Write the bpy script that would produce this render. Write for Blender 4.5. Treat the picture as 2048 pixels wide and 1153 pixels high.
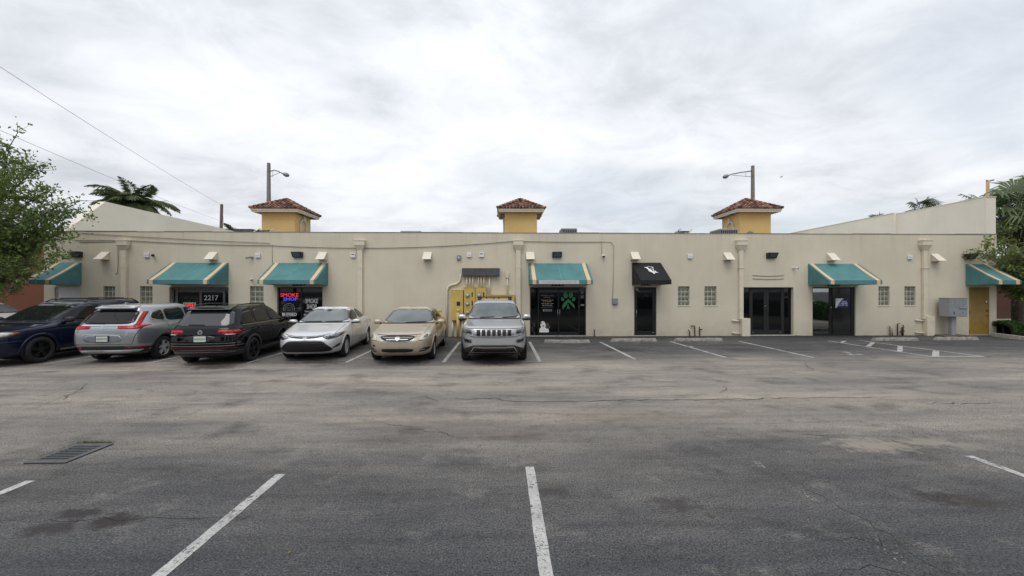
import bpy, bmesh, math, random
import numpy as np
from math import radians, sin, cos, pi
from mathutils import Vector, Matrix
from mathutils.bvhtree import BVHTree
from mathutils.geometry import delaunay_2d_cdt

for o in list(bpy.data.objects):
    bpy.data.objects.remove(o)
SC = bpy.context.scene
COL = SC.collection
random.seed(7)
RNG = np.random.default_rng(7)

# ------------------------------------------------------------------ camera
F_PX, HOR, CAM_H, PSI = 796.4, 580.0, 2.02, radians(1.4)
cam_d = bpy.data.cameras.new('camera')
cam_d.sensor_width = 36.0
cam_d.lens = 14.0
cam_d.shift_y = (HOR - 576.5) / 2048.0
cam_d.clip_start = 0.05
cam_d.clip_end = 3000
cam = bpy.data.objects.new('camera', cam_d)
COL.objects.link(cam)
cam.location = (0, 0, CAM_H)
cam.rotation_euler = (pi / 2, 0, -PSI)
SC.camera = cam

# ------------------------------------------------------------------ sky, sun
SUN_EL, SUN_AZ = radians(58), radians(196)     # azimuth clockwise from +Y
world = bpy.data.worlds.new('World')
SC.world = world
world.use_nodes = True
wn, wl = world.node_tree.nodes, world.node_tree.links
wn.clear()

def wmath(op, a, b=None, c=None):
    n = wn.new('ShaderNodeMath'); n.operation = op
    for i, x in enumerate((a, b, c)):
        if x is None: continue
        if isinstance(x, (int, float)): n.inputs[i].default_value = x
        else: wl.new(x, n.inputs[i])
    return n.outputs[0]

tc = wn.new('ShaderNodeTexCoord')
sep = wn.new('ShaderNodeSeparateXYZ'); wl.new(tc.outputs['Generated'], sep.inputs[0])
zc = wmath('MAXIMUM', sep.outputs[2], 0.0)
den = wmath('ADD', zc, 0.16)
px_ = wmath('DIVIDE', sep.outputs[0], den)
py_ = wmath('DIVIDE', sep.outputs[1], den)
cmb = wn.new('ShaderNodeCombineXYZ')
wl.new(px_, cmb.inputs[0]); wl.new(py_, cmb.inputs[1])
mp = wn.new('ShaderNodeMapping'); wl.new(cmb.outputs[0], mp.inputs[0])
mp.inputs['Rotation'].default_value = (0, 0, radians(24))
mp.inputs['Scale'].default_value = (0.85, 1.0, 1.0)
mp.inputs['Location'].default_value = (3.1, 1.7, 0.4)

def wnoise(scale, detail, rough, dist, vec):
    n = wn.new('ShaderNodeTexNoise')
    n.inputs['Scale'].default_value = scale
    n.inputs['Detail'].default_value = detail
    n.inputs['Roughness'].default_value = rough
    n.inputs['Distortion'].default_value = dist
    wl.new(vec, n.inputs['Vector'])
    return n.outputs['Fac']

def wramp(fac, stops):
    r = wn.new('ShaderNodeValToRGB')
    els = r.color_ramp.elements
    while len(els) < len(stops): els.new(0.5)
    for e, (p, c) in zip(els, stops):
        e.position = p; e.color = (*c, 1)
    wl.new(fac, r.inputs[0])
    return r.outputs[0]

n_big = wnoise(0.85, 9, 0.56, 0.35, mp.outputs[0])
n_wisp = wnoise(2.9, 8, 0.60, 0.6, mp.outputs[0])
n_gap = wnoise(0.55, 5, 0.5, 0.6, mp.outputs[0])
mix_n = wmath('ADD', wmath('MULTIPLY', n_big, 0.66), wmath('MULTIPLY', n_wisp, 0.34))
cloud_col = wramp(mix_n, [(0.33, (0.52, 0.55, 0.60)), (0.42, (0.63, 0.66, 0.71)), (0.50, (0.77, 0.80, 0.845)), (0.60, (0.90, 0.925, 0.965))])
# pale blue veil where the cloud thins
sky = wn.new('ShaderNodeTexSky')
sky.sky_type = 'NISHITA'
sky.sun_disc = False
sky.sun_elevation = SUN_EL
sky.sun_rotation = SUN_AZ
sk = wn.new('ShaderNodeMix'); sk.data_type = 'RGBA'; sk.blend_type = 'MULTIPLY'
sk.inputs['Factor'].default_value = 1.0
wl.new(sky.outputs[0], sk.inputs['A']); sk.inputs['B'].default_value = (0.10, 0.10, 0.10, 1)
veil = wn.new('ShaderNodeMix'); veil.data_type = 'RGBA'
veil.inputs['Factor'].default_value = 0.62
wl.new(sk.outputs['Result'], veil.inputs['A']); veil.inputs['B'].default_value = (0.80, 0.84, 0.89, 1)
gap = wramp(n_gap, [(0.50, (0, 0, 0)), (0.66, (0.6, 0.6, 0.6))])
mixc = wn.new('ShaderNodeMix'); mixc.data_type = 'RGBA'
wl.new(gap, mixc.inputs['Factor']); wl.new(cloud_col, mixc.inputs['A']); wl.new(veil.outputs['Result'], mixc.inputs['B'])
# an overcast dome is brighter overhead than at the horizon
gain = wmath('ADD', 0.93, wmath('MULTIPLY', zc, 0.42))
gm = wn.new('ShaderNodeVectorMath'); gm.operation = 'SCALE'
wl.new(mixc.outputs['Result'], gm.inputs[0]); wl.new(gain, gm.inputs['Scale'])
bg = wn.new('ShaderNodeBackground'); bg.inputs['Strength'].default_value = 1.0
wl.new(gm.outputs[0], bg.inputs['Color'])
wo = wn.new('ShaderNodeOutputWorld'); wl.new(bg.outputs[0], wo.inputs['Surface'])

sun_d = bpy.data.lights.new('sun', 'SUN')
sun_d.energy = 1.1
sun_d.angle = radians(35)
sun_d.color = (1.0, 0.965, 0.91)
sun = bpy.data.objects.new('sun', sun_d)
COL.objects.link(sun)
sdir = Vector((sin(SUN_AZ) * cos(SUN_EL), cos(SUN_AZ) * cos(SUN_EL), sin(SUN_EL)))
sun.rotation_euler = sdir.to_track_quat('Z', 'Y').to_euler()
sun.location = sdir * 60

SC.view_settings.view_transform = 'Standard'
SC.view_settings.look = 'None'
SC.view_settings.exposure = 0.09
SC.view_settings.gamma = 1.0
SC.view_settings.use_curve_mapping = False
SC.render.resolution_x, SC.render.resolution_y = 1024, 576

# ------------------------------------------------------------------ pixel helpers (photo is 2048 wide)
CP, SP = cos(PSI), sin(PSI)
def ray(u, v):
    tx, tz = (u - 1024.0) / F_PX, (HOR - v) / F_PX
    return CP * tx + SP, CP - tx * SP, tz
def W(u, v, y):
    dx, dy, dz = ray(u, v); t = y / dy
    return dx * t, CAM_H + dz * t
def WX(u, y): return W(u, HOR, y)[0]
def WZ(u, v, y): return W(u, v, y)[1]
def G(u, v, z=0.0):
    dx, dy, dz = ray(u, v); t = (z - CAM_H) / dz
    return dx * t, dy * t
D = 17.2                                       # facade plane

# ------------------------------------------------------------------ materials
MATS = {}
class NT:
    def __init__(s, name):
        s.m = bpy.data.materials.new(name); s.m.use_nodes = True
        s.n, s.l = s.m.node_tree.nodes, s.m.node_tree.links
        s.b = s.n['Principled BSDF']
        g = s.n.new('ShaderNodeNewGeometry'); s.pos = g.outputs['Position']; s.g = g
    def set(s, k, v):
        if isinstance(v, (int, float)): s.b.inputs[k].default_value = v
        elif isinstance(v, tuple): s.b.inputs[k].default_value = (*v, 1) if len(v) == 3 else v
        else: s.l.new(v, s.b.inputs[k])
    def noise(s, scale, detail=4, rough=.55, vec=None, sc=None, dist=0.0):
        n = s.n.new('ShaderNodeTexNoise')
        n.inputs['Scale'].default_value = scale; n.inputs['Detail'].default_value = detail
        n.inputs['Roughness'].default_value = rough; n.inputs['Distortion'].default_value = dist
        v = vec or s.pos
        if sc:
            m = s.n.new('ShaderNodeMapping'); m.inputs['Scale'].default_value = sc
            s.l.new(v, m.inputs[0]); v = m.outputs[0]
        s.l.new(v, n.inputs['Vector'])
        return n.outputs['Fac']
    def ramp(s, fac, stops):
        r = s.n.new('ShaderNodeValToRGB'); e = r.color_ramp.elements
        while len(e) < len(stops): e.new(.5)
        for q, (p, c) in zip(e, stops):
            q.position = p
            q.color = (c, c, c, 1) if isinstance(c, (int, float)) else (*c, 1)
        s.l.new(fac, r.inputs[0]); return r.outputs[0]
    def math(s, op, a, b=None, c=None, clamp=False):
        n = s.n.new('ShaderNodeMath'); n.operation = op; n.use_clamp = clamp
        for i, x in enumerate((a, b, c)):
            if x is None: continue
            if isinstance(x, (int, float)): n.inputs[i].default_value = x
            else: s.l.new(x, n.inputs[i])
        return n.outputs[0]
    def mix(s, fac, a, b, mode='MIX'):
        n = s.n.new('ShaderNodeMix'); n.data_type = 'RGBA'; n.blend_type = mode
        for k, x in (('Factor', fac), ('A', a), ('B', b)):
            if isinstance(x, (int, float)): n.inputs[k].default_value = x
            elif isinstance(x, tuple): n.inputs[k].default_value = (*x, 1)
            else: s.l.new(x, n.inputs[k])
        return n.outputs['Result']
    def sep(s):
        n = s.n.new('ShaderNodeSeparateXYZ'); s.l.new(s.pos, n.inputs[0]); return n.outputs
    def bump(s, h, strength=.3, dist=.02):
        n = s.n.new('ShaderNodeBump'); n.inputs['Strength'].default_value = strength
        n.inputs['Distance'].default_value = dist
        s.l.new(h, n.inputs['Height']); s.l.new(n.outputs[0], s.b.inputs['Normal'])

def M(name, col, rough=.6, metal=0., var=.12, scale=6., bump=0., bscale=60., coat=0., spec=.5, emit=None, es=1., fine=None):
    if name in MATS: return MATS[name]
    t = NT(name)
    if var > 0:
        f = t.noise(scale, 5, .6)
        lo = tuple(c * (1 - var) for c in col); hi = tuple(min(1, c * (1 + var)) for c in col)
        c = t.ramp(f, [(.3, lo), (.7, hi)])
        t.set('Base Color', c)
        r = t.ramp(f, [(.3, min(1, rough * 1.12)), (.7, rough * .88)])
        t.set('Roughness', r)
    else:
        t.set('Base Color', col); t.set('Roughness', rough)
    t.set('Metallic', metal); t.set('Specular IOR Level', spec)
    if coat: t.set('Coat Weight', coat); t.set('Coat Roughness', .04)
    if bump: t.bump(t.noise(bscale, 3, .6), bump, .01)
    if emit: t.set('Emission Color', emit); t.set('Emission Strength', es)
    MATS[name] = t.m
    return t.m

def stucco(name, col, soil=.5):
    """painted block wall: soft blotches, vertical weather streaks, splash soil at the foot, faint block joints"""
    t = NT(name)
    x, y, z = t.sep()
    blot = t.noise(.55, 6, .6)
    c = t.mix(t.ramp(blot, [(.3, 0.), (.72, 1.)]), tuple(q * .91 for q in col), tuple(min(1, q * 1.05) for q in col))
    streak = t.noise(1.0, 5, .65, sc=(3.2, 3.2, .16))
    c = t.mix(t.ramp(streak, [(.52, 0.), (.8, .34 * soil)]), c, tuple(q * .62 for q in col))
    tz = t.n.new('ShaderNodeMapRange'); tz.inputs['From Min'].default_value = 3.4; tz.inputs['From Max'].default_value = 4.5
    t.l.new(z, tz.inputs['Value'])
    run = t.math('MULTIPLY', tz.outputs[0], t.ramp(t.noise(1.0, 6, .7, sc=(5.5, 5.5, .10)), [(.50, 0.), (.70, .45)]))
    run = t.math('MULTIPLY', run, t.math('LESS_THAN', z, 4.6))
    c = t.mix(t.math('MULTIPLY', run, soil * .8), c, (.20, .18, .15))
    patch = t.ramp(t.noise(.42, 3, .4, dist=.8), [(.585, 0.), (.60, .16)])
    c = t.mix(patch, c, tuple(min(1, q * 1.16) for q in col))
    rz = t.n.new('ShaderNodeMapRange'); rz.inputs['From Min'].default_value = .75; rz.inputs['From Max'].default_value = .0
    t.l.new(z, rz.inputs['Value'])
    foot = t.math('MULTIPLY', rz.outputs[0], t.ramp(t.noise(2.6, 5, .7), [(.3, .1), (.75, .8)]))
    c = t.mix(t.math('MULTIPLY', foot, soil), c, (.16, .14, .11))
    br = t.n.new('ShaderNodeTexBrick')
    br.inputs['Scale'].default_value = 1.0; br.inputs['Brick Width'].default_value = .40; br.inputs['Row Height'].default_value = .20
    br.inputs['Mortar Size'].default_value = .006; br.inputs['Mortar Smooth'].default_value = 1.0
    cv = t.n.new('ShaderNodeCombineXYZ')
    t.l.new(t.math('ADD', x, y), cv.inputs[0]); t.l.new(z, cv.inputs[1]); t.l.new(cv.outputs[0], br.inputs['Vector'])
    c = t.mix(t.math('MULTIPLY', br.outputs['Fac'], .10), c, tuple(q * .6 for q in col))
    t.set('Base Color', c); t.set('Roughness', .86); t.set('Specular IOR Level', .25)
    h = t.math('SUBTRACT', t.math('MULTIPLY', t.noise(55, 4, .65), .5), t.math('MULTIPLY', br.outputs['Fac'], .35))
    t.bump(h, .35, .012)
    MATS[name] = t.m
    return t.m

def car_paint(name, col, metal=.55, rough=.32, dirt=0., coat=1., spec=.5):
    t = NT(name)
    fl = t.noise(900, 2, .5)
    c = t.mix(t.ramp(fl, [(.35, 0.), (.65, 1.)]), tuple(q * .88 for q in col), tuple(min(1, q * 1.12) for q in col))
    if dirt:
        d = t.ramp(t.noise(2.4, 5, .62), [(.44, 0.), (.66, dirt)])
        c = t.mix(d, c, (.50, .40, .33))
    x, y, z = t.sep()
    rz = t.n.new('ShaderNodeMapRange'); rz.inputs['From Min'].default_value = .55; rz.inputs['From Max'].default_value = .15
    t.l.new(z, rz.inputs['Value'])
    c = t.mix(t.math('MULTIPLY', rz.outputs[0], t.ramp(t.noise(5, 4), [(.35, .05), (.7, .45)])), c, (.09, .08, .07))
    t.set('Base Color', c); t.set('Metallic', metal); t.set('Roughness', rough)
    t.set('Coat Weight', coat); t.set('Coat Roughness', .035); t.set('Specular IOR Level', spec)
    MATS[name] = t.m
    return t.m

# ------------------------------------------------------------------ mesh helpers
class MB:
    def __init__(s): s.v, s.f = [], []
    def add(s, vs, fs):
        b = len(s.v); s.v += [tuple(p) for p in vs]; s.f += [tuple(i + b for i in f) for f in fs]; return s
    def box(s, x0, x1, y0, y1, z0, z1):
        return s.add([(x0, y0, z0), (x1, y0, z0), (x1, y1, z0), (x0, y1, z0), (x0, y0, z1), (x1, y0, z1), (x1, y1, z1), (x0, y1, z1)],
                     [(0, 3, 2, 1), (4, 5, 6, 7), (0, 1, 5, 4), (1, 2, 6, 5), (2, 3, 7, 6), (3, 0, 4, 7)])
    def bbox(s, x0, x1, y0, y1, z0, z1, b=.01):
        """box with chamfered edges"""
        m = bmesh.new(); bmesh.ops.create_cube(m, size=1)
        for v in m.verts:
            v.co = ((x0 + x1) / 2 + v.co.x * (x1 - x0), (y0 + y1) / 2 + v.co.y * (y1 - y0), (z0 + z1) / 2 + v.co.z * (z1 - z0))
        bmesh.ops.bevel(m, geom=m.edges[:], offset=b, segments=2, affect='EDGES', profile=.5)
        m.verts.index_update()
        s.add([v.co[:] for v in m.verts], [[v.index for v in f.verts] for f in m.faces]); m.free(); return s
    def quad(s, a, b, c, d): return s.add([a, b, c, d], [(0, 1, 2, 3)])
    def prism(s, poly, axis, a0, a1):
        """extrude a 2-D polygon along axis 'x','y','z'"""
        n = len(poly)
        def P(p, a): return {'x': (a, p[0], p[1]), 'y': (p[0], a, p[1]), 'z': (p[0], p[1], a)}[axis]
        vs = [P(p, a0) for p in poly] + [P(p, a1) for p in poly]
        fs = [tuple(range(n - 1, -1, -1)), tuple(range(n, 2 * n))] + [(i, (i + 1) % n, n + (i + 1) % n, n + i) for i in range(n)]
        return s.add(vs, fs)
    def tube(s, pts, r, n=8, r1=None, caps=True):
        pts = [Vector(p) for p in pts]; k = len(pts)
        rs = r if isinstance(r, (list, tuple)) else [r + ((r1 if r1 is not None else r) - r) * i / max(1, k - 1) for i in range(k)]
        vs, fs = [], []
        prev = None
        for i, p in enumerate(pts):
            d = (pts[min(i + 1, k - 1)] - pts[max(i - 1, 0)])
            if d.length < 1e-9: d = Vector((0, 0, 1))
            d.normalize()
            if prev is None:
                a = d.orthogonal().normalized()
            else:
                a = prev - d * prev.dot(d)
                a = a.normalized() if a.length > 1e-6 else d.orthogonal().normalized()
            prev = a; b = d.cross(a)
            for j in range(n):
                t = 2 * pi * j / n
                vs.append(p + (a * cos(t) + b * sin(t)) * rs[i])
        for i in range(k - 1):
            for j in range(n):
                fs.append((i * n + j, i * n + (j + 1) % n, (i + 1) * n + (j + 1) % n, (i + 1) * n + j))
        if caps:
            fs.append(tuple(range(n - 1, -1, -1))); fs.append(tuple((k - 1) * n + j for j in range(n)))
        return s.add(vs, fs)
    def lathe(s, prof, axis='z', n=24, c=(0, 0, 0)):
        vs, fs = [], []
        k = len(prof)
        for r, h in prof:
            for j in range(n):
                t = 2 * pi * j / n
                a, b = r * cos(t), r * sin(t)
                q = {'z': (a, b, h), 'y': (b, h, a), 'x': (h, a, b)}[axis]
                vs.append((q[0] + c[0], q[1] + c[1], q[2] + c[2]))
        for i in range(k - 1):
            for j in range(n):
                fs.append((i * n + j, i * n + (j + 1) % n, (i + 1) * n + (j + 1) % n, (i + 1) * n + j))
        fs.append(tuple(range(n - 1, -1, -1))); fs.append(tuple((k - 1) * n + j for j in range(n)))
        return s.add(vs, fs)
    def ellipsoid(s, c, r, n=14, m=8, p=1.0):
        vs, fs = [], []
        def sp(x): return math.copysign(abs(x) ** p, x)
        for i in range(m + 1):
            a = -pi / 2 + pi * i / m
            for j in range(n):
                t = 2 * pi * j / n
                vs.append((c[0] + r[0] * sp(cos(a)) * sp(cos(t)), c[1] + r[1] * sp(cos(a)) * sp(sin(t)), c[2] + r[2] * sp(sin(a))))
        for i in range(m):
            for j in range(n):
                fs.append((i * n + j, i * n + (j + 1) % n, (i + 1) * n + (j + 1) % n, (i + 1) * n + j))
        return s.add(vs, fs)
    def build(s, name, mat, parent=None, smooth=False, loc=None, rot=None):
        me = bpy.data.meshes.new(name)
        me.from_pydata(s.v, [], s.f); me.validate(); me.update()
        return link(name, me, mat, parent, smooth, loc, rot)

def link(name, me, mat, parent=None, smooth=False, loc=None, rot=None):
    if mat is not None and not me.materials: me.materials.append(mat)
    if smooth: me.polygons.foreach_set('use_smooth', [True] * len(me.polygons))
    o = bpy.data.objects.new(name, me); COL.objects.link(o)
    if parent is not None: o.parent = parent
    if loc is not None: o.location = loc
    if rot is not None: o.rotation_euler = rot
    return o

def fixn(o):
    m = bmesh.new(); m.from_mesh(o.data); bmesh.ops.recalc_face_normals(m, faces=m.faces[:]); m.to_mesh(o.data); m.free()
    return o

def tag(o, label=None, cat=None, group=None, kind=None):
    if label: o['label'] = label
    if cat: o['category'] = cat
    if group: o['group'] = group
    if kind: o['kind'] = kind
    return o

def thing(name, label, cat, loc=(0, 0, 0), rz=0., group=None):
    o = bpy.data.objects.new(name, None); COL.objects.link(o)
    o.location = loc; o.rotation_euler = (0, 0, rz); o.empty_display_size = .2
    return tag(o, label, cat, group)

def text(name, s, mat, parent, x, y, z, w=None, h=None, bold=0., depth=.004, rot=(pi / 2, 0, 0), center=True):
    """flat lettering; x,z centre of the word on a surface facing -Y unless rot says otherwise"""
    cu = bpy.data.curves.new('lettering', 'FONT'); cu.body = s; cu.extrude = depth; cu.offset = bold; cu.resolution_u = 3
    cu.align_x = 'LEFT'
    ob = bpy.data.objects.new('lettering', cu); COL.objects.link(ob)
    me = bpy.data.meshes.new_from_object(ob)
    bpy.data.objects.remove(ob)
    co = np.empty(len(me.vertices) * 3); me.vertices.foreach_get('co', co); co = co.reshape(-1, 3)
    lo, hi = co.min(0), co.max(0); d = hi - lo
    sx = sy = 1.
    if h: sy = h / d[1]; sx = sy
    if w:
        sx = w / d[0]
        if not h: sy = sx
    co[:, 0] = (co[:, 0] - (lo[0] + hi[0]) / 2) * sx; co[:, 1] = (co[:, 1] - (lo[1] + hi[1]) / 2) * sy
    me.vertices.foreach_set('co', co.ravel()); me.update()
    me.materials.clear()
    return link(name, me, mat, parent, loc=(x, y, z), rot=rot)

# ------------------------------------------------------------------ ground
def asphalt_mat():
    t = NT('asphalt')
    x, y, z = t.sep()
    warp = t.math('MULTIPLY', t.math('SUBTRACT', t.noise(.35, 5, .6), .5), 3.2)
    yw = t.math('ADD', y, warp)
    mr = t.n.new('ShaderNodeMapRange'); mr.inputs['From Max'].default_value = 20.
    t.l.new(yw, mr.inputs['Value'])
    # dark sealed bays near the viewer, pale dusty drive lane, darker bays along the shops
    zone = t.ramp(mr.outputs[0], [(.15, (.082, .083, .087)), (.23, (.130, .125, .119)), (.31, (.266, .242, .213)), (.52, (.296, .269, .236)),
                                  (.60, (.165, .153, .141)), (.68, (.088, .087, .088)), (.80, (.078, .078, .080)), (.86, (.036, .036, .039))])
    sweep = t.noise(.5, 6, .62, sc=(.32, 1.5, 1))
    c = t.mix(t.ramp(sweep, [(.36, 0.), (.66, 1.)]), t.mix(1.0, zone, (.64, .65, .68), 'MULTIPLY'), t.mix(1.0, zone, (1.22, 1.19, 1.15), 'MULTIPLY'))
    blot = t.noise(1.7, 6, .68)
    c = t.mix(t.ramp(blot, [(.40, .0), (.56, .0), (.74, .38)]), c, (.30, .28, .25))
    c = t.mix(t.ramp(t.noise(1.1, 5, .6, sc=(1, 1.3, 1)), [(.53, 0.), (.72, .6)]), c, (.036, .035, .036))
    spots = t.math('MULTIPLY', t.ramp(t.noise(5.5, 5, .72), [(.60, 0.), (.70, 1.)]), t.ramp(t.noise(.9, 3, .5), [(.45, 0.), (.62, .75)]))
    c = t.mix(spots, c, (.03, .028, .027))
    # aggregate
    agg = t.noise(58, 4, .85)
    c = t.mix(t.ramp(agg, [(.38, 1.), (.49, 0.)]), c, t.mix(1.0, c, (.18, .18, .19), 'MULTIPLY'))
    c = t.mix(t.ramp(agg, [(.51, 0.), (.62, 1.)]), c, t.mix(1.0, c, (1.75, 1.72, 1.68), 'MULTIPLY'))
    mid = t.noise(9, 5, .75)
    pits = t.noise(30, 4, .8)
    c = t.mix(t.ramp(pits, [(.34, .9), (.40, 0.)]), c, t.mix(1.0, c, (.3, .3, .3), 'MULTIPLY'))
    c = t.mix(t.ramp(mid, [(.34, .55), (.48, 0.)]), c, t.mix(1.0, c, (.55, .55, .56), 'MULTIPLY'))
    vor = t.n.new('ShaderNodeTexVoronoi'); vor.inputs['Scale'].default_value = 85
    t.l.new(t.pos, vor.inputs['Vector'])
    chip = t.math('MULTIPLY', t.ramp(vor.outputs['Color'], [(.70, 0.), (.95, .55)]), t.ramp(vor.outputs['Distance'], [(.25, 1.), (.5, 0.)]))
    c = t.mix(chip, c, (.30, .29, .28))
    fine = t.noise(2.4, 6, .66, sc=(.22, 1.5, 1), dist=.4)
    c = t.mix(t.ramp(fine, [(.36, .5), (.50, 0.)]), c, t.mix(1.0, c, (.58, .58, .6), 'MULTIPLY'))
    c = t.mix(t.ramp(fine, [(.54, 0.), (.72, .6)]), c, t.mix(1.0, c, (1.4, 1.38, 1.34), 'MULTIPLY'))
    STN = t.noise(6.5, 6, .72)
    # stains, some also deepening the shade under cars, each with its own place: (photo px, radius m, stretch x, colour, amount)
    for (u, v, r, sx, col, amt) in STAINS_AND_SHADE:
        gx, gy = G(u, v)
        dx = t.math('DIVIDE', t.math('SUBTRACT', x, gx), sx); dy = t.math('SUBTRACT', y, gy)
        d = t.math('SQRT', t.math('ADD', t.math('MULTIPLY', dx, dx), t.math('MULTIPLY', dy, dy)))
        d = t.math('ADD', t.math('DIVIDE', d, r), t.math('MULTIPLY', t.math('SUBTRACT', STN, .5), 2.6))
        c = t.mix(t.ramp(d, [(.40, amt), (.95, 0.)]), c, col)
    t.set('Base Color', c)
    t.set('Roughness', t.ramp(blot, [(.3, .80), (.7, .92)])); t.set('Specular IOR Level', .3)
    t.bump(t.math('ADD', t.math('MULTIPLY', agg, .6), t.math('MULTIPLY', vor.outputs['Distance'], .8)), .55, .008)
    return t.m

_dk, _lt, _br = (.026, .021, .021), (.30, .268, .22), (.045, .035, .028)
STAINS_AND_SHADE = [(1745, 890, .30, 2.2, _lt, .75), (1855, 884, .24, 1.9, _lt, .6), (1935, 892, .2, 2.2, _lt, .4), (1990, 848, .2, 2.6, _lt, .5),
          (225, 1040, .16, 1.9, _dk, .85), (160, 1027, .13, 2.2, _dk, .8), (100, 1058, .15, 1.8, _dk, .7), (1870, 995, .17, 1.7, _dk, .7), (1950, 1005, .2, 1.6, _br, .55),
          (1350, 1010, .2, 1.4, _dk, .55), (1100, 985, .12, 1.6, _dk, .5), (250, 722, .35, 2.2, _dk, .8), (430, 735, .4, 2.0, _dk, .75), (640, 725, .4, 2.4, _dk, .75), (805, 728, .4, 2.4, _dk, .75), (990, 728, .4, 2.4, _dk, .75),  # blots by the parked cars are oil, darkened to deepen the under-car shade
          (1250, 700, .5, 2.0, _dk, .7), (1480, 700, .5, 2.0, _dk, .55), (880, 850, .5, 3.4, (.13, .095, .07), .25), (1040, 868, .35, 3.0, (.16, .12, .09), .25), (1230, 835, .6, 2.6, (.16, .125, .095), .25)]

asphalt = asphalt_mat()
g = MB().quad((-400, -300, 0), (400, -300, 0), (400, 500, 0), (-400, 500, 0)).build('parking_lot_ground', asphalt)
tag(g, kind='structure', label='grey patched asphalt of the parking lot')
GROUND = g

# worn white paint: the wear lets the asphalt show
def paint_mat(name, wear):
    t = NT(name)
    c = t.mix(t.ramp(t.noise(3.5, 5, .7), [(.35, 0.), (.7, 1.)]), (.36, .355, .34), (.54, .53, .505))
    c = t.mix(t.ramp(t.noise(70, 3, .7), [(.36, .7), (.5, 0.)]), c, (.16, .16, .155))
    t.set('Base Color', c); t.set('Roughness', .75)
    w = t.math('ADD', t.math('MULTIPLY', t.noise(28, 5, .75), .6), t.math('MULTIPLY', t.noise(3.0, 4, .6), .4))
    t.set('Alpha', t.ramp(w, [(wear - .05, 0.), (wear + .03, 1.)]))
    t.m.blend_method = 'HASHED' if hasattr(t.m, 'blend_method') else t.m.blend_method
    return t.m
paint_new, paint_mid, paint_old = paint_mat('line_paint', .435), paint_mat('line_paint_worn', .45), paint_mat('line_paint_faded', .60)

def ground_strip(name, pts, w, mat, z=.004, jitter=0., label=None, we=None):
    mb = MB(); n = len(pts); vs = []
    for i, p in enumerate(pts):
        a = Vector(pts[max(i - 1, 0)]); b = Vector(pts[min(i + 1, n - 1)])
        d = (b - a); d = d.normalized() if d.length > 1e-6 else Vector((1, 0)); nn = Vector((-d.y, d.x))
        ww = w * (1 if we is None else we[i])
        j1, j2 = (random.uniform(-jitter, jitter) for _ in range(2))
        vs += [(p[0] + nn.x * (ww / 2 + j1), p[1] + nn.y * (ww / 2 + j1), z), (p[0] - nn.x * (ww / 2 + j2), p[1] - nn.y * (ww / 2 + j2), z)]
    mb.add(vs, [(2 * i, 2 * i + 1, 2 * i + 3, 2 * i + 2) for i in range(n - 1)])
    o = mb.build(name, mat, GROUND)
    if label: o['label'] = label
    return o

def sub(p, q, n): return [(p[0] + (q[0] - p[0]) * i / n, p[1] + (q[1] - p[1]) * i / n) for i in range(n + 1)]

for (x, ytop, m) in ((-7.7, 4.3, paint_new), (-4.98, 4.33, paint_new), (-2.42, 4.42, paint_new), (.312, 4.53, paint_new), (5.66, 4.70, paint_mid), (8.4, 4.7, paint_mid)):
    ground_strip('bay_line', sub((x, ytop), (x, -1.2), 60), .102, m, jitter=.0035)
ground_strip('bay_line', sub((2.97, 4.62), (2.99, -1.2), 60), .10, paint_old, jitter=.004, label='ghost of a worn-off bay line')
# bays along the shops
for x in (-12.44, -9.74, -7.04, -4.34, -1.64, 1.06):
    ground_strip('bay_line', sub((x, 15.4), (x, 11.15), 30), .10, paint_mid, jitter=.004)
for a, b in (((1201, 685), (1270, 719)), ((1340, 683.5), (1453, 716)), ((1478, 683), (1628, 716))):
    ground_strip('bay_line', sub(G(*a), G(*b), 30), .10, paint_mid, jitter=.004)
for a, b, w in (((1657, 682.4), (1865, 714.3), .10), ((1718, 681.4), (1969, 714), .10), ((1865, 714), (1966, 713.6), .10),
                ((1690, 682.6), (1682, 686), .11), ((1747, 685), (1736, 693.5), .12), ((1800, 693), (1800, 703.5), .13), ((1872, 702), (1871, 714), .15)):
    ground_strip('hatch_line', sub(G(*a), G(*b), 24), w, paint_mid, z=.004 + .0012 * random.random(), jitter=.005)
ground_strip('bay_line', sub(G(1856, 685), G(2060, 702), 24), .10, paint_old, jitter=.005)
for pts in ([(1686, 704.5), (1700, 706)], [(1698, 708), (1706, 711)], [(1711, 709.5), (1724, 709.5)], [(1372, 694), (1386, 693.5)]):
    ground_strip('faded_paint_mark', sub(G(*pts[0]), G(*pts[1]), 8), .12, paint_mid, jitter=.01)

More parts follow.
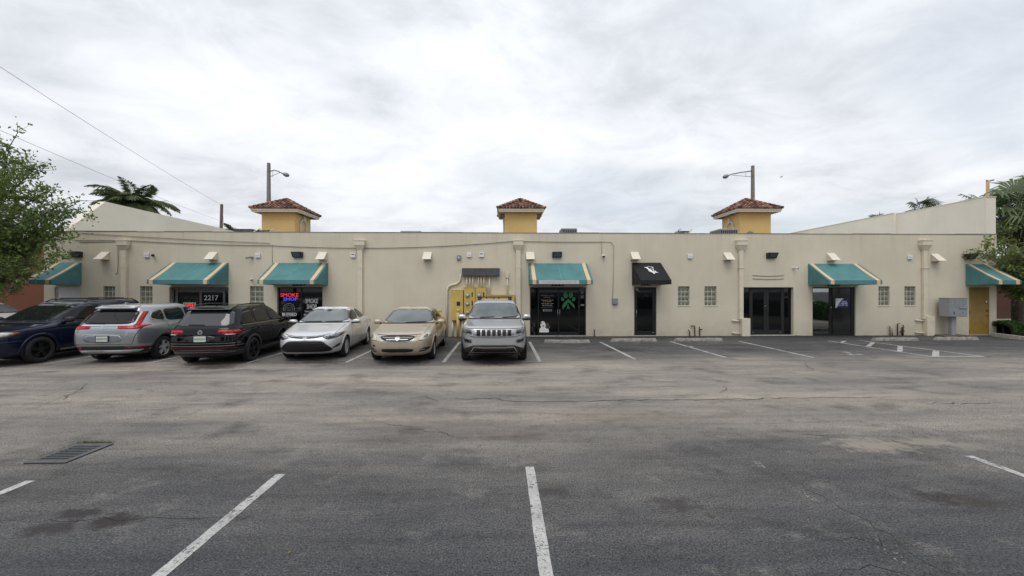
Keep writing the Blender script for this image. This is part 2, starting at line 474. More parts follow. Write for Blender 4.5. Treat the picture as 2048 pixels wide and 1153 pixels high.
crack_m = M('crack_tar', (.012, .012, .012), .95, var=.3)
def crack(px, w, j=.03):
    pts = []
    for a, b in zip(px[:-1], px[1:]):
        A, B = G(*a), G(*b); L = math.dist(A, B); n = max(2, int(L / .10))
        for i in range(n):
            f = i / n
            pts.append((A[0] + (B[0] - A[0]) * f + random.gauss(0, j), A[1] + (B[1] - A[1]) * f + random.gauss(0, j)))
    pts.append(G(*px[-1]))
    n = len(pts)
    ground_strip('crack', pts, w, crack_m, z=.0025, jitter=w * .22, we=[max(.15, min(1, min(i, n - 1 - i) / 4) * random.uniform(.5, 1.2)) for i in range(n)])
for px, w in ([[(905, 800), (990, 797), (1010, 802), (1130, 804), (1260, 801), (1400, 800), (1541, 797.6), (1665, 796), (1785, 794.6)], .028],
              [[(0, 1041), (150, 1042), (290, 1041), (359, 1041), (427, 1038), (489, 1038)], .006],
              [[(1517, 929), (1639, 991), (1703, 1027.6), (1778, 1071), (1840, 1119.5), (1917, 1152)], .006],
              [[(1635, 1085), (1673, 1079), (1742, 1083), (1778, 1071)], .009], [[(1840, 1119), (1870, 1116), (1925, 1115)], .008],
              [[(1652, 1152), (1699, 1145), (1742, 1132), (1772, 1143), (1870, 1149)], .008], [[(1730, 1112), (1742, 1132)], .006],
              [[(1832, 805), (1913, 808), (1998, 808)], .025], [[(1793, 852), (1823, 865), (1832, 874)], .016], [[(1554, 857), (1590, 868), (1640, 872), (1700, 870)], .010],
              [[(800, 804), (850, 792), (880, 806), (905, 800)], .016], [[(705, 848), (760, 845), (900, 872), (990, 880)], .010], [[(120, 805), (160, 778), (172, 770), (160, 764)], .014],
              [[(60, 820), (150, 788), (165, 780)], .012], [[(300, 822), (370, 812), (520, 800)], .010], [[(1000, 1030), (1093, 1026), (1180, 1032)], .004], [[(1440, 790), (1452, 775), (1440, 768)], .016],
              [[(1605, 725), (1625, 740), (1620, 744)], .02], [[(1690, 770), (1760, 790)], .018]):
    crack(px, w)

# ---- dropped leaves and grit
litter_m = M('litter_leaf', (.20, .13, .05), .8, var=.4, scale=9)
for (u, v, lab) in ((578, 1107, 'tiny dry leaf in the bay between the two nearest white lines'), (1601, 883, 'tiny dry leaf left of the pale sandy stain'), (1651, 963, 'tiny dry leaf below the pale sandy stain'), (1155, 1003, 'tiny dry leaf just right of the middle white line'), (868, 978, 'tiny dry leaf just left of the middle white line')):
    x, y = G(u, v); a = random.uniform(0, 6.28); s_ = .018
    mb = MB().add([(s_ * 1.3, 0, .006), (0, s_ * .6, .012), (-s_ * 1.3, 0, .005), (0, -s_ * .6, .009), (0, 0, .004)], [(0, 1, 4), (1, 2, 4), (2, 3, 4), (3, 0, 4)])
    o = mb.build('fallen_leaf', litter_m, loc=(x, y, .001), rot=(0, 0, a))
    tag(o, lab, 'leaf', 'dry leaves scattered on the asphalt')

# ---- storm drain
iron = M('cast_iron', (.10, .10, .104), .6, .3, .2, 20, .3, 80)
shade_m = M('black_shade', (.006, .006, .006), .95, var=0)
dr = thing('storm_drain', 'square cast iron storm drain grate set in the asphalt at left', 'drain', (-5.31, 5.04, 0))
MB().box(-.235, .235, -.29, .29, .003, .006).build('pit_shade', shade_m, dr)  # near-black sheet paints in the dark of the pit, with no hole below
f = MB(); hx, hy, t_ = .235, .29, .065
f.box(-hx, hx, -hy, -hy + t_, .004, .016).box(-hx, hx, hy - t_, hy, .004, .016).box(-hx, -hx + t_, -hy + t_, hy - t_, .004, .016).box(hx - t_, hx, -hy + t_, hy - t_, .004, .016)
f.build('frame', iron, dr)
for i in range(9):
    yy = -hy + t_ + .028 + i * .0505
    MB().bbox(-hx + t_, hx - t_, yy - .010, yy + .010, .0065, .0145, .002).build('bar', iron, dr)
grass_m = M('weed_green', (.075, .095, .025), .8, var=.4, scale=30)
gb = MB()
for i in range(420):
    a = random.random()
    x = -.26 + .45 * a ** .8; y = .305 + abs(random.gauss(0, .022)) ; 
    if random.random() < .25: x = -.25 + random.gauss(0, .01); y = random.uniform(-.2, .31)
    h = random.uniform(.015, .05) * (1.2 - a * .5); dx, dy = random.gauss(0, .02), random.gauss(0, .02)
    gb.add([(x - .003, y, .001), (x + .003, y, .001), (x + dx, y + dy, h)], [(0, 1, 2)])
o = gb.build('weeds', grass_m, loc=(-5.31, 5.04, 0)); tag(o, 'low green weeds growing along the storm drain edge', 'weeds', kind='stuff')

# ------------------------------------------------------------------ the building
cream = stucco('cream_stucco', (.63, .568, .45), .5)
cream_lt = stucco('cream_stucco_light', (.76, .71, .60), .3)
cream_trim = M('cream_metal', (.655, .59, .465), .55, var=.07, scale=4, bump=.05)
vent_m = M('vent_cream', (.72, .665, .56), .6, var=.06, scale=8)
flash_m = M('roof_flashing', (.23, .215, .19), .7, var=.25, scale=3)
black_al = M('black_aluminium', (.016, .016, .017), .38, .2, .2, 10)
grey_al = M('grey_aluminium', (.17, .17, .165), .42, .5, .15, 10)
white_p = M('white_paint', (.72, .72, .71), .5, var=.05)
dark_p = M('black_plastic', (.02, .02, .022), .5, var=.2)
yellow_p = M('yellow_paint', (.56, .395, .105), .5, var=.16, scale=5, bump=.05)
door_yel = M('yellow_door_paint', (.30, .19, .042), .5, var=.12, scale=3)
grey_p = M('grey_box_paint', (.22, .235, .25), .5, var=.14, scale=9)
conc = M('concrete', (.40, .38, .345), .9, var=.3, scale=7, bump=.5, bscale=45)

def glass_mat(name, col=(.006, .007, .008), rough=.02, spec=.5, smear=.25):
    t = NT(name)
    n = t.noise(3.0, 4, .6)
    t.set('Base Color', t.mix(t.ramp(n, [(.4, 0.), (.75, smear)]), col, tuple(min(1, q * 2.2 + .004) for q in col)))
    t.set('Roughness', t.ramp(t.noise(1.5, 3, .5), [(.3, rough), (.8, rough * 2.2)])); t.set('Specular IOR Level', spec)
    t.bump(t.noise(.9, 2, .4), .02, .02)
    MATS[name] = t.m
    return t.m
shop_glass = glass_mat('shop_glass', (.004, .0045, .005), .02, .36)
clear_glass = glass_mat('clear_shop_glass', (.30, .31, .31), .015, .5, 0.); clear_glass.node_tree.nodes['Principled BSDF'].inputs['Metallic'].default_value = 1.0
dusty_glass = glass_mat('dusty_shop_glass', (.020, .023, .021), .06, .5)

BLD = thing('retail_building', 'long low cream stucco strip of shops with flat parapet', 'building', (0, D, 0))
def bl(x, y, z): return (x, y - D, z)      # world -> building local

XL, XR = WX(88, D), WX(1993, D)
ZT = 4.47
# openings: (u0,u1,vtop,vbot or None for floor)
OPEN = {'white': (109, 160, 574, None), 's2217': (339, 457, 573.5, None), 'smoke': (554, 645, 574, None), 'paws': (1060, 1172, 575, None), 'vg': (1268.5, 1313, 573.5, None),
        'double': (1484, 1587, 575, None), 'space': (1625, 1711, 574.5, None), 'yellow': (1938, 1979, 575, None)}
WIN = [(206, 230, 576), (280, 305, 576), (500, 527, 575), (1356, 1379, 573), (1409, 1433, 573), (1757, 1779, 574), (1809, 1831, 574.5)]
ZD = 2.13
OX = {k: (WX(a, D), WX(b, D), 0.0, ZD) for k, (a, b, c, d) in OPEN.items()}
WXs = [(WX(a, D), WX(b, D), 1.33, 2.17) for a, b, c in WIN]
def wall_with_openings(mb, x0, x1, z0, z1, y, ops, depth):
    xs = sorted({x0, x1, *[o[0] for o in ops], *[o[1] for o in ops]}); zs = sorted({z0, z1, *[o[2] for o in ops], *[o[3] for o in ops]})
    for a, b in zip(xs[:-1], xs[1:]):
        for c, d in zip(zs[:-1], zs[1:]):
            mx, mz = (a + b) / 2, (c + d) / 2
            if any(o[0] < mx < o[1] and o[2] < mz < o[3] for o in ops): continue
            mb.quad((a, y, c), (b, y, c), (b, y, d), (a, y, d))
    for o in ops:
        a, b, c, d = o
        e = y + depth
        mb.quad((a, y, c), (a, y, d), (a, e, d), (a, e, c)); mb.quad((b, y, d), (b, y, c), (b, e, c), (b, e, d))
        mb.quad((a, y, d), (b, y, d), (b, e, d), (a, e, d))
        if c > z0: mb.quad((b, y, c), (a, y, c), (a, e, c), (b, e, c))
mb = MB()
wall_with_openings(mb, XL, XR, 0, ZT, 0, list(OX.values()) + WXs, .22)
mb.quad((XL, .0, ZT), (XR, .0, ZT), (XR, .3, ZT), (XL, .3, ZT))
mb.quad((XL, .3, 4.15), (XL, .3, ZT), (XR, .3, ZT), (XR, .3, 4.15))
mb.quad((XL, 16, 0), (XL, 0, 0), (XL, 0, ZT), (XL, 16, ZT)); mb.quad((XR, 0, 0), (XR, 16, 0), (XR, 16, ZT), (XR, 0, ZT))
mb.quad((XR, 16, 0), (XL, 16, 0), (XL, 16, ZT), (XR, 16, ZT))
mb.build('front_wall', cream, BLD)
# dark room behind every opening so that nothing shows daylight
MB().box(XL + .3, XR - .3, .40, .44, 0, 3.2).build('inner_wall', shade_m, BLD)
roof_m = M('roof_membrane', (.33, .32, .30), .9, var=.2, scale=2)
MB().box(XL + .002, XR - .002, .302, 15.99, 4.0, 4.15).build('roof', roof_m, BLD)
# ragged flashing strip on the parapet
mb = MB(); x = XL
while x < XR:
    L = random.uniform(.6, 2.4); x2 = min(XR, x + L); h = random.uniform(.012, .035); dz = random.uniform(-.004, .006)
    mb.box(x, x2 - .01, -.018, .31, ZT + .003 + dz, ZT + .003 + dz + h); x = x2
mb.build('parapet_flashing', flash_m, BLD)
# side parapets that rise behind the front edge
yr = 15.9
mb = MB().prism([(.45, ZT + .05), (2.25, 6.22), (yr, 6.12), (yr, ZT - .2), (.45, ZT - .2)], 'x', XL + .01, XL + .34)
o = fixn(mb.build('side_parapet', cream_lt, BLD))
MB().box(XR - .46, XR - .006, .02, 4.05, ZT - .2, 6.14).build('side_parapet', cream_lt, BLD)
MB().box(XR - .60, XR - .02, 4.052, yr, ZT - .2, 6.20).build('side_parapet', cream_lt, BLD)
MB().box(XR - .47, XR + .01, .0, 4.06, 6.142, 6.18).box(XR - .62, XR, 4.062, yr, 6.202, 6.235).build('parapet_cap', cream_trim, BLD)

# ---- glass-block windows
block_m = NT('glass_block')
_n = block_m.noise(7, 3, .6)
block_m.set('Base Color', block_m.ramp(_n, [(.3, (.10, .105, .075)), (.7, (.215, .215, .165))])); block_m.set('Roughness', .12); block_m.set('Specular IOR Level', .7)
block_m.bump(block_m.noise(26, 2, .5), .5, .02)
block_m = block_m.m
grout_m = M('block_grout', (.62, .60, .53), .8, var=.1)
_bw, _bh = (WXs[3][1] - WXs[3][0]) / 3, .84 / 4
_blk = MB().bbox(-.5, .5, -.04, .04, -.5, .5, .0)  # replaced per window by scaled copies
def block_mesh():
    b = MB(); n = 4; vs = []; fs = []
    for j in range(n + 1):
        for i in range(n + 1):
            a, c = i / n * 2 - 1, j / n * 2 - 1
            bul = -.018 * (1 - a ** 4) * (1 - c ** 4)
            vs.append((a * .5, bul, c * .5))
    for j in range(n):
        for i in range(n): fs.append((j * (n + 1) + i, j * (n + 1) + i + 1, (j + 1) * (n + 1) + i + 1, (j + 1) * (n + 1) + i))
    b.add(vs, fs)
    me = bpy.data.meshes.new('glass_block'); me.from_pydata(b.v, [], b.f); me.update()
    me.polygons.foreach_set('use_smooth', [True] * len(me.polygons)); me.materials.append(block_m)
    return me
BLK = block_mesh()
for (a, b, c, d) in WXs:
    w = MB().box(a - .0, b + .0, .075, .16, c, d).build('window', grout_m, BLD)
    nx, nz = 3, 4; cw, ch = (b - a) / nx, (d - c) / nz
    for i in range(nx):
        for j in range(nz):
            o = bpy.data.objects.new('glass_block', BLK); COL.objects.link(o); o.parent = w
            o.location = (a + cw * (i + .5), .068, c + ch * (j + .5)); o.scale = (cw - .024, 1, ch - .024)
    MB().bbox(a - .03, b + .03, -.02, .07, c - .035, c - .004, .006).build('sill', cream_trim, w)

# ---- storefront helper. panes: list of (xa, xb, za, zb, glass)
def storefront(name, key, frame_m, yoff, bars, panes, label):
    a, b, c, d = OX[key]
    f = MB()
    for (x0, x1, z0, z1) in bars: f.bbox(x0, x1, yoff, yoff + .07, z0, z1, .006)
    fr = f.build(name, frame_m, BLD); fr['label'] = label
    for (x0, x1, z0, z1, gm) in panes:
        MB().box(x0, x1, yoff + .025, yoff + .04, z0, z1).build('pane', gm, fr)
    return fr
def std(a, b, d, t, splits, stile=None, bot=.02):
    """frame bars and panes for a row of bays split at x positions"""
    xs = [a] + splits + [b]; bars = [(a, b, d - t, d - .003), (a, b, .004, bot + t)]
    for i, x in enumerate(xs):
        if i == 0: bars.append((x + .003, x + t, bot + t, d - t))
        elif i == len(xs) - 1: bars.append((x - t, x - .003, bot + t, d - t))
        else: bars.append((x - t / 2, x + t / 2, bot + t, d - t))
    return bars
bevel_steel = M('satin_steel', (.55, .55, .54), .3, .9, .05)
def handle(parent, x, z, y, h=.32, m=None):
    MB().tube([(x, y, z - h / 2), (x, y - .05, z - h / 2), (x, y - .05, z + h / 2), (x, y, z + h / 2)], .009, 8).build('handle', m or bevel_steel, parent, True)

white_l = M('white_vinyl', (.80, .80, .80), .5, var=.05)
grey_l = M('grey_vinyl', (.36, .36, .36), .5, var=.2)
dim_l = M('dim_vinyl', (.095, .09, .085), .5, var=.3)
peach_l = M('peach_vinyl', (.60, .46, .30), .5, var=.1)
green_l = M('green_vinyl', (.025, .235, .085), .5, var=.15)
black_l = M('black_numerals', (.012, .012, .013), .5, var=0)

# white door
a, b, c, d = OX['white']
wd = MB().box(a + .05, b - .05, .08, .12, .01, d - .05).build('door', white_p, BLD); wd['label'] = 'plain white steel door'
MB().box(a + .001, a + .05, .06, .14, 0, d).box(b - .05, b - .001, .06, .14, 0, d).box(a + .05, b - .05, .06, .14, d - .05, d - .001).build('door_frame', white_p, wd)
MB().bbox(a + .052, a + .072, .07, .08, 1.75, 1.87, .002).build('hinge', bevel_steel, wd)

# 2217 massage shop
a, b, c, d = OX['s2217']
Y = .16
xs = [WX(u, D + Y) for u in (353, 401, 448)]
bars = [(a, b, d - .10, d - .002), (a, b, .004, .14), (a + .002, a + .05, .14, d - .1), (b - .05, b - .002, .14, d - .1)]
for x in xs: bars.append((x - .05, x + .05, .14, d - .1))
for i in (0, 1): bars += [(xs[i] + .05, xs[i + 1] - .05, d - .22, d - .1), (xs[i] + .05, xs[i + 1] - .05, .14, .32)]
fr = storefront('door', 's2217', grey_al, Y, bars, [(a + .05, xs[0] - .05, .14, d - .1, shop_glass), (xs[2] + .05, b - .05, .14, d - .1, shop_glass),
               (xs[0] + .05, xs[1] - .05, .32, d - .22, shop_glass), (xs[1] + .05, xs[2] - .05, .32, d - .22, shop_glass)], 'grey aluminium double door with house number on glass')
yt = Y + .018
def at(u, v, y): x, z = W(u, v, D + y); return x, z
x, z = at(422.5, 596, yt); text('lettering', '2217', white_l, fr, x, yt, z, w=.60, h=.215, bold=.012)
x, z = at(380, 596, yt); text('lettering', 'MASSAGE', dim_l, fr, x, yt, z, w=.70, h=.13)
x, z = at(380, 604.5, yt); text('lettering', 'THERAPY', dim_l, fr, x, yt, z, w=.70, h=.13)

def emis(name, col, st):
    t = NT(name); t.set('Base Color', (.02, .02, .02)); t.set('Emission Color', col); t.set('Emission Strength', st); MATS[name] = t.m; return t.m
neon_red, neon_blue, neon_green = emis('neon_red', (1., .035, .05), 1.0), emis('neon_blue', (.07, .06, 1.), 1.3), emis('neon_green', (.12, .75, .38), .7)
x, z = at(379.5, 611.5, yt - .02)
os_ = thing('open_sign', 'lit red OPEN sign with green outline in the shop door', 'neon sign', (x, D + yt - .03, z))
MB().box(-.26, .26, .008, .026, -.115, .115).build('backing', black_al, os_)
text('lettering', 'OPEN', neon_red, os_, 0, .002, 0, w=.43, h=.165, bold=.022)
MB().tube([(-.255, 0, -.11), (.255, 0, -.11), (.255, 0, .11), (-.255, 0, .11), (-.255, 0, -.11)], .009, 6).build('outline_tube', neon_green, os_)

# smoke shop
a, b, c, d = OX['smoke']; Y = .10
m_ = WX(603, D + Y)
fr = storefront('door', 'smoke', black_al, Y, std(a, b, d, .05, [m_]), [(a + .05, m_ - .025, .07, d - .05, shop_glass), (m_ + .025, b - .05, .07, d - .05, shop_glass)], 'black smoke shop door with white window lettering')
yt = Y + .018
ns = thing('neon_sign', 'lit red and blue SMOKE SHOP letters in the dark window', 'neon sign', (0, D, 0))
x, z = at(579, 590.5, yt); text('lettering', 'SMOKE', neon_red, ns, x, yt, z, w=.76, h=.155, bold=.0)
x, z = at(581, 598.5, yt); text('lettering', 'SHOP', neon_blue, ns, x, yt, z, w=.60, h=.14, bold=.0)
x, z = at(623.5, 602.5, yt); text('lettering', 'SMOKE', white_l, fr, x, yt, z, w=.54, h=.20, bold=.03)
x, z = at(623.5, 613.5, yt); text('lettering', 'SHOP', white_l, fr, x, yt, z, w=.42, h=.20, bold=.03)
x, z = at(623, 624, yt); text('lettering', 'THC, CBD,', white_l, fr, x, yt, z, w=.60, h=.08, bold=.02)
x, z = at(623, 630, yt); text('lettering', 'DISPOSABLE', white_l, fr, x, yt, z, w=.64, h=.08, bold=.02)
x, z = at(579, 629, yt); text('lettering', 'BLESSED', white_l, fr, x, yt, z, w=.62, h=.13, bold=.035)
def ring(mb, cx, cz, y, r, w, n=28, sx=1., a0=0., a1=2 * pi):
    pts = [(cx + r * sx * cos(a0 + (a1 - a0) * i / n), y, cz + r * sin(a0 + (a1 - a0) * i / n)) for i in range(n + 1)]
    mb.tube(pts, w, 5)
x, z = at(578, 618, yt)
mb = MB(); ring(mb, x, z, yt, .235, .012, a0=-.35, a1=pi + .35)
ring(mb, x, z - .02, yt, .16, .010, a0=-.4, a1=pi + .4)
for i in range(9):
    t = -.3 + (pi + .6) * i / 8; mb.tube([(x + .16 * cos(t), yt, z + .16 * sin(t)), (x + .23 * cos(t), yt, z + .23 * sin(t))], .007, 4)
mb.tube([(x - .10, yt, z + .04), (x + .10, yt, z + .04)], .012, 4).tube([(x - .07, yt, z - .06), (x + .07, yt, z - .06)], .010, 4)
mb.tube([(x - .26, yt, z - .33), (x + .30, yt, z - .31)], .014, 4)
hx_, hz_ = at(567, 604.5, yt)
mb.tube([(hx_, yt, hz_ - .09), (hx_ - .09, yt, hz_ + .02), (hx_ - .05, yt, hz_ + .07), (hx_, yt, hz_ + .03), (hx_ + .06, yt, hz_ + .06), (hx_ + .09, yt, hz_ + .01), (hx_, yt, hz_ - .09)], .007, 4)
mb.build('emblem', grey_l, fr)
mb = MB(); random.seed(3)
for i in range(9):
    u, v = 615 + random.uniform(-9, 22), 585 + random.uniform(-4, 8); x, z = at(u, v, yt)
    r = random.uniform(.015, .04); mb.tube([(x - r, yt, z - r * .6), (x, yt, z + r), (x + r, yt, z - r * .4)], .005, 4)
mb.build('emblem', dim_l, fr)['kind'] = 'stuff'

# paws shop
a, b, c, d = OX['paws']; Y = .05
s = [WX(u, D + Y) for u in (1077, 1117, 1158)]
fr = storefront('door', 'paws', black_al, Y, std(a, b, d, .05, s, bot=.01) + [(s[0], s[2], d - .14, d - .05), (s[0], s[2], .06, .17)],
    [(a + .05, s[0] - .025, .06, d - .05, shop_glass), (s[0] + .025, s[1] - .025, .17, d - .14, shop_glass), (s[1] + .025, s[2] - .025, .17, d - .14, shop_glass), (s[2] + .025, b - .05, .06, d - .05, shop_glass)],
    'black double door with green paw print and white lettering')
yt = Y + .016
def tx(s_, u, v, w, h, m=white_l, bold=.0):
    x, z = at(u, v, yt); text('lettering', s_, m, fr, x, yt, z, w=w, h=h, bold=bold)
tx('WONDER PAWS', 1094.5, 591.5, .56, .045, grey_l); tx('RESCUE', 1094, 595.2, .28, .045, grey_l)
tx('Volunteer Center', 1094.5, 600.4, .56, .055, peach_l, .01); tx('& Boutique', 1094.5, 603.6, .36, .055, peach_l, .01)
tx('Open By Appt. Only', 1094.5, 607.6, .53, .045, white_l); tx('Tel: 754.223.4974', 1094.5, 611.2, .43, .045, white_l)
mb = MB()
for i, v in enumerate((614.6, 616.2)): x, z = at(1094.5, v, yt); mb.box(x - .26, x + .26, yt - .003, yt, z - .008, z + .008)
mb.build('small_print', dim_l, fr)
mb = MB()
for i, v in enumerate((620.0, 622.4)): x, z = at(1095.5, v, yt); mb.box(x - .13, x + .19, yt - .003, yt, z - .012, z + .012); mb.box(x - .20, x - .15, yt - .003, yt, z - .024, z + .024)
for i, v in enumerate((592, 594, 596.5)): x, z = at(1164, v, yt); mb.box(x - .06, x + .07, yt - .003, yt, z - .010, z + .010)
for i, v in enumerate((609.5, 611.5)): x, z = at(1164.5, v, yt); mb.box(x - .07, x + .08, yt - .003, yt, z - .014, z + .014)
x, z = at(1164, 586, yt); ring(mb, x, z, yt, .042, .012, 16)
mb.build('small_print', grey_l, fr)
def disc(mb, x, z, y, rx, rz, n=20, tilt=0.):
    pts = []
    for i in range(n):
        t = 2 * pi * i / n; p, q = rx * cos(t), rz * sin(t); pts.append((x + p * cos(tilt) - q * sin(tilt), z + p * sin(tilt) + q * cos(tilt)))
    mb.prism(pts, 'y', y - .004, y)
mb = MB()
for u, v, rx, rz, tl in ((1131.3, 591, .092, .135, .12), (1141.7, 591, .092, .135, -.12), (1125.2, 599, .065, .09, .45), (1147.4, 599, .065, .09, -.45)):
    x, z = at(u, v, yt); disc(mb, x, z, yt, rx, rz, 20, tl)
def pp(pts): return [at(u, v, yt) for u, v in pts]
mb.prism(pp([(1136.6, 598), (1143, 604), (1148.5, 611), (1149.3, 615), (1148.6, 617.5), (1144, 612), (1139, 606.3), (1136.6, 605.5), (1133, 609), (1132.5, 612), (1129, 614), (1126.5, 618.5), (1124.6, 617), (1124.4, 612), (1127, 607)]), 'y', yt - .004, yt)
mb.prism(pp([(1134, 608.5), (1136.2, 608.2), (1137, 611), (1137.6, 614), (1140, 618.6), (1138.4, 618.9), (1136.4, 616), (1134.4, 618.9), (1133, 618.6), (1135.2, 613)]), 'y', yt - .005, yt - .001)
fixn(mb.build('paw_print', green_l, fr))
# dog and cat decal
mb = MB()
x, z = at(1086, 650, yt); disc(mb, x, z, yt, .11, .16, 20, .1)
mb.prism(pp([(1078.5, 667), (1079, 659), (1082, 655), (1090, 655), (1094, 658), (1097.5, 657), (1097.6, 667)]), 'y', yt - .006, yt - .001)
fixn(mb.build('pet_decal', white_l, fr))
mb = MB()
for u, v, rx, rz, tl in ((1094.5, 651, .07, .11, -.3), (1081.3, 646, .035, .06, .5), (1086.5, 652.5, .03, .035, 0), (1098.5, 656, .03, .09, -.5)):
    x, z = at(u, v, yt - .007); disc(mb, x, z, yt - .007, rx, rz, 14, tl)
fixn(mb.build('pet_decal', M('decal_brown', (.10, .07, .055), .6), fr))
mb = MB()
for i in range(14):
    u, v = 1066 + random.uniform(-2.2, 3), 646 + i * 1.8; x, z = at(u, v, yt); disc(mb, x, z, yt, .014, .022, 8, random.uniform(-1, 1))
mb.build('paw_trail', dim_l, fr)
handle(fr, s[1] - .05, 1.02, Y); handle(fr, s[1] + .05, 1.02, Y)
MB().lathe([(.018, -.02), (.02, 0)], 'y', 12, (s[1], Y - .004, 1.0)).lathe([(.016, -.02), (.018, 0)], 'y', 12, (s[2], Y - .004, 1.28)).build('lock', bevel_steel, fr)
MB().box(a, b, -.03, .05, .0, .035).build('threshold', conc, fr)

# vg door
a, b, c, d = OX['vg']; Y = .07
fr = storefront('door', 'vg', black_al, Y, [(a, b, d - .05, d - .002), (a + .002, a + .05, .01, d - .05), (b - .05, b - .002, .01, d - .05), (a + .05, a + .15, .01, d - .05), (b - .15, b - .05, .01, d - .05),
     (a + .15, b - .15, d - .17, d - .05), (a + .15, b - .15, .01, .21)], [(a + .15, b - .15, .21, d - .17, shop_glass)], 'single black framed glass door')
handle(fr, a + .10, 1.0, Y, .28)
mb = MB(); x, z = at(1274, 579, Y); disc(mb, x, z, Y - .002, .055, .055, 16); x, z = at(1277.5, 582.2, Y); mb.box(x - .05, x + .03, Y - .006, Y - .002, z - .012, z + .012)
mb.build('sticker', grey_l, fr)
x, z = at(1292.5, 592, Y + .02); text('lettering', 'VG', dim_l, fr, x, Y + .018, z, h=.09)
MB().box(b - .16, b - .08, Y - .012, Y, .14, .165).build('door_stop', bevel_steel, fr)
MB().box(a - .02, b + .02, -.04, Y, .0, .03).build('threshold', conc, fr)

# black double door
a, b, c, d = OX['double']; Y = .14
s = [WX(u, D + Y) for u in (1500, 1532.5, 1567)]
bars = std(a, b, d, .05, s, bot=.01)
for i in (0, 1): bars += [(s[i] + .025, s[i] + .115, .06, d - .05), (s[i + 1] - .115, s[i + 1] - .025, .06, d - .05), (s[i] + .115, s[i + 1] - .115, d - .17, d - .05), (s[i] + .115, s[i + 1] - .115, .06, .24)]
charcoal = M('charcoal_aluminium', (.015, .015, .016), .45, .1, .15)
fr = storefront('door', 'double', charcoal, Y, bars, [(a + .05, s[0] - .025, .06, d - .05, shop_glass), (s[2] + .025, b - .05, .06, d - .05, shop_glass)] +
     [(s[i] + .115, s[i + 1] - .115, .24, d - .17, shop_glass) for i in (0, 1)], 'charcoal double door with narrow sidelights')
handle(fr, s[1] - .07, 1.05, Y, .3, charcoal); handle(fr, s[1] + .07, 1.05, Y, .3, charcoal)
MB().lathe([(.022, -.02), (.024, 0)], 'y', 12, (s[1] - .05, Y - .002, 1.3)).box(s[0] + .10, s[0] + .17, Y - .01, Y, .13, .155).box(s[2] - .17, s[2] - .10, Y - .01, Y, .13, .155).build('lock', bevel_steel, fr)
MB().box(a, b, -.03, Y, .0, .03).build('threshold', conc, fr)

# space for lease shop
a, b, c, d = OX['space']; Y = .05
s = [WX(1664, D + Y)]
fr = storefront('door', 'space', black_al, Y, std(a, b, d, .055, s, bot=.01) + [(s[0] - .12, s[0] + .03, .06, d - .05), (b - .15, b - .05, .06, d - .05)],
     [(a + .055, s[0] - .12, .07, d - .055, clear_glass), (s[0] + .03, b - .15, .07, d - .055, dusty_glass)], 'black framed shop door with reflective glass')
handle(fr, s[0] - .04, 1.0, Y, .3, charcoal)
MB().lathe([(.022, -.02), (.024, 0)], 'y', 12, (s[0] - .05, Y - .002, 1.25)).build('lock', bevel_steel, fr)
x, z = at(1684.5, 607, Y); sw, sh = .58, .42
sg = thing('lease_sign', 'blue and white SPACE AVAILABLE sign behind the shop glass', 'sign', (x, D + Y + .018, z))
MB().box(-sw / 2, sw / 2, -.004, .002, -sh / 2, sh / 2).build('panel', M('sign_blue', (.012, .018, .135), .4, var=.05), sg)
cur = [(-sw / 2, sh / 2)] + [(-sw / 2 + .36 - .33 * (q / 8) ** .75, sh / 2 - sh * q / 8) for q in range(9)] + [(-sw / 2, -sh / 2)]
fixn(MB().prism(cur, 'y', -.0075, -.0045).build('white_field', white_l, sg))
text('lettering', 'SPACE', white_l, sg, .10, -.008, .075, w=.22, h=.055, bold=.02); text('lettering', 'AVAILABLE', white_l, sg, .095, -.008, -.0, w=.32, h=.055, bold=.02)
text('lettering', '561 997 1414', white_l, sg, .06, -.008, -.085, w=.41, h=.062, bold=.02)
ring(mbq := MB(), -.23, .14, -.01, .022, .007, 12); mbq.build('emblem', black_l, sg)

# yellow door
a, b, c, d = OX['yellow']
yd = MB().bbox(a + .04, b - .04, .03, .075, .012, d - .04, .004).build('door', door_yel, BLD); yd['label'] = 'mustard yellow steel door'
MB().box(a + .001, a + .04, .015, .1, 0, d).box(b - .04, b - .001, .015, .1, 0, d).box(a + .04, b - .04, .015, .1, d - .04, d - .001).build('door_frame', door_yel, yd)
x, z = at(1972, 604, .03); MB().bbox(x - .06, x + .06, .018, .03, z - .09, z + .09, .004).build('notice_frame', dark_p, yd); MB().box(x - .035, x + .035, .014, .0175, z - .06, z + .06).build('notice', white_p, yd)
x, z = at(1973.5, 621.5, .03); MB().lathe([(.03, -.015), (.032, .03)], 'y', 12, (x, .0, z)).build('lock', iron, yd)
x, z = at(1973, 631.5, .03); MB().tube([(x + .03, .03, z), (x + .03, -.03, z), (x - .09, -.03, z - .01)], .013, 8).build('handle', iron, yd)
for v in (625, 664): x, z = at(1939.5, v, .0); MB().bbox(x - .012, x + .012, .0, .014, z - .06, z + .06, .003).build('hinge', iron, yd)
MB().box(a + .02, b, -.05, .03, 0, .02).build('threshold', conc, yd)

# house numbers over the doors
for s_, u, v in (('2223', 598, 567.5), ('2225', 1115, 568), ('2227', 1292.5, 567), ('2233', 1666.5, 569)):
    x, z = W(u, v, D); text('house_number', s_, black_l, BLD, x, -.008, z, w=.56 if s_ != '2227' else .48, h=.20, bold=.03)
for u0, u1, v in ((1505, 1567, 551), (1505, 1567, 557.5)):
    x0, z0 = W(u0, v, D); x1, _ = W(u1, v, D)
    MB().tube([(x0 + (x1 - x0) * i / 12, -.015, z0 - .03 * sin(pi * i / 12)) for i in range(13)], .014, 6).build('sign_rail', M('rail_grey', (.33, .30, .26), .7), BLD)

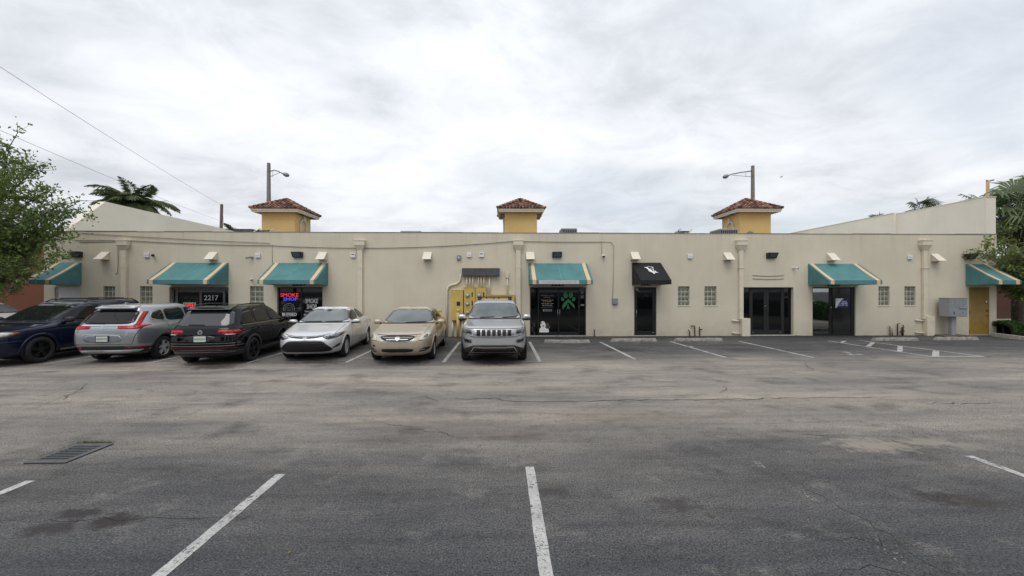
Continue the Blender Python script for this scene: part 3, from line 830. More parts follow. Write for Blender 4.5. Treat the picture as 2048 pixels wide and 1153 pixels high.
# ------------------------------------------------------------------ awnings
def canvas(name, col, var=.16):
    t = NT(name)
    x, y, z = t.sep()
    f = t.noise(1.6, 6, .65)
    c = t.mix(t.ramp(f, [(.35, 0.), (.7, 1.)]), tuple(q * (1 - var) for q in col), tuple(q * (1 + var) for q in col))
    st = t.noise(2.0, 4, .6, sc=(5, 1, 1))
    c = t.mix(t.ramp(st, [(.55, 0.), (.85, .18)]), c, tuple(min(1, q * 1.5 + .03) for q in col))
    t.set('Base Color', c); t.set('Roughness', .72); t.set('Specular IOR Level', .3)
    t.bump(t.noise(220, 2, .5), .08, .004)
    return t.m
teal = canvas('teal_canvas', (.080, .212, .216)); peach = canvas('peach_canvas', (.68, .475, .29), .08); blk_c = canvas('black_canvas', (.013, .013, .015))
seam_m = M('canvas_seam', (.12, .34, .33), .8, var=.1)
PROJ, AZT, AZF, AZB = 1.12, 3.165, 2.41, 2.245
def awning(u0, u1, label, group=None, cloth=teal, stripes=True, seam=True, zt=AZT):
    x0, x1 = WX(u0, D), WX(u1, D); w = x1 - x0; cx = (x0 + x1) / 2
    t = thing('awning', label, 'awning', (cx, D, AZB), 0, group)
    h = w / 2; zt_, zf = zt - AZB, AZF - AZB
    P = PROJ; nx, ny = 14, 10
    # sloped sheet sags a little between its frame bars
    vs, fs = [], []
    for j in range(ny + 1):
        for i in range(nx + 1):
            fx, fy = i / nx, j / ny
            sag = .034 * sin(pi * fy) * (.35 + .65 * abs(sin(pi * fx * 2)))
            vs.append((-h + w * fx, -.004 - (P - .004) * fy, zt_ + (zf - zt_) * fy - sag))
    for j in range(ny):
        for i in range(nx): fs.append((j * (nx + 1) + i, j * (nx + 1) + i + 1, (j + 1) * (nx + 1) + i + 1, (j + 1) * (nx + 1) + i))
    MB().add(vs, fs).build('canopy', cloth, t, True)
    MB().box(-h, h, -P - .006, -P, 0, zf - .001).build('valance', cloth, t)
    for s_ in (-1, 1):
        x = s_ * h
        e = .004 * s_
        fixn(MB().prism([(-.004, zt_ - .002), (-P, zf - .003), (-P, 0), (-.004, -.02)], 'x', x, x + e).build('side_panel', cloth, t))
    if stripes:
        for s_ in (-1, 1):
            xa = s_ * (h - .155) - .075; xb = xa + .15
            sv, sf = [], []
            for j in range(ny + 1):
                fy = j / ny; 
                for xx in (xa, xb):
                    fx = (xx + h) / w; sag = .034 * sin(pi * fy) * (.35 + .65 * abs(sin(pi * fx * 2)))
                    sv.append((xx, -.006 - (P - .004) * fy, zt_ + (zf - zt_) * fy - sag + .005))
            for j in range(ny): sf.append((2 * j, 2 * j + 1, 2 * j + 3, 2 * j + 2))
            MB().add(sv, sf).build('stripe', peach, t, True)
            MB().box(xa, xb, -P - .010, -P - .0065, .0, zf + .003).build('stripe', peach, t)
    if seam:
        sv = []
        for j in range(ny + 1):
            fy = j / ny; sag = .034 * sin(pi * fy) * .35
            sv += [(-.008, -.006 - (P - .004) * fy, zt_ + (zf - zt_) * fy - sag + .005), (.008, -.006 - (P - .004) * fy, zt_ + (zf - zt_) * fy - sag + .005)]
        MB().add(sv, [(2 * j, 2 * j + 1, 2 * j + 3, 2 * j + 2) for j in range(ny)]).build('seam', seam_m, t)
    f = MB()
    for x in (-h + .02, h - .02): f.tube([(x, -.02, .0), (x, -P + .02, .02)], .012, 6).tube([(x, -P + .02, .02), (x, -.03, zt_ - .04)], .012, 6)
    f.tube([(-h + .02, -P + .02, .02), (h - .02, -P + .02, .02)], .012, 6)
    f.build('frame', grey_al, t)
    return t
ag = 'teal striped awnings over the shop doors'
awning(110, 163, 'teal awning with peach stripes above the white door, behind the tree', ag, seam=False)
awning(341, 457, 'wide teal awning with peach stripes above the 2217 shop door', ag)
awning(547, 656, 'teal awning with peach stripes above the smoke shop door', ag)
aw = awning(1057.5, 1174, 'teal awning with a white lettered strip above the paw print door', ag)
MB().box(-.93, .70, -PROJ - .0105, -PROJ - .0075, .012, AZF - AZB - .006).build('lettered_strip', M('pale_strip', (.55, .54, .53), .6, var=.05), aw)
text('lettering', 'WONDER PAWS RESCUE', M('strip_letter', (.34, .35, .35), .6), aw, -.11, -PROJ - .012, .083, w=1.4, h=.095, bold=.005, depth=.001)
bw = awning(1264, 1321, 'small black awning with a white monogram above the single glass door', None, blk_c, False, False, zt=3.20)
sl = math.atan2(3.20 - AZF, PROJ)
mb = MB()
def mono(pts): mb.prism([(p[0], p[1]) for p in pts], 'z', 0, .004)
mono([(-.19, .20), (-.05, .20), (-.05, .185), (-.085, .18), (.05, -.10), (.10, .14), (.065, .185), (.065, .20), (.14, .20), (.14, .185), (.115, .16), (.06, -.24), (.03, -.24), (-.14, .15), (-.19, .185)])
mono([(.06, -.05), (.15, -.05), (.15, -.14), (.20, -.14), (.20, -.165), (.08, -.165), (.06, -.14), (.11, -.135), (.11, -.075), (.06, -.075)])
pts = [(.01 + .115 * cos(t) * .9, -.03 + .10 * sin(t)) for t in np.linspace(.6, 5.4, 18)]
for p, q in zip(pts[:-1], pts[1:]): mb.tube([(p[0], p[1], .003), (q[0], q[1], .003)], .014, 5)
pts = [(.0 + .12 * cos(t), .16 + .06 * sin(t)) for t in np.linspace(.3, 2.8, 10)]
for p, q in zip(pts[:-1], pts[1:]): mb.tube([(p[0], p[1], .003), (q[0], q[1], .003)], .010, 5)
o = fixn(mb.build('monogram', white_l, bw)); o.location = (.02, -PROJ * .46, (3.20 - AZB) + (AZF - 3.20) * .46 + .012); o.rotation_euler = (sl, 0, 0); o.scale = (1.2, 1.2, 1)
awning(1616, 1716, 'teal awning with peach stripes above the lease sign shop door', ag)
awning(1931, 1977, 'narrow teal awning with peach stripes above the yellow door', ag, seam=False)

# ------------------------------------------------------------------ things fixed to the wall
def near(i, names): return names[i]
# downspouts
for i, (u, boxed, lab) in enumerate(((251.5, 0, 'cream downspout with leader head right of the white door'), (721.5, 0, 'cream downspout with leader head between smoke shop and gold sedan'),
        (1036.5, 0, 'cream downspout with leader head left of the paw print shop'), (1480, 1, 'cream downspout boxed at its foot left of the charcoal double door'), (1846, 1, 'cream downspout boxed at its foot left of the mailboxes'))):
    x = WX(u, D); z0 = WZ(u, 481, D); zn = WZ(u, 492, D); zb = WZ(u, 502, D)
    t = thing('downspout', lab, 'downspout', (x, D, 0), 0, 'downspouts on the shop front')
    MB().bbox(-.22, .22, -.22, -.002, zn, z0 - .05, .008).bbox(-.235, .235, -.235, -.002, z0 - .05, z0, .008).build('leader_head', cream_trim, t)
    hd = [(-.21, -.21), (.21, -.21), (.21, -.003), (-.21, -.003)]; lo = [(-.10, -.12), (.10, -.12), (.10, -.003), (-.10, -.003)]
    fixn(MB().add([(p[0], p[1], zn) for p in hd] + [(p[0], p[1], zb) for p in lo], [(0, 1, 5, 4), (1, 2, 6, 5), (2, 3, 7, 6), (3, 0, 4, 7), (0, 3, 2, 1), (4, 5, 6, 7)]).build('funnel', cream_trim, t))
    if boxed:
        MB().bbox(-.09, .09, -.12, -.003, .72, zb, .01).build('pipe', cream_trim, t)
        MB().bbox(-.02, .34, -.20, -.003, .0, .78, .01).build('foot_box', cream_trim, t) if u < 1500 else MB().bbox(-.02, .33, -.20, -.003, .0, .86, .01).build('foot_box', cream_trim, t)
        for zz in (.12, .66): MB().tube([(-.38, -.05, zz + .02), (-.2, -.06, zz), (.0, -.07, zz - .005)], .03, 8).build('stub_pipe', cream_trim, t, True)
    else:
        MB().bbox(-.10, .10, -.13, -.003, .0, zb, .01).build('pipe', cream_trim, t)
    MB().bbox(-.115, .115, -.138, -.002, 2.95, 3.0, .004).build('strap', cream_trim, t)
# exhaust hoods
for u, v, lab in ((211, 512, 'above the leftmost glass-block window'), (427, 512, 'above the right end of the 2217 awning'), (646, 512, 'above the right end of the smoke shop awning'), (855.5, 512, 'alone on bare wall above the gold sedan'),
               (1060, 512, 'above the left end of the paw print shop awning'), (1268.5, 512, 'above the black awning'), (1454, 513, 'above and right of the paired glass-block windows'), (1661, 514, 'above the lease sign awning'), (1869, 515.5, 'above the grey mailboxes')):
    x, z = W(u, v, D)
    t = thing('vent_hood', 'cream sloped vent hood ' + lab, 'vent', (x, D, z), 0, 'cream vent hoods along the wall')
    h, p, dz = .175, .34, .165
    MB().prism([(-.002, dz), (-p, -dz), (-p, -dz - .012), (-.002, dz - .012)], 'x', -h, h).build('hood', vent_m, t)
    for s_ in (-1, 1): fixn(MB().prism([(-.002, dz - .012), (-p + .004, -dz - .011), (-.002, -dz - .011)], 'x', s_ * (h - .012), s_ * (h - .004)).build('cheek', cream_trim, t))
    MB().box(-h + .012, h - .012, -.02, -.002, -dz, dz - .03).build('louvre_back', dark_p, t)
# wall packs
lens_m = M('wall_pack_lens', (.10, .105, .105), .3, var=.1, spec=.5)
for u, v, lab in ((156, 510, 'over the leftmost awning by the tree'), (597, 510.5, 'over the smoke shop awning'), (1113.5, 510.5, 'over the paw print shop awning'), (1541, 512, 'over the charcoal double door'), (1936, 514, 'over the awning of the yellow door')):
    x, z = W(u, v, D)
    t = thing('wall_light', 'dark bronze wall pack light ' + lab, 'wall light', (x, D, z), 0, 'wall pack lights')
    bm_ = M('bronze_housing', (.028, .026, .025), .5, .2, .15)
    fixn(MB().prism([(-.002, .125), (-.22, .125), (-.25, .10), (-.10, -.115), (-.002, -.115)], 'x', -.20, .20).build('housing', bm_, t))
    d_ = Vector((0, -.15, .215)).normalized(); nrm = Vector((0, -.215, -.15)).normalized()
    q = [Vector((0, -.24, .09)), Vector((0, -.118, -.085))]
    MB().quad(*[tuple(Vector((sx, 0, 0)) + q[k] + nrm * .008) for sx, k in ((-.15, 1), (.15, 1), (.15, 0), (-.15, 0))]).build('lens', lens_m, t)
# small alarm boxes and cameras
def alarm(u, v, lab, dark=False, s=.10):
    x, z = W(u, v, D)
    t = thing('alarm_box', lab, 'box', (x, D, z), 0, 'small white boxes on the wall')
    MB().bbox(-s, s, -.07, -.002, -s * .95, s * .95, .012).build('case', white_p, t)
    if dark: MB().box(-s * .6, s * .6, -.0735, -.0705, s * .25, s * .6).build('slot', dark_p, t)
    else: MB().box(-s * .8, s * .8, -.0735, -.0705, -s * .15, -s * .05).build('groove', grey_p, t)
alarm(294.5, 511, 'white box beside a black camera left of the 2217 awning'); alarm(516.5, 511.5, 'white box beside a camera left of the smoke shop awning')
alarm(706.5, 511.5, 'white box with dark slot left of the second downspout', True); alarm(938.5, 510.5, 'plain white box above the dark cable trough, left of its twin'); alarm(963, 510.5, 'white box with dark slot above the dark cable trough', True)
alarm(1379.5, 513.5, 'white box above the paired glass-block windows'); alarm(1818.5, 515, 'white box above the right pair of glass-block windows')
def bullet(u, v, lab, m, dx):
    x, z = W(u, v, D)
    t = thing('security_camera', lab, 'camera', (x, D, z), 0, 'bullet cameras on the wall')
    MB().lathe([(.05, -.03), (.05, -.002)], 'y', 14).build('base', m, t, False)
    MB().tube([(0, -.03, 0), (dx * .3, -.08, -.01)], .014, 8).build('arm', m, t)
    MB().tube([(dx * .1, -.07, 0), (dx * 1.3, -.22, -.03)], .04, 12).build('body', m, t, True)
    MB().tube([(dx * 1.3, -.22, -.03), (dx * 1.33, -.224, -.031)], .03, 12).build('lens', dark_p, t)
bullet(307, 511, 'small black bullet camera left of the 2217 awning', dark_p, .10); bullet(505, 515.5, 'small grey bullet camera beside a white box', grey_p, -.10)
bullet(504, 559, 'small white bullet camera above a glass-block window', white_p, .08); bullet(1586, 536, 'small white camera right of the wall rails', white_p, .05)
x, z = W(1206, 514, D); t = thing('dome_camera', 'dark dome camera hanging from a bracket right of the paw print awning', 'camera', (x, D, z))
MB().lathe([(.06, .03), (.075, .02), (.075, .06), (.03, .075)], 'z', 16, (0, -.12, 0)).tube([(0, -.12, .07), (0, -.002, .07)], .02, 8).build('mount', white_p, t); MB().ellipsoid((0, -.12, .015), (.062, .062, .065), 14, 8).build('dome', dark_p, t, True)
x, z = W(1976, 515.5, D); t = thing('alarm_strobe', 'red and white alarm strobe above the yellow door awning', 'alarm', (x, D, z))
MB().bbox(-.06, .06, -.07, -.002, -.09, .02, .01).build('case', white_p, t); MB().lathe([(.05, .02), (.05, .07), (.035, .1)], 'z', 12, (0, -.05, 0)).build('beacon', M('beacon_red', (.33, .03, .03), .3), t); MB().tube([(.06, -.03, -.02), (.2, -.03, -.03)], .012, 6).build('arm', dark_p, t)
x, z = W(918, 516, D); t = thing('photocell_box', 'small grey electrical box with pale eye left of the white boxes', 'box', (x, D, z)); MB().bbox(-.085, .085, -.09, -.002, -.10, .11, .015).build('case', grey_p, t); MB().lathe([(.03, -.10), (.035, -.088)], 'y', 12).build('eye', white_p, t)
x, z = W(1229, 603, D); t = thing('junction_box', 'grey junction box on the wall left of the single glass door', 'box', (x, D, z)); MB().bbox(-.115, .115, -.10, -.002, -.13, .13, .01).build('case', grey_p, t); MB().bbox(-.1, .1, -.108, -.101, -.115, .115, .004).build('cover', grey_p, t)

# cables and conduits on the wall
cable_m = M('grey_cable', (.10, .092, .08), .8, var=.2); cab_cr = M('painted_cable', (.36, .315, .255), .7, var=.1)
def cable(px, r, m, lab, off=.03, cat='cable'):
    pts = [Vector((W(u, v, D)[0], D - off, W(u, v, D)[1])) for u, v in px]
    o = MB().tube(pts, r, 6).build('cable', m, None, True); tag(o, lab, cat); return o
def sag(u0, v0, u1, v1, s, n=16): return [(u0 + (u1 - u0) * i / n, v0 + (v1 - v0) * i / n + s * 4 * (i / n) * (1 - i / n)) for i in range(n + 1)]
cable(sag(150, 481, 262, 482, 0, 4) + sag(262, 482, 545, 492, 2)[1:] + sag(545, 492, 1030, 483, 9)[1:] + sag(1030, 483, 1206, 484.5, 1)[1:], .011, cable_m, 'long grey service cable sagging along the shop front')
cable(sag(165, 467, 540, 487.5, 1), .009, cable_m, 'thin grey wire slanting down from the roof at left')
cable([(160, 485), (232, 483.5), (236, 487), (237, 520), (236, 545), (232, 549)], .011, cab_cr, 'painted conduit bending down left of the first downspout', .02)
cable([(1206, 484), (1222, 485), (1227, 492), (1227, 540), (1225, 597)], .010, cab_cr, 'painted conduit dropping to the grey junction box', .02)
cable([(1203, 484), (1203, 509)], .009, cab_cr, 'painted wire dropping to the dome camera', .02)
cable([(545, 489), (545, 527)], .008, cab_cr, 'painted wire dropping to the smoke shop awning', .02)

# ------------------------------------------------------------------ electrical service
steel_w = M('weathered_steel', (.085, .09, .105), .55, .4, .35, 4, .15, 30)
x0, z1 = W(925, 538, D); x1, z0 = W(999, 552.5, D)
t = thing('cable_trough', 'long dark steel cable trough fixed to the wall above the meters', 'trough', ((x0 + x1) / 2, D, z0))
hw, hh = (x1 - x0) / 2, z1 - z0
MB().bbox(-hw, hw, -.22, -.002, 0, hh, .008).build('body', steel_w, t)
MB().box(-hw - .01, hw + .01, -.235, -.002, hh + .001, hh + .016).build('lid', M('rust_edge', (.24, .15, .08), .8, var=.3), t)
zp = WZ(940, 576, D)
for i, u in enumerate((934, 940, 945.5, 957, 962.5, 968, 979)):
    x = WX(u, D); zl = zp if u < 975 else WZ(979, 592, D)
    o = MB().tube([(x, D - .09, zl - .01), (x, D - .09, z0 + .01)], .032, 10).build('conduit', cream_trim, None, True); tag(o, 'cream conduit between trough and meter cabinets, number %s from the left' % ('one two three four five six seven'.split()[i]), 'conduit', 'conduits under the cable trough')
px = [(921, 549), (921, 556), (919, 563), (913, 568.5), (905, 570), (898, 573), (894.5, 580), (894, 600), (894, 674)]
o = MB().tube([(W(u, v, D)[0], D - .06, W(u, v, D)[1]) for u, v in px], .045, 10).build('conduit', cream_trim, None, True); tag(o, 'cream conduit with an S-bend left of the yellow cabinets', 'conduit')
x, zt_ = W(1014.5, 545, D); zl = WZ(1014, 590, D)
t = thing('conduit_stub', 'cream conduit stub standing on the low yellow cabinet', 'conduit', (x, D, zl)); MB().tube([(0, -.07, 0), (0, -.07, zt_ - zl - .25)], .032, 10).build('pipe', cream_trim, t, True); MB().bbox(-.055, .055, -.13, -.01, zt_ - zl - .25, zt_ - zl, .01).build('fitting', cream_trim, t); MB().tube([(-.09, -.05, .42), (.09, -.05, .42)], .015, 6).build('clamp', cream_trim, t)
meter_grey, meter_glass = M('meter_grey', (.30, .31, .32), .4, .4), M('meter_glass', (.40, .42, .43), .08, var=.1, spec=.8)
def cabinet(u0, u1, vt, vb, lab, dep, meters=0, slots=()):
    x0, x1 = WX(u0, D), WX(u1, D); zt_, zb = WZ(u0, vt, D), WZ(u0, vb, D)
    t = thing('meter_cabinet', lab, 'cabinet', ((x0 + x1) / 2, D, zb), 0, 'yellow electrical cabinets'); h = (x1 - x0) / 2; H_ = zt_ - zb
    MB().bbox(-h, h, -dep, -.002, 0, H_, .008).build('case', yellow_p, t)
    MB().box(-h - .012, h + .012, -dep - .012, -.002, H_ + .001, H_ + .014).build('lid', yellow_p, t)
    for k in range(meters):
        zz = H_ - .33 - k * .36
        MB().lathe([(.085, -dep - .03), (.09, -dep + .004)], 'y', 20, (-.08, 0, zz)).build('meter_ring', meter_grey, t)
        MB().lathe([(.03, -dep - .115), (.06, -dep - .10), (.072, -dep - .03)], 'y', 20, (-.08, 0, zz)).build('meter', meter_glass, t, True)
        MB().box(.09, .145, -dep - .004, -dep - .0005, zz - .07, zz + .13).build('breaker_slot', dark_p, t)
    for (a, b, c, d) in slots: MB().box(a, b, -dep - .004, -dep - .0005, c, d).build('slot', dark_p, t)
    return t
cabinet(904, 927, 581.5, 640.5, 'tall yellow switch cabinet with one black square, leftmost of the cabinets', .24, 0, ((-.02, .13, .62, .8),))
cabinet(929, 950.5, 576, 641, 'yellow meter cabinet with a column of meters, second of the cabinets', .22, 3)
cabinet(951.5, 973, 576, 641, 'yellow meter cabinet with a column of meters, third of the cabinets', .22, 3)
cabinet(974, 1028, 590.5, 641, 'low wide yellow cabinet mostly hidden behind the silver SUV', .25, 0, ((-.3, -.25, .9, 1.0), (-.1, -.05, .9, 1.0)))
for u, lab in ((906, 'cream pipe below the leftmost yellow cabinet'), (925, 'cream pipe below the seam of the yellow cabinets')):
    x = WX(u, D); o = MB().tube([(x, D - .1, 0), (x, D - .1, WZ(u, 640.5, D))], .04, 10).build('conduit', cream_trim, None, True); tag(o, lab, 'conduit')
# bollards
for (u, v, lab) in ((916, 677.5, 'yellow steel bollard standing before the yellow switch cabinet'), (797, 677.5, 'yellow bollard half hidden behind the gold sedan, left one'), (880, 677.5, 'yellow bollard half hidden behind the gold sedan, right one')):
    x, y = G(u, v)
    t = thing('bollard', lab, 'bollard', (x, y, 0), 0, 'yellow bollards along the wall')
    MB().lathe([(.062, 0), (.062, 1.13)], 'z', 18).build('post', yellow_p, t, True); MB().lathe([(.070, 1.131), (.072, 1.17), (.06, 1.20), (.03, 1.215)], 'z', 18).build('cap', M('pale_yellow', (.60, .45, .12), .5), t, True)
    MB().lathe([(.069, 1.085), (.069, 1.10)], 'z', 18).build('band', yellow_p, t, True)
# hose taps and stub pipes at the wall foot
rust = M('rusty_pipe', (.045, .032, .025), .8, var=.4, scale=20)
def pipes(name, lab, sets, loc_u, m=rust, r=.022):
    x0 = WX(loc_u, D); t = thing(name, lab, 'pipe', (x0, D, 0), 0, 'stub pipes at the foot of the wall')
    for px in sets: MB().tube([(W(u, v, D)[0] - x0, -.07, max(0, W(u, v, D)[1])) for u, v in px], r, 8).build('pipe', m, t, True)
pipes('water_pipes', 'three rusty stub pipes below the paired glass-block windows', [[(1378, 674), (1378, 663), (1375, 660)], [(1388.5, 674), (1388, 654), (1388, 652), (1380, 652)], [(1398, 674), (1397.5, 654)], [(1398, 659), (1403, 659)]], 1388)
pipes('water_pipes', 'pale and rusty stub pipes below the right pair of glass-block windows', [[(1777, 672), (1777, 653), (1774, 652)], [(1782, 672), (1782, 656)]], 1779, M('pale_pipe', (.30, .25, .19), .7, var=.3, scale=20))
pipes('backflow_valve', 'dark valve pipes beside the pale stub pipes', [[(1792, 671), (1792, 648), (1796, 647.5)], [(1801, 671), (1801, 655), (1805, 655)], [(1796, 664), (1806, 662)], [(1803, 671), (1803, 650)]], 1798)
pipes('tap_pipe', 'short rusty pipe right of the paw print shop', [[(1188, 673), (1188, 662)], [(1188, 662), (1187.5, 659)]], 1188)
pipes('tap_pipe', 'short cream pipe stub right of the charcoal double door', [[(1594, 671), (1592, 670), (1591, 669)]], 1593, cream_trim, .03)
x, z = W(1851, 537, D)
o = MB().tube([(x - .12, D - .05, z - .02), (x + .0, D - .08, z + .02), (x + .1, D - .05, z + .02)], .04, 8).build('pipe_elbow', cream_trim, None, True); tag(o, 'cream pipe elbow beside the downspout left of the mailboxes', 'pipe')

# ------------------------------------------------------------------ mailboxes
ym = D - .62
xm0, xm1 = WX(1900, ym), WX(1935, ym)
mbx = thing('mailbox_cluster', 'grey cluster mailbox on a pedestal beside the yellow door', 'mailbox', ((xm0 + xm1) / 2, ym + .28, 0))
hw = (xm1 - xm0) / 2; zb, zt_ = WZ(1915, 634, ym), WZ(1915, 597.5, ym)
mail_m = M('mailbox_grey', (.30, .315, .33), .45, .15, .06)
mail_d = M('mailbox_door_grey', (.27, .285, .30), .42, .15, .06)
MB().bbox(-hw, hw, -.28, .16, zb, zt_, .008).build('cabinet', mail_m, mbx)
MB().box(-hw - .015, hw + .015, -.30, .18, zt_ + .001, zt_ + .018).build('roof', mail_m, mbx)
MB().bbox(-.10, .10, -.10, .06, .05, zb, .01).build('pedestal', mail_m, mbx)
MB().bbox(-.62, .66, -.32, .3, .0, .05, .01).build('base_slab', M('dark_slab', (.10, .085, .07), .9, var=.3), mbx)
hgt = zt_ - zb
for c_ in range(2):
    for r_ in range(4):
        xa = -hw + .03 + c_ * (hw - .02); xb = xa + hw - .05; z1 = zt_ - .03 - r_ * hgt * .115; 
        dd = MB().bbox(xa, xb, -.290, -.279, z1 - hgt * .10, z1, .002).build('mail_door', mail_d, mbx)
        MB().lathe([(.011, -.297), (.012, -.289)], 'y', 10, ((xa + xb) / 2, 0, z1 - hgt * .05)).build('lock', dark_p, dd)
dd = MB().bbox(-hw + .03, -.01, -.290, -.279, zb + .03, zt_ - .03 - hgt * .47, .003).build('parcel_door', mail_d, mbx); MB().lathe([(.016, -.30), (.018, -.289)], 'y', 10, (-hw * .6, 0, zb + .24)).box(-hw * .62, -hw * .5, -.293, -.2901, zb + .1, zb + .2).build('lock', dark_p, dd)
dd = MB().bbox(.02, hw - .03, -.290, -.279, zb + .03, zb + hgt * .36, .003).build('parcel_door', mail_d, mbx); MB().lathe([(.016, -.30), (.018, -.289)], 'y', 10, (hw * .4, 0, zb + .17)).build('lock', dark_p, dd)
MB().bbox(.02, hw - .03, -.33, -.279, zb + hgt * .46, zb + hgt * .51, .004).build('outgoing_slot', mail_m, mbx)

stop_m = M('old_concrete', (.27, .258, .232), .92, var=.4, scale=9, bump=.6, bscale=40)
# ------------------------------------------------------------------ wheel stops
for i, (u0, u1, v, lab) in enumerate(((1088, 1182, 687, 'concrete wheel stop before the paw print shop'), (1222, 1316, 684, 'concrete wheel stop before the single glass door'), (1350, 1448, 683.5, 'concrete wheel stop below the paired glass-block windows'),
                       (1749, 1840, 682.5, 'concrete wheel stop before the dark valve pipes'), (1873, 1962, 681, 'concrete wheel stop before the mailboxes'))):
    (xa, y), (xb, _) = G(u0, v), G(u1, v)
    m = bmesh.new(); L = xb - xa; nx = 14; prof = [(-.075, 0), (-.07, .06), (-.05, .12), (.05, .12), (.07, .06), (.075, 0)]
    vs = []
    for k in range(nx + 1):
        f = k / nx; e = min(f, 1 - f); s_ = 1 if e > .02 else .82
        for (p, q) in prof:
            wob = random.gauss(0, .0035)
            vs.append((-L / 2 + L * f + (.06 * (q / .12) * (1 if f == 0 else -1 if f == 1 else 0)), p + wob, q * (1 if q == 0 else 1) + (random.gauss(0, .004) if q > 0 else 0)))
    n = len(prof); fs = [(k * n + j, k * n + j + 1, (k + 1) * n + j + 1, (k + 1) * n + j) for k in range(nx) for j in range(n - 1)] + [tuple(range(n)), tuple(nx * n + j for j in range(n - 1, -1, -1))]
    m.free()
    o = fixn(MB().add(vs, fs).build('wheel_stop', stop_m, None, False, ((xa + xb) / 2, y + .075, .001), (0, 0, random.uniform(-.012, .012)))); tag(o, lab, 'wheel stop', 'concrete wheel stops')

# ------------------------------------------------------------------ towers on the street side
ochre = stucco('ochre_stucco', (.60, .405, .165), .4)
fascia_m = M('fascia_cream', (.62, .555, .43), .6, var=.08); soffit_m = M('soffit', (.33, .27, .18), .8, var=.1)
tile_t = NT('clay_tile')
_v = tile_t.n.new('ShaderNodeTexVoronoi'); _v.inputs['Scale'].default_value = 4.2; tile_t.l.new(tile_t.pos, _v.inputs['Vector'])
_sc = tile_t.n.new('ShaderNodeSeparateColor'); tile_t.l.new(_v.outputs['Color'], _sc.inputs[0])
tile_t.set('Base Color', tile_t.ramp(_sc.outputs[0], [(.1, (.075, .036, .030)), (.4, (.165, .066, .048)), (.65, (.28, .125, .080)), (.95, (.42, .25, .165))])); tile_t.set('Roughness', .75)
tile_t.bump(tile_t.noise(40, 3), .2, .01)
tile_m = tile_t.m
trim_w = M('arch_trim', (.50, .45, .37), .7, var=.2, scale=12)
YE = 30.2                                        # near eave
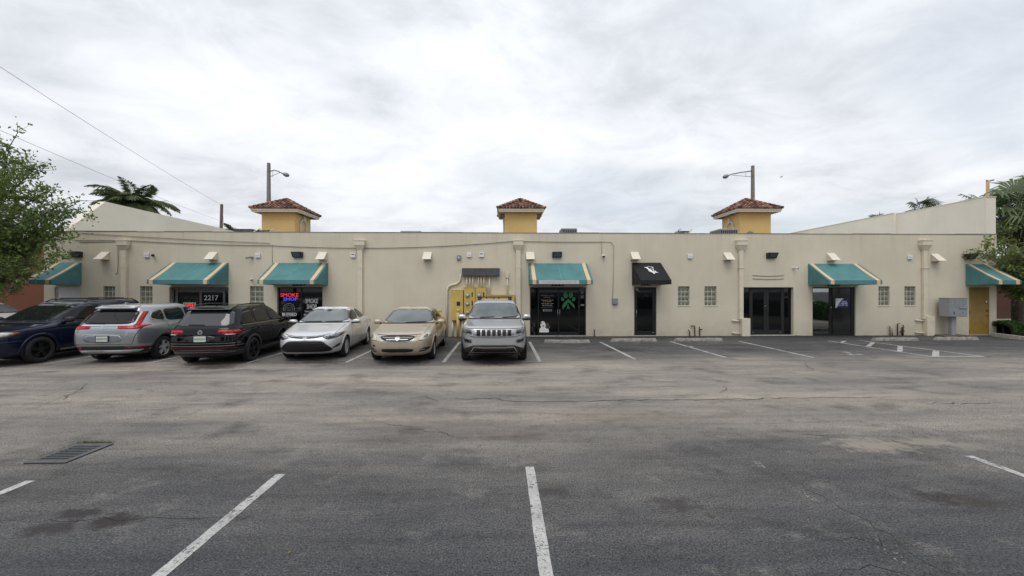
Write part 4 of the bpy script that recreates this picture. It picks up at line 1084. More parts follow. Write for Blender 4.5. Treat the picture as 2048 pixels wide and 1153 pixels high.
def tower(uc, lab, arch):
    S = 3.42; b = 1.24; cy = YE + S / 2
    cx = WX(uc, YE) ; ze = WZ(uc, 424, YE); zf = WZ(uc, 418, YE); zpk = WZ(uc, 399.5, cy)
    t = thing('roof_tower', lab, 'tower', (cx, cy, 4.15), 0, 'ochre towers with tiled roofs'); e = S / 2; O = 4.15
    MB().box(-b, b, -b, b, -4.14 if False else 0, ze - O).build('wall', ochre, t)
    MB().box(-e + .1, e - .1, -e + .1, e - .1, ze - O + .02, ze - O + .05).build('soffit', soffit_m, t)
    fb = MB()
    for (a0, a1, c0, c1) in ((-e, e, -e, -e + .06), (-e, e, e - .06, e), (-e, -e + .06, -e + .06, e - .06), (e - .06, e, -e + .06, e - .06)): fb.box(a0, a1, c0, c1, ze - O, zf - O)
    fb.build('fascia', fascia_m, t)
    fb = MB(); q = e + .05
    for (a0, a1, c0, c1) in ((-q, q, -q, -e - .001), (-q, q, e + .001, q), (-q, -e - .001, -e, e), (e + .001, q, -e, e)): fb.box(a0, a1, c0, c1, zf - O - .12, zf - O)
    fb.build('gutter_board', fascia_m, t)
    for (px_, py_) in ((-e + .3, -e + 1.2), (-e + .3, e - .8), (e - .3, -e + 1.2), (e - .3, e - .8)): MB().bbox(px_ - .13, px_ + .13, py_ - .13, py_ + .13, ze - O - .001, ze - O + .019, .003).build('soffit_vent', dark_p, t)
    # tiles: rows of barrel tiles on four slopes
    R = MB(); zr0, zr1 = zf - O + .02, zpk - O; ee = e + .13
    for k in range(4):
        ca, sa = cos(k * pi / 2), sin(k * pi / 2)
        def put(x, y, z): return (x * ca - y * sa, x * sa + y * ca, z)
        rows = 8; rl = 1 / rows
        for r_ in range(rows):
            f0, f1 = r_ * rl, (r_ + 1.25) * rl; f1 = min(f1, 1)
            half = ee * (1 - f0); n = max(1, int(2 * half / .235)); 
            for i in range(n):
                xc = -half + (i + .5) * 2 * half / n
                if abs(xc) > half - .04: continue
                lim0, lim1 = ee * (1 - f0), ee * (1 - f1)
                y0, y1 = -ee * (1 - f0), -ee * (1 - f1); z0_, z1_ = zr0 + (zr1 - zr0) * f0, zr0 + (zr1 - zr0) * f1
                r0, r1 = .098, .082; vs = []
                jz = random.uniform(-.008, .012)
                for (yy, zz, rr, lift) in ((y0, z0_, r0, .045), (y1, z1_, r1, .0)):
                    for j in range(6):
                        a_ = pi * j / 5; vs.append(put(xc - rr * cos(a_), yy, zz + rr * .85 * sin(a_) + lift + jz))
                R.add(vs, [(j, j + 1, j + 7, j + 6) for j in range(5)])
    R.add([(-ee, -ee, zr0), (ee, -ee, zr0), (ee, ee, zr0), (-ee, ee, zr0), (0, 0, zr1)], [(0, 1, 4), (1, 2, 4), (2, 3, 4), (3, 0, 4), (3, 2, 1, 0)])
    rf = R.build('roof', tile_m, t); rf['kind'] = 'stuff'
    hp = MB()
    for k in range(4):
        dx, dy = (-1, 1, 1, -1)[k], (-1, -1, 1, 1)[k]; n = 9
        for i in range(n):
            f0, f1 = i / n, min(1, (i + 1.2) / n)
            p0 = Vector((dx * ee * (1 - f0), dy * ee * (1 - f0), zr0 + (zr1 - zr0) * f0 + .07)); p1 = Vector((dx * ee * (1 - f1), dy * ee * (1 - f1), zr0 + (zr1 - zr0) * f1 + .04))
            hp.tube([p0, p1], .10, 8, .085)
    hp.ellipsoid((0, 0, zr1 + .03), (.13, .13, .11), 10, 6)
    hp.build('ridge_tiles', tile_m, t)
    for sgn in arch:
        xa = sgn * (b + .0); A = MB(); rr = .46; zc = 2.42
        pts = [(0, -rr, 0)] + [(0, -rr, zc - .5)] + [(0, rr * cos(pi - pi * i / 12), zc + rr * sin(pi * i / 12)) for i in range(13)] + [(0, rr, zc - .5), (0, rr, 0)]
        for p, q_ in zip(pts[:-1], pts[1:]):
            A.tube([(xa + sgn * .03, p[1], p[2] + .5), (xa + sgn * .03, q_[1], q_[2] + .5)], .11, 6)
        A.box(min(xa, xa + sgn * .16), max(xa, xa + sgn * .16), -.11, .11, zc + .5 + rr - .12, zc + .5 + rr + .26)
        A.build('arch_trim', trim_w, t)
    return t
tower((502 + 597) / 2, 'ochre tower with red tiled roof, leftmost of the three', (1,))
tower(1042.5, 'ochre tower with red tiled roof in the middle of the roofline', (-1,))
tower((1476.5 + 1560) / 2, 'ochre tower with red tiled roof, rightmost of the three', (-1,))

# ------------------------------------------------------------------ roof equipment
ac_m = M('condenser_grey', (.25, .27, .28), .5, .3, .1)
def condenser(u, v0, y, lab, w):
    x, z = W(u, v0, y); t = thing('air_conditioner', lab, 'air conditioner', (x, y, 4.15), 0, 'condensers on the roof'); h = z - 4.15
    MB().bbox(-w * .46, w * .46, -w * .46, w * .46, .05, h - .06, .03).build('core', dark_p, t)
    MB().bbox(-w / 2, w / 2, -w / 2, w / 2, h - .12, h, .05).build('top_cap', ac_m, t)
    MB().bbox(-w / 2, w / 2, -w / 2, w / 2, 0, .1, .02).build('base', ac_m, t)
    for k in range(4):
        for i in range(9):
            a_ = -w / 2 + w * (i + .5) / 9; c_ = w / 2 - .012
            p = [(a_, -c_), (a_, c_), (-c_, a_), (c_, a_)][k]
            MB().box(p[0] - .016, p[0] + .016, p[1] - .016, p[1] + .016, .1, h - .12).build('slat', ac_m, t)
condenser(1136, 459, 24.0, 'grey roof condenser right of the middle tower', .95)
condenser(1447, 460.5, 24.0, 'grey roof condenser before the rightmost tower', 1.15)
x, z = W(1500, 463, 26.); t = thing('roof_cowl', 'dark domed roof cowl before the rightmost tower', 'roof vent', (x, 26., 4.15)); MB().lathe([(.3, 0), (.3, .35)], 'z', 18).build('duct', ac_m, t); MB().ellipsoid((0, 0, .38), (.52, .52, max(.12, z - 4.15 - .36)), 16, 8).build('cap', M('cowl_dark', (.10, .105, .09), .7), t, True)
x, z = W(825, 464.5, 24.); t = thing('roof_cowl', 'low dark roof vent left of the middle tower', 'roof vent', (x, 24., 4.15)); MB().bbox(-.6, .6, -.5, .5, 0, z - 4.15, .04).build('case', ac_m, t)
x, z = W(497, 461, 24.); t = thing('roof_box', 'dark grey roof unit left of the leftmost tower', 'roof unit', (x, 24., 4.15)); MB().bbox(-.6, .45, -.4, .4, 0, z - 4.15, .02).build('case', steel_w, t)
MB().box(-.62, .47, -.42, .42, z - 4.15 + .001, z - 4.15 + .02).build('lid', ac_m, t)
pale_m = M('pale_rack', (.62, .58, .50), .5, var=.1)
def rack(u, y, lab, flip):
    x, _ = W(u, 466, y); zt_ = WZ(u, 458.5, y)
    t = thing('ladder_rack', lab, 'rack', (x, y, 4.47), 0, 'folded racks on the parapet'); h = zt_ - 4.47
    w = .42
    MB().tube([(-w, 0, .02), (-w * .3, -.05, h), (-w * .22, -.05, h)], .028, 6).build('arm', pale_m, t); MB().tube([(w, 0, h), (w * .75, 0, h * .55), (w * .6, 0, .02)], .028, 6).build('arm', pale_m, t)
    for i in range(7): MB().tube([(-w * .5 + i * w * .17, 0, .04), (-w * .44 + i * w * .17, -.03, h * .62)], .018, 5).build('rung', M('rack_dark', (.10, .09, .08), .7), t)
    MB().tube([(-w * .9, 0, .05), (w * .8, 0, .10)], .022, 6).tube([(-w * .6, 0, h * .6), (w * .7, 0, h * .5)], .02, 6).build('rail', M('rack_dark', (.10, .09, .08), .7), t)
rack(1365, D + .15, 'small metal rack lying on the parapet right of centre', 0); rack(527, D + .15, 'small metal rack lying on the parapet before the leftmost tower', 1)

# ------------------------------------------------------------------ vehicles
tyre_m = M('tyre_rubber', (.014, .014, .015), .85, var=.25, scale=12)
well_m = M('wheel_well', (.006, .006, .006), .95, var=0)
car_glass = NT('car_glass'); car_glass.set('Base Color', (.010, .012, .013)); car_glass.set('Roughness', .02); car_glass.set('Specular IOR Level', .5); car_glass = car_glass.m
tint_glass = NT('tinted_car_glass'); tint_glass.set('Base Color', (.004, .004, .005)); tint_glass.set('Roughness', .03); tint_glass.set('Specular IOR Level', .32); tint_glass = tint_glass.m
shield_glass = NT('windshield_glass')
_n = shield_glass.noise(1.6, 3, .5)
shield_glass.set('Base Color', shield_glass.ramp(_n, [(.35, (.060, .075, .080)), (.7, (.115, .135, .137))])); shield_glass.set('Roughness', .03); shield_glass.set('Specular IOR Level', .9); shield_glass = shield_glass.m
chrome = M('chrome', (.58, .58, .60), .16, 1., 0)
dim_chr = M('soft_chrome', (.40, .40, .41), .25, 1., 0)
alloy = M('alloy_rim', (.62, .62, .63), .35, .55, .1, 20)
alloy_d = M('dark_alloy_rim', (.025, .025, .027), .35, .6, .1, 20)
trim_blk = M('black_trim', (.014, .014, .015), .5, var=.15)
gloss_blk = M('gloss_black_trim', (.008, .008, .009), .15, var=0)
seam_blk = M('panel_gap', (.004, .004, .004), .9, var=0)
rear_gl = NT('rear_screen_glass'); rear_gl.set('Base Color', (.03, .031, .035)); rear_gl.set('Roughness', .04); rear_gl.set('Specular IOR Level', .8); rear_gl = rear_gl.m
lamp_clear = NT('headlamp_lens'); _n = lamp_clear.noise(22, 3, .6); lamp_clear.set('Base Color', lamp_clear.ramp(_n, [(.3, (.03, .031, .033)), (.55, (.12, .122, .127)), (.75, (.45, .45, .46))])); lamp_clear.set('Roughness', .08); lamp_clear.set('Coat Weight', 1.0); lamp_clear = lamp_clear.m
lamp_haze = NT('hazed_headlamp_lens'); _n = lamp_haze.noise(12, 3, .6); lamp_haze.set('Base Color', lamp_haze.ramp(_n, [(.3, (.38, .38, .31)), (.7, (.66, .65, .55))])); lamp_haze.set('Roughness', .25); lamp_haze.set('Coat Weight', .6); lamp_haze = lamp_haze.m
lamp_red = NT('tail_lamp_lens'); _n = lamp_red.noise(18, 3, .6); lamp_red.set('Base Color', lamp_red.ramp(_n, [(.35, (.16, .004, .006)), (.65, (.55, .012, .016))])); lamp_red.set('Roughness', .25); lamp_red.set('Specular IOR Level', .3); lamp_red.set('Coat Weight', .3); lamp_red = lamp_red.m
lamp_amber = M('amber_lens', (.30, .06, .02), .15, var=.2)
plate_w, plate_g, plate_o = M('plate_white', (.62, .64, .62), .4, var=.08), M('plate_green', (.22, .36, .29), .4), M('plate_orange', (.55, .27, .16), .4)

def pchip(col, n_list):
    """monotone cubic through rows at integer knots"""
    y = np.array(col, float); k = len(y); d = np.diff(y); m = np.zeros(k)
    for i in range(1, k - 1):
        m[i] = 0 if d[i - 1] * d[i] <= 0 else 2 * d[i - 1] * d[i] / (d[i - 1] + d[i])
    m[0], m[-1] = d[0], d[-1]
    out = []
    for i, n in enumerate(n_list):
        for j in range(n):
            t = j / n; h00 = 2 * t ** 3 - 3 * t ** 2 + 1; h10 = t ** 3 - 2 * t ** 2 + t; h01 = -2 * t ** 3 + 3 * t ** 2; h11 = t ** 3 - t ** 2
            out.append(h00 * y[i] + h10 * m[i] + h01 * y[i + 1] + h11 * m[i + 1])
    out.append(y[-1])
    return np.array(out)

def outline(xf, xr, w, nf, nr, xm, N):
    """half outline (y>=0) from front centre to rear centre, N points"""
    th = np.linspace(0, pi / 2, 160)
    def seg(L, n):
        x = L * np.cos(th) ** (2 / n); y = w * np.sin(th) ** (2 / n)
        s = np.concatenate([[0], np.cumsum(np.hypot(np.diff(x), np.diff(y)))]); s /= s[-1]
        q = np.linspace(0, 1, N // 2 + 1)
        return np.interp(q, s, x), np.interp(q, s, y)
    fx, fy = seg(max(.02, xf - xm), nf); rx, ry = seg(max(.02, xm - xr), nr)
    X = np.concatenate([xm + fx, (xm - rx)[::-1][1:]]); Y = np.concatenate([fy, ry[::-1][1:]])
    return X, Y

def chaikin(p, it=2, q=.22):
    for _ in range(it):
        o = []
        for a, b in zip(p, p[1:] + p[:1]):
            o += [(a[0] * (1 - q) + b[0] * q, a[1] * (1 - q) + b[1] * q), (a[0] * q + b[0] * (1 - q), a[1] * q + b[1] * (1 - q))]
        p = o
    return p

def inpoly(x, y, P):
    c = False; j = len(P) - 1
    for i in range(len(P)):
        if (P[i][1] > y) != (P[j][1] > y) and x < (P[j][0] - P[i][0]) * (y - P[i][1]) / (P[j][1] - P[i][1]) + P[i][0]: c = not c
        j = i
    return c

class Car:
    def __init__(s, name, label, cat, rows, paint, xm=0., N=84, group=None, crease=None):
        s.t = thing(name, label, cat, (0, 0, 0), 0, group); s.paint = paint
        nl = []
        for a, b in zip(rows[:-1], rows[1:]):
            nl.append(max(2, int(math.ceil(max(abs(b[0] - a[0]) / .03, abs(b[1] - a[1]) / .07, abs(b[2] - a[2]) / .07, abs(b[3] - a[3]) / .05)))))
        C = [pchip([r[i] for r in rows], nl) for i in range(6)]
        V = []; s.nr = len(C[0])
        for i in range(s.nr):
            X, Y = outline(C[1][i], C[2][i], C[3][i], C[4][i], C[5][i], xm, N)
            full = [(x, y) for x, y in zip(X, Y)] + [(x, -y) for x, y in zip(X[::-1][1:-1], Y[::-1][1:-1])]
            V.append([(x, y, C[0][i]) for x, y in full])
        n = len(V[0]); vs = [p for r in V for p in r]; fs = []
        for i in range(s.nr - 1):
            for j in range(n): fs.append((i * n + j, i * n + (j + 1) % n, (i + 1) * n + (j + 1) % n, (i + 1) * n + j))
        fs.append(tuple(range(n - 1, -1, -1))); fs.append(tuple((s.nr - 1) * n + j for j in range(n)))
        s.V, s.F = vs, fs
        s.bvh = BVHTree.FromPolygons(vs, fs)
    def hit(s, view, a, b, sd=1):
        if view == 'side': o, d = Vector((a, 3 * sd, b)), Vector((0, -sd, 0))
        elif view == 'front': o, d = Vector((4, a, b)), Vector((-1, 0, 0))
        elif view == 'rear': o, d = Vector((-4, a, b)), Vector((1, 0, 0))
        else: o, d = Vector((a, b, 4)), Vector((0, 0, -1))
        r = s.bvh.ray_cast(o, d)
        if r[0] is None:
            tgt = {'side': Vector((a, .9 * sd, b)), 'front': Vector((2.2, a, b)), 'rear': Vector((-2.2, a, b)), 'top': Vector((a, b, 1.5))}[view]
            r = s.bvh.find_nearest(tgt)
        n = r[1]
        if n.dot(-d) < 0: n = -n
        return r[0], n
    def patch(s, name, view, poly, mat, off=.006, rd=2, sd=1, parent=None, step=.05, q=.22):
        P = chaikin(list(poly), rd, q) if rd else list(poly)
        B = []
        for a, b in zip(P, P[1:] + P[:1]):
            L = math.dist(a, b); k = max(1, int(L / .05))
            B += [(a[0] + (b[0] - a[0]) * i / k, a[1] + (b[1] - a[1]) * i / k) for i in range(k)]
        nb = len(B); pts = [Vector(p) for p in B]
        x0, x1 = min(p[0] for p in B), max(p[0] for p in B); y0, y1 = min(p[1] for p in B), max(p[1] for p in B)
        xx = x0 + step / 2
        while xx < x1:
            yy = y0 + step / 2
            while yy < y1:
                if inpoly(xx, yy, B) and min((xx - p[0]) ** 2 + (yy - p[1]) ** 2 for p in B) > (step * .4) ** 2: pts.append(Vector((xx, yy)))
                yy += step
            xx += step
        r = delaunay_2d_cdt(pts, [], [list(range(nb))], 1, 1e-5)
        v2, f2 = r[0], r[2]
        vs, ns = [], []
        for p in v2:
            h, n = s.hit(view, p[0], p[1], sd); vs.append(h + n * off); ns.append(n)
        ec = {}
        for f in f2:
            for a, b in zip(f, f[1:] + f[:1]):
                k = (min(a, b), max(a, b)); ec[k] = ec.get(k, 0) + 1
        fs = [tuple(f) for f in f2]; low = {}
        out = [tuple(v) for v in vs]
        for (a, b), c in ec.items():
            if c == 1:
                for q_ in (a, b):
                    if q_ not in low: low[q_] = len(out); out.append(tuple(vs[q_] - ns[q_] * (off + .012)))
                fs.append((a, b, low[b], low[a]))
        o = MB().add(out, fs).build(name, mat, parent or s.t, True)
        return fixn(o)
    def patch2(s, name, view, poly, mat, **k):
        """both sides of the car"""
        if view == 'side': return [s.patch(name, view, poly, mat, sd=sd, **k) for sd in (1, -1)]
        return [s.patch(name, view, [(p[0] * m, p[1]) for p in poly], mat, **k) for m in (1, -1)]
    def strip(s, name, view, pts, w, mat, off=.003, sd=1, closed=False, parent=None):
        P = []
        seq = list(zip(pts[:-1], pts[1:])) + ([(pts[-1], pts[0])] if closed else [])
        for a, b in seq:
            k = max(1, int(math.dist(a, b) / .05)); P += [(a[0] + (b[0] - a[0]) * i / k, a[1] + (b[1] - a[1]) * i / k) for i in range(k)]
        P.append(pts[0] if closed else pts[-1])
        vs = []; n = len(P)
        for i, p in enumerate(P):
            a = Vector(P[max(i - 1, 0)]); b = Vector(P[min(i + 1, n - 1)]); d = (b - a).normalized(); nn = Vector((-d.y, d.x)) * w / 2
            for sg in (1, -1):
                h, no = s.hit(view, p[0] + nn.x * sg, p[1] + nn.y * sg, sd); vs.append(h + no * off)
        fs = [(2 * i, 2 * i + 1, 2 * i + 3, 2 * i + 2) for i in range(n - 1)]
        return MB().add(vs, fs).build(name, mat, parent or s.t, True)
    def strip2(s, name, view, pts, w, mat, **k):
        if view == 'side': return [s.strip(name, view, pts, w, mat, sd=sd, **k) for sd in (1, -1)]
        return [s.strip(name, view, [(p[0] * m, p[1]) for p in pts], w, mat, **k) for m in (1, -1)]
    def finish_body(s, wheels, r_arch, lip_m=None, lip_w=.05, roof=None):
        m = bmesh.new(); vv = [m.verts.new(p) for p in s.V]
        for f in s.F: m.faces.new([vv[i] for i in f])
        dl = []
        for f in m.faces:
            c = f.calc_center_median()
            for (wx, wz, r) in wheels:
                if abs(c.y) > .42 and math.hypot(c.x - wx, c.z - wz) < r_arch: dl.append(f); break
        bmesh.ops.delete(m, geom=dl, context='FACES')
        for e in m.edges:
            if e.is_boundary:
                for v in e.verts:
                    for (wx, wz, r) in wheels:
                        dd = math.hypot(v.co.x - wx, v.co.z - wz)
                        if abs(v.co.y) > .45 and dd < r_arch + .09 and dd > 1e-4:
                            k = r_arch / dd; v.co.x = wx + (v.co.x - wx) * k; v.co.z = max(.14, wz + (v.co.z - wz) * k)
        bmesh.ops.recalc_face_normals(m, faces=m.faces[:])
        me = bpy.data.meshes.new('body'); m.to_mesh(me); m.free()
        s.body = link('body', me, s.paint, s.t, True)
        zlow = min(p[2] for p in s.V)
        for (wx, wz, r) in wheels:
            for sd in (1, -1):
                a0 = math.asin(max(-1, min(1, (zlow + .02 - wz) / r_arch)))
                A = [a0 + (pi - 2 * a0) * i / 26 for i in range(27)]
                poly = [(wx + (r_arch - .012) * cos(t), wz + (r_arch - .012) * sin(t)) for t in A] + [(wx + (r_arch + lip_w) * cos(t), max(zlow + .015, wz + (r_arch + lip_w) * sin(t))) for t in A[::-1]]
                s.patch('arch_lip', 'side', poly, lip_m or s.paint, off=.010, rd=0, sd=sd, step=.2)
                h, _ = s.hit('side', wx, wz + r_arch + .03, sd); yo = abs(h.y) - .02
                L = MB(); n = 24; vs = []
                for yy in (yo, yo - .34):
                    for i in range(n + 1):
                        t = -.5 + (pi + 1.) * i / n; vs.append((wx + (r_arch + .005) * cos(t), yy * sd, max(zlow + .01, wz + (r_arch + .005) * sin(t))))
                L.add(vs, [(i, i + 1, n + 2 + i, n + 1 + i) for i in range(n)] + [tuple(n + 1 + i for i in range(n + 1))])
                L.build('wheel_well', well_m, s.t)
        MB().box(-1.75, 1.75, -.6, .6, .17, zlow + .03).build('underbody', well_m, s.t)
    def wheel(s, x, y, r, w, rim, spokes=5, twin=False, rim_r=.68, hub=None):
        sd = 1 if y > 0 else -1
        rr = r * rim_r
        prof = [(rr, -w / 2 + .01), (rr + .012, -w / 2), (r - .035, -w / 2 + .004), (r - .008, -w / 2 + .028), (r, -w / 2 + .06), (r, w / 2 - .06), (r - .008, w / 2 - .028), (r - .035, w / 2 - .004), (rr + .012, w / 2), (rr, w / 2 - .01), (rr - .01, w / 2 - .03), (rr - .015, -w / 2 + .03)]
        vs, fs = [], []
        n = 40; k = len(prof)
        for pr, h in prof:
            for j in range(n):
                t = 2 * pi * j / n; vs.append((pr * cos(t), h, pr * sin(t)))
        for i in range(k):
            for j in range(n): fs.append((i * n + j, i * n + (j + 1) % n, ((i + 1) % k) * n + (j + 1) % n, ((i + 1) % k) * n + j))
        ty = fixn(MB().add(vs, fs).build('wheel', tyre_m, s.t, True, (x, y, r)))
        R = MB(); yo = sd * (w / 2 - .025)
        for i in range(spokes):
            for q in ((-.16, .16) if twin else (0,)):
                a = 2 * pi * i / spokes + .3 + q; d = Vector((cos(a), 0, sin(a))); tn = Vector((-sin(a), 0, cos(a)))
                a2 = a - q * .75; d0 = Vector((cos(a2), 0, sin(a2)))
                w0, w1 = (.034, .024) if twin else (.046, .040)
                if not twin: w0 = w1 = max(.03, 1.05 * rr / spokes * .62)
                p0, p1 = d0 * rr * .16, d * rr * .97
                yA, yB = yo + sd * .004, yo - sd * .012; th = -sd * .035
                pv = []
                for (p, ww, yy) in ((p0, w0, yA), (p1, w1, yB)):
                    for (sg, dy) in ((1, 0), (-1, 0), (-1, th), (1, th)): pv.append((p.x + tn.x * ww * sg, yy + dy, p.z + tn.z * ww * sg))
                R.add(pv, [(0, 1, 5, 4), (1, 2, 6, 5), (2, 3, 7, 6), (3, 0, 4, 7), (4, 5, 6, 7), (3, 2, 1, 0)])
        R.lathe([(rr * .24, yo - sd * .03), (rr * .24, yo + sd * .004), (rr * .1, yo + sd * .012)], 'y', 18)
        for (ra, rb) in ((rr * .93, rr + .006),):
            n = 40; vs = []
            for (q, h) in ((ra, yo - sd * .05), (ra, yo - sd * .004), (rb, yo + sd * .012), (rb, yo - sd * .03)):
                for j in range(n): t = 2 * pi * j / n; vs.append((q * cos(t), h, q * sin(t)))
            R.add(vs, [(i * n + j, i * n + (j + 1) % n, (i + 1) * n + (j + 1) % n, (i + 1) * n + j) for i in range(3) for j in range(n)])
        fixn(R.build('rim', rim, ty))
        MB().lathe([(rr * .95, yo - sd * .09), (rr * .95, yo - sd * .075)], 'y', 28).build('brake_disc', well_m if rim is alloy_d else M('brake_dark', (.03, .03, .032), .6, .3), ty)
        return ty
    def mirror(s, x, z, paint, y=None, sz=(.07, .11, .075), lower=None):
        for sd in (1, -1):
            h, _ = s.hit('side', x, z, sd); yb = abs(h.y)
            c = (x - .01, sd * (yb + .14), z + .05)
            mm = MB().ellipsoid(c, sz, 18, 12, .72).build('mirror', paint, s.t, True)
            MB().tube([(x + .04, sd * (yb - .02), z - .01), (x, sd * (yb + .09), z + .02)], .028, 8).build('mirror_arm', trim_blk, mm, True)
            MB().ellipsoid((c[0] - sz[0] * .55, c[1], c[2]), (sz[0] * .55, sz[1] * .88, sz[2] * .85), 14, 8, .72).build('mirror_glass', gloss_blk, mm, True)
            if lower: MB().ellipsoid((c[0] + .004, c[1], c[2] - sz[2] * .5), (sz[0] * 1.02, sz[1] * 1.02, sz[2] * .55), 16, 8, .72).build('mirror_base', lower, mm, True)
    def plate(s, view, z, w=.30, h=.15, frame=None, y=0.):
        hp, n = s.hit(view, y, z); sg = 1 if view == 'front' else -1
        x = hp.x + sg * .018
        p = MB().bbox(min(x, x + sg * .008), max(x, x + sg * .008), y - w / 2, y + w / 2, z - h / 2, z + h / 2, .002).build('licence_plate', plate_w, s.t)
        xx = x + sg * .009
        if frame:
            f = MB(); b = .014; xa, xb = min(x - sg * .004, x + sg * .012), max(x - sg * .004, x + sg * .012)
            f.box(xa, xb, y - w / 2 - b, y + w / 2 + b, z + h / 2, z + h / 2 + b).box(xa, xb, y - w / 2 - b, y + w / 2 + b, z - h / 2 - b, z - h / 2).box(xa, xb, y - w / 2 - b, y - w / 2, z - h / 2, z + h / 2).box(xa, xb, y + w / 2, y + w / 2 + b, z - h / 2, z + h / 2)
            f.build('plate_frame', frame, p)
        q = MB()
        for i in (-3, -2, -1, 1, 2, 3): q.box(min(xx, xx + sg * .002), max(xx, xx + sg * .002), y + i * .039 - .013, y + i * .039 + .013, z - .034, z + .034)
        q.build('plate_characters', plate_g, p)
        MB().box(min(xx, xx + sg * .002), max(xx, xx + sg * .002), y - .02, y + .02, z - .03, z + .035).build('plate_emblem', plate_o, p)
    def place(s, u, v, local, rz, sc=1.):
        x, y = G(u, v); c, n = cos(rz) * sc, sin(rz) * sc; s.t.scale = (sc, sc, sc)
        s.t.location = (x - (local[0] * c - local[1] * n), y - (local[0] * n + local[1] * c), 0); s.t.rotation_euler = (0, 0, rz)
    def doors(s, xs, z0, z1, handles, hm, tops=None):
        for x in xs: s.strip2('door_seam', 'side', [(x[0], z0), (x[1], (z0 + z1) / 2), (x[2], z1)], .012, seam_blk)
        for (x, z) in handles: s.patch2('door_handle', 'side', [(x - .10, z - .016), (x + .10, z - .012), (x + .10, z + .016), (x - .10, z + .012)], hm, off=.022, rd=1)
    def emblem(s, view, a, b, r, kind, mat):
        circ = lambda rx, rz, cx=0, cz=0, n=20: [(a + cx + rx * cos(2 * pi * i / n), b + cz + rz * sin(2 * pi * i / n)) for i in range(n)]
        k = dict(off=.022); wv = r * .15
        if kind == 'ovals':
            e = s.strip('emblem', view, circ(r * 1.35, r * .9), wv, mat, closed=True, **k)
            s.strip('emblem_stroke', view, circ(r * .45, r * .85), wv, mat, closed=True, parent=e, off=.026); s.strip('emblem_stroke', view, circ(r * 1.0, r * .35, 0, r * .45), wv, mat, closed=True, parent=e, off=.028)
        elif kind == 'ringbar':
            e = s.strip('emblem', view, circ(r, r * .95), wv * 1.3, mat, closed=True, **k); s.strip('emblem_stroke', view, [(a - r * 1.25, b), (a + r * 1.25, b)], r * .42, mat, off=.027, parent=e)
        elif kind == 'h':
            e = s.strip('emblem', view, [(a - r * 1.1, b - r * .9), (a + r * 1.1, b - r * .9), (a + r * 1.25, b + r * .9), (a - r * 1.25, b + r * .9)], wv, mat, closed=True, **k)
            for pts in ([(-.5, -.75), (-.75, .75)], [(.5, -.75), (.75, .75)], [(-.55, 0), (.55, 0)]): s.strip('emblem_stroke', view, [(a + p * r, b + q * r) for p, q in pts], wv * 1.3, mat, off=.026, parent=e)
        elif kind == 'vw':
            e = s.strip('emblem', view, circ(r, r), wv, mat, closed=True, **k)
            s.strip('emblem_stroke', view, [(a - r * .4, b + r * .85), (a, b + r * .08), (a + r * .4, b + r * .85)], wv, mat, off=.026, parent=e)
            s.strip('emblem_stroke', view, [(a - r * .85, b + r * .4), (a - r * .4, b - r * .8), (a, b - r * .02), (a + r * .4, b - r * .8), (a + r * .85, b + r * .4)], wv, mat, off=.027, parent=e)
        return e

RIN, ROUT = pi / 2, -pi / 2          # nose to the wall / nose to the viewer

# ---- silver SUV with slotted grille
pa = car_paint('silver_grey_paint', (.42, .425, .445), .4, .33)
rows = [(0.26, 2.1, -2.12, 0.84, 5.68, 6.25), (0.32, 2.24, -2.28, 0.915, 5.96, 6.25), (0.46, 2.34, -2.39, 0.955, 5.96, 6.88), (0.62, 2.37, -2.41, 0.968, 5.96, 6.88), (0.8, 2.37, -2.41, 0.97, 5.96, 6.88), (0.95, 2.345, -2.4, 0.965, 5.96, 6.88), (1.02, 2.3, -2.38, 0.955, 5.96, 6.88), (1.055, 2.2, -2.37, 0.945, 6.25, 6.88), (1.09, 1.85, -2.36, 0.935, 7.1, 6.88), (1.125, 1.45, -2.34, 0.92, 7.81, 6.88), (1.16, 1.1, -2.32, 0.9, 7.81, 6.88), (1.2, 0.95, -2.3, 0.875, 7.1, 6.88), (1.3, 0.78, -2.24, 0.835, 6.53, 6.88), (1.48, 0.48, -2.13, 0.765, 6.25, 6.88), (1.61, 0.24, -2.04, 0.705, 6.25, 6.25), (1.68, 0.08, -1.98, 0.66, 6.25, 6.25), (1.72, -0.08, -1.9, 0.6, 5.96, 5.75), (1.748, -0.4, -1.74, 0.48, 5.68, 5.25), (1.758, -0.8, -1.35, 0.25, 3, 3), (1.76, -1, -1.2, 0.08, 2.5, 2.5)]
c = Car('parked_car', 'silver SUV with seven slot grille and roof rack, parked nose out', 'car', rows, pa, -.3, group='cars parked along the shops')
wh = [(1.46, .385, .385), (-1.455, .385, .385)]
c.finish_body(wh, .435, trim_blk, .045)
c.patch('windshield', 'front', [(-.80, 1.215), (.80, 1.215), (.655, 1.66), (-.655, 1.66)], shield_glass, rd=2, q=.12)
c.strip('cowl', 'front', [(-.84, 1.192), (.84, 1.192)], .035, trim_blk, off=.004)
for xw in (-.45, .25): c.strip('wiper', 'front', [(xw, 1.215), (xw + .45, 1.235)], .016, seam_blk, off=.018)
c.patch2('side_window', 'side', [(.70, 1.22), (-.30, 1.23), (-.30, 1.60), (.25, 1.58)], tint_glass); c.patch2('side_window', 'side', [(-.38, 1.23), (-1.25, 1.25), (-1.20, 1.59), (-.38, 1.60)], tint_glass); c.patch2('side_window', 'side', [(-1.36, 1.27), (-1.95, 1.32), (-1.80, 1.55), (-1.31, 1.585)], tint_glass)
c.patch('rear_window', 'rear', [(-.70, 1.22), (.70, 1.22), (.58, 1.60), (-.58, 1.60)], tint_glass)
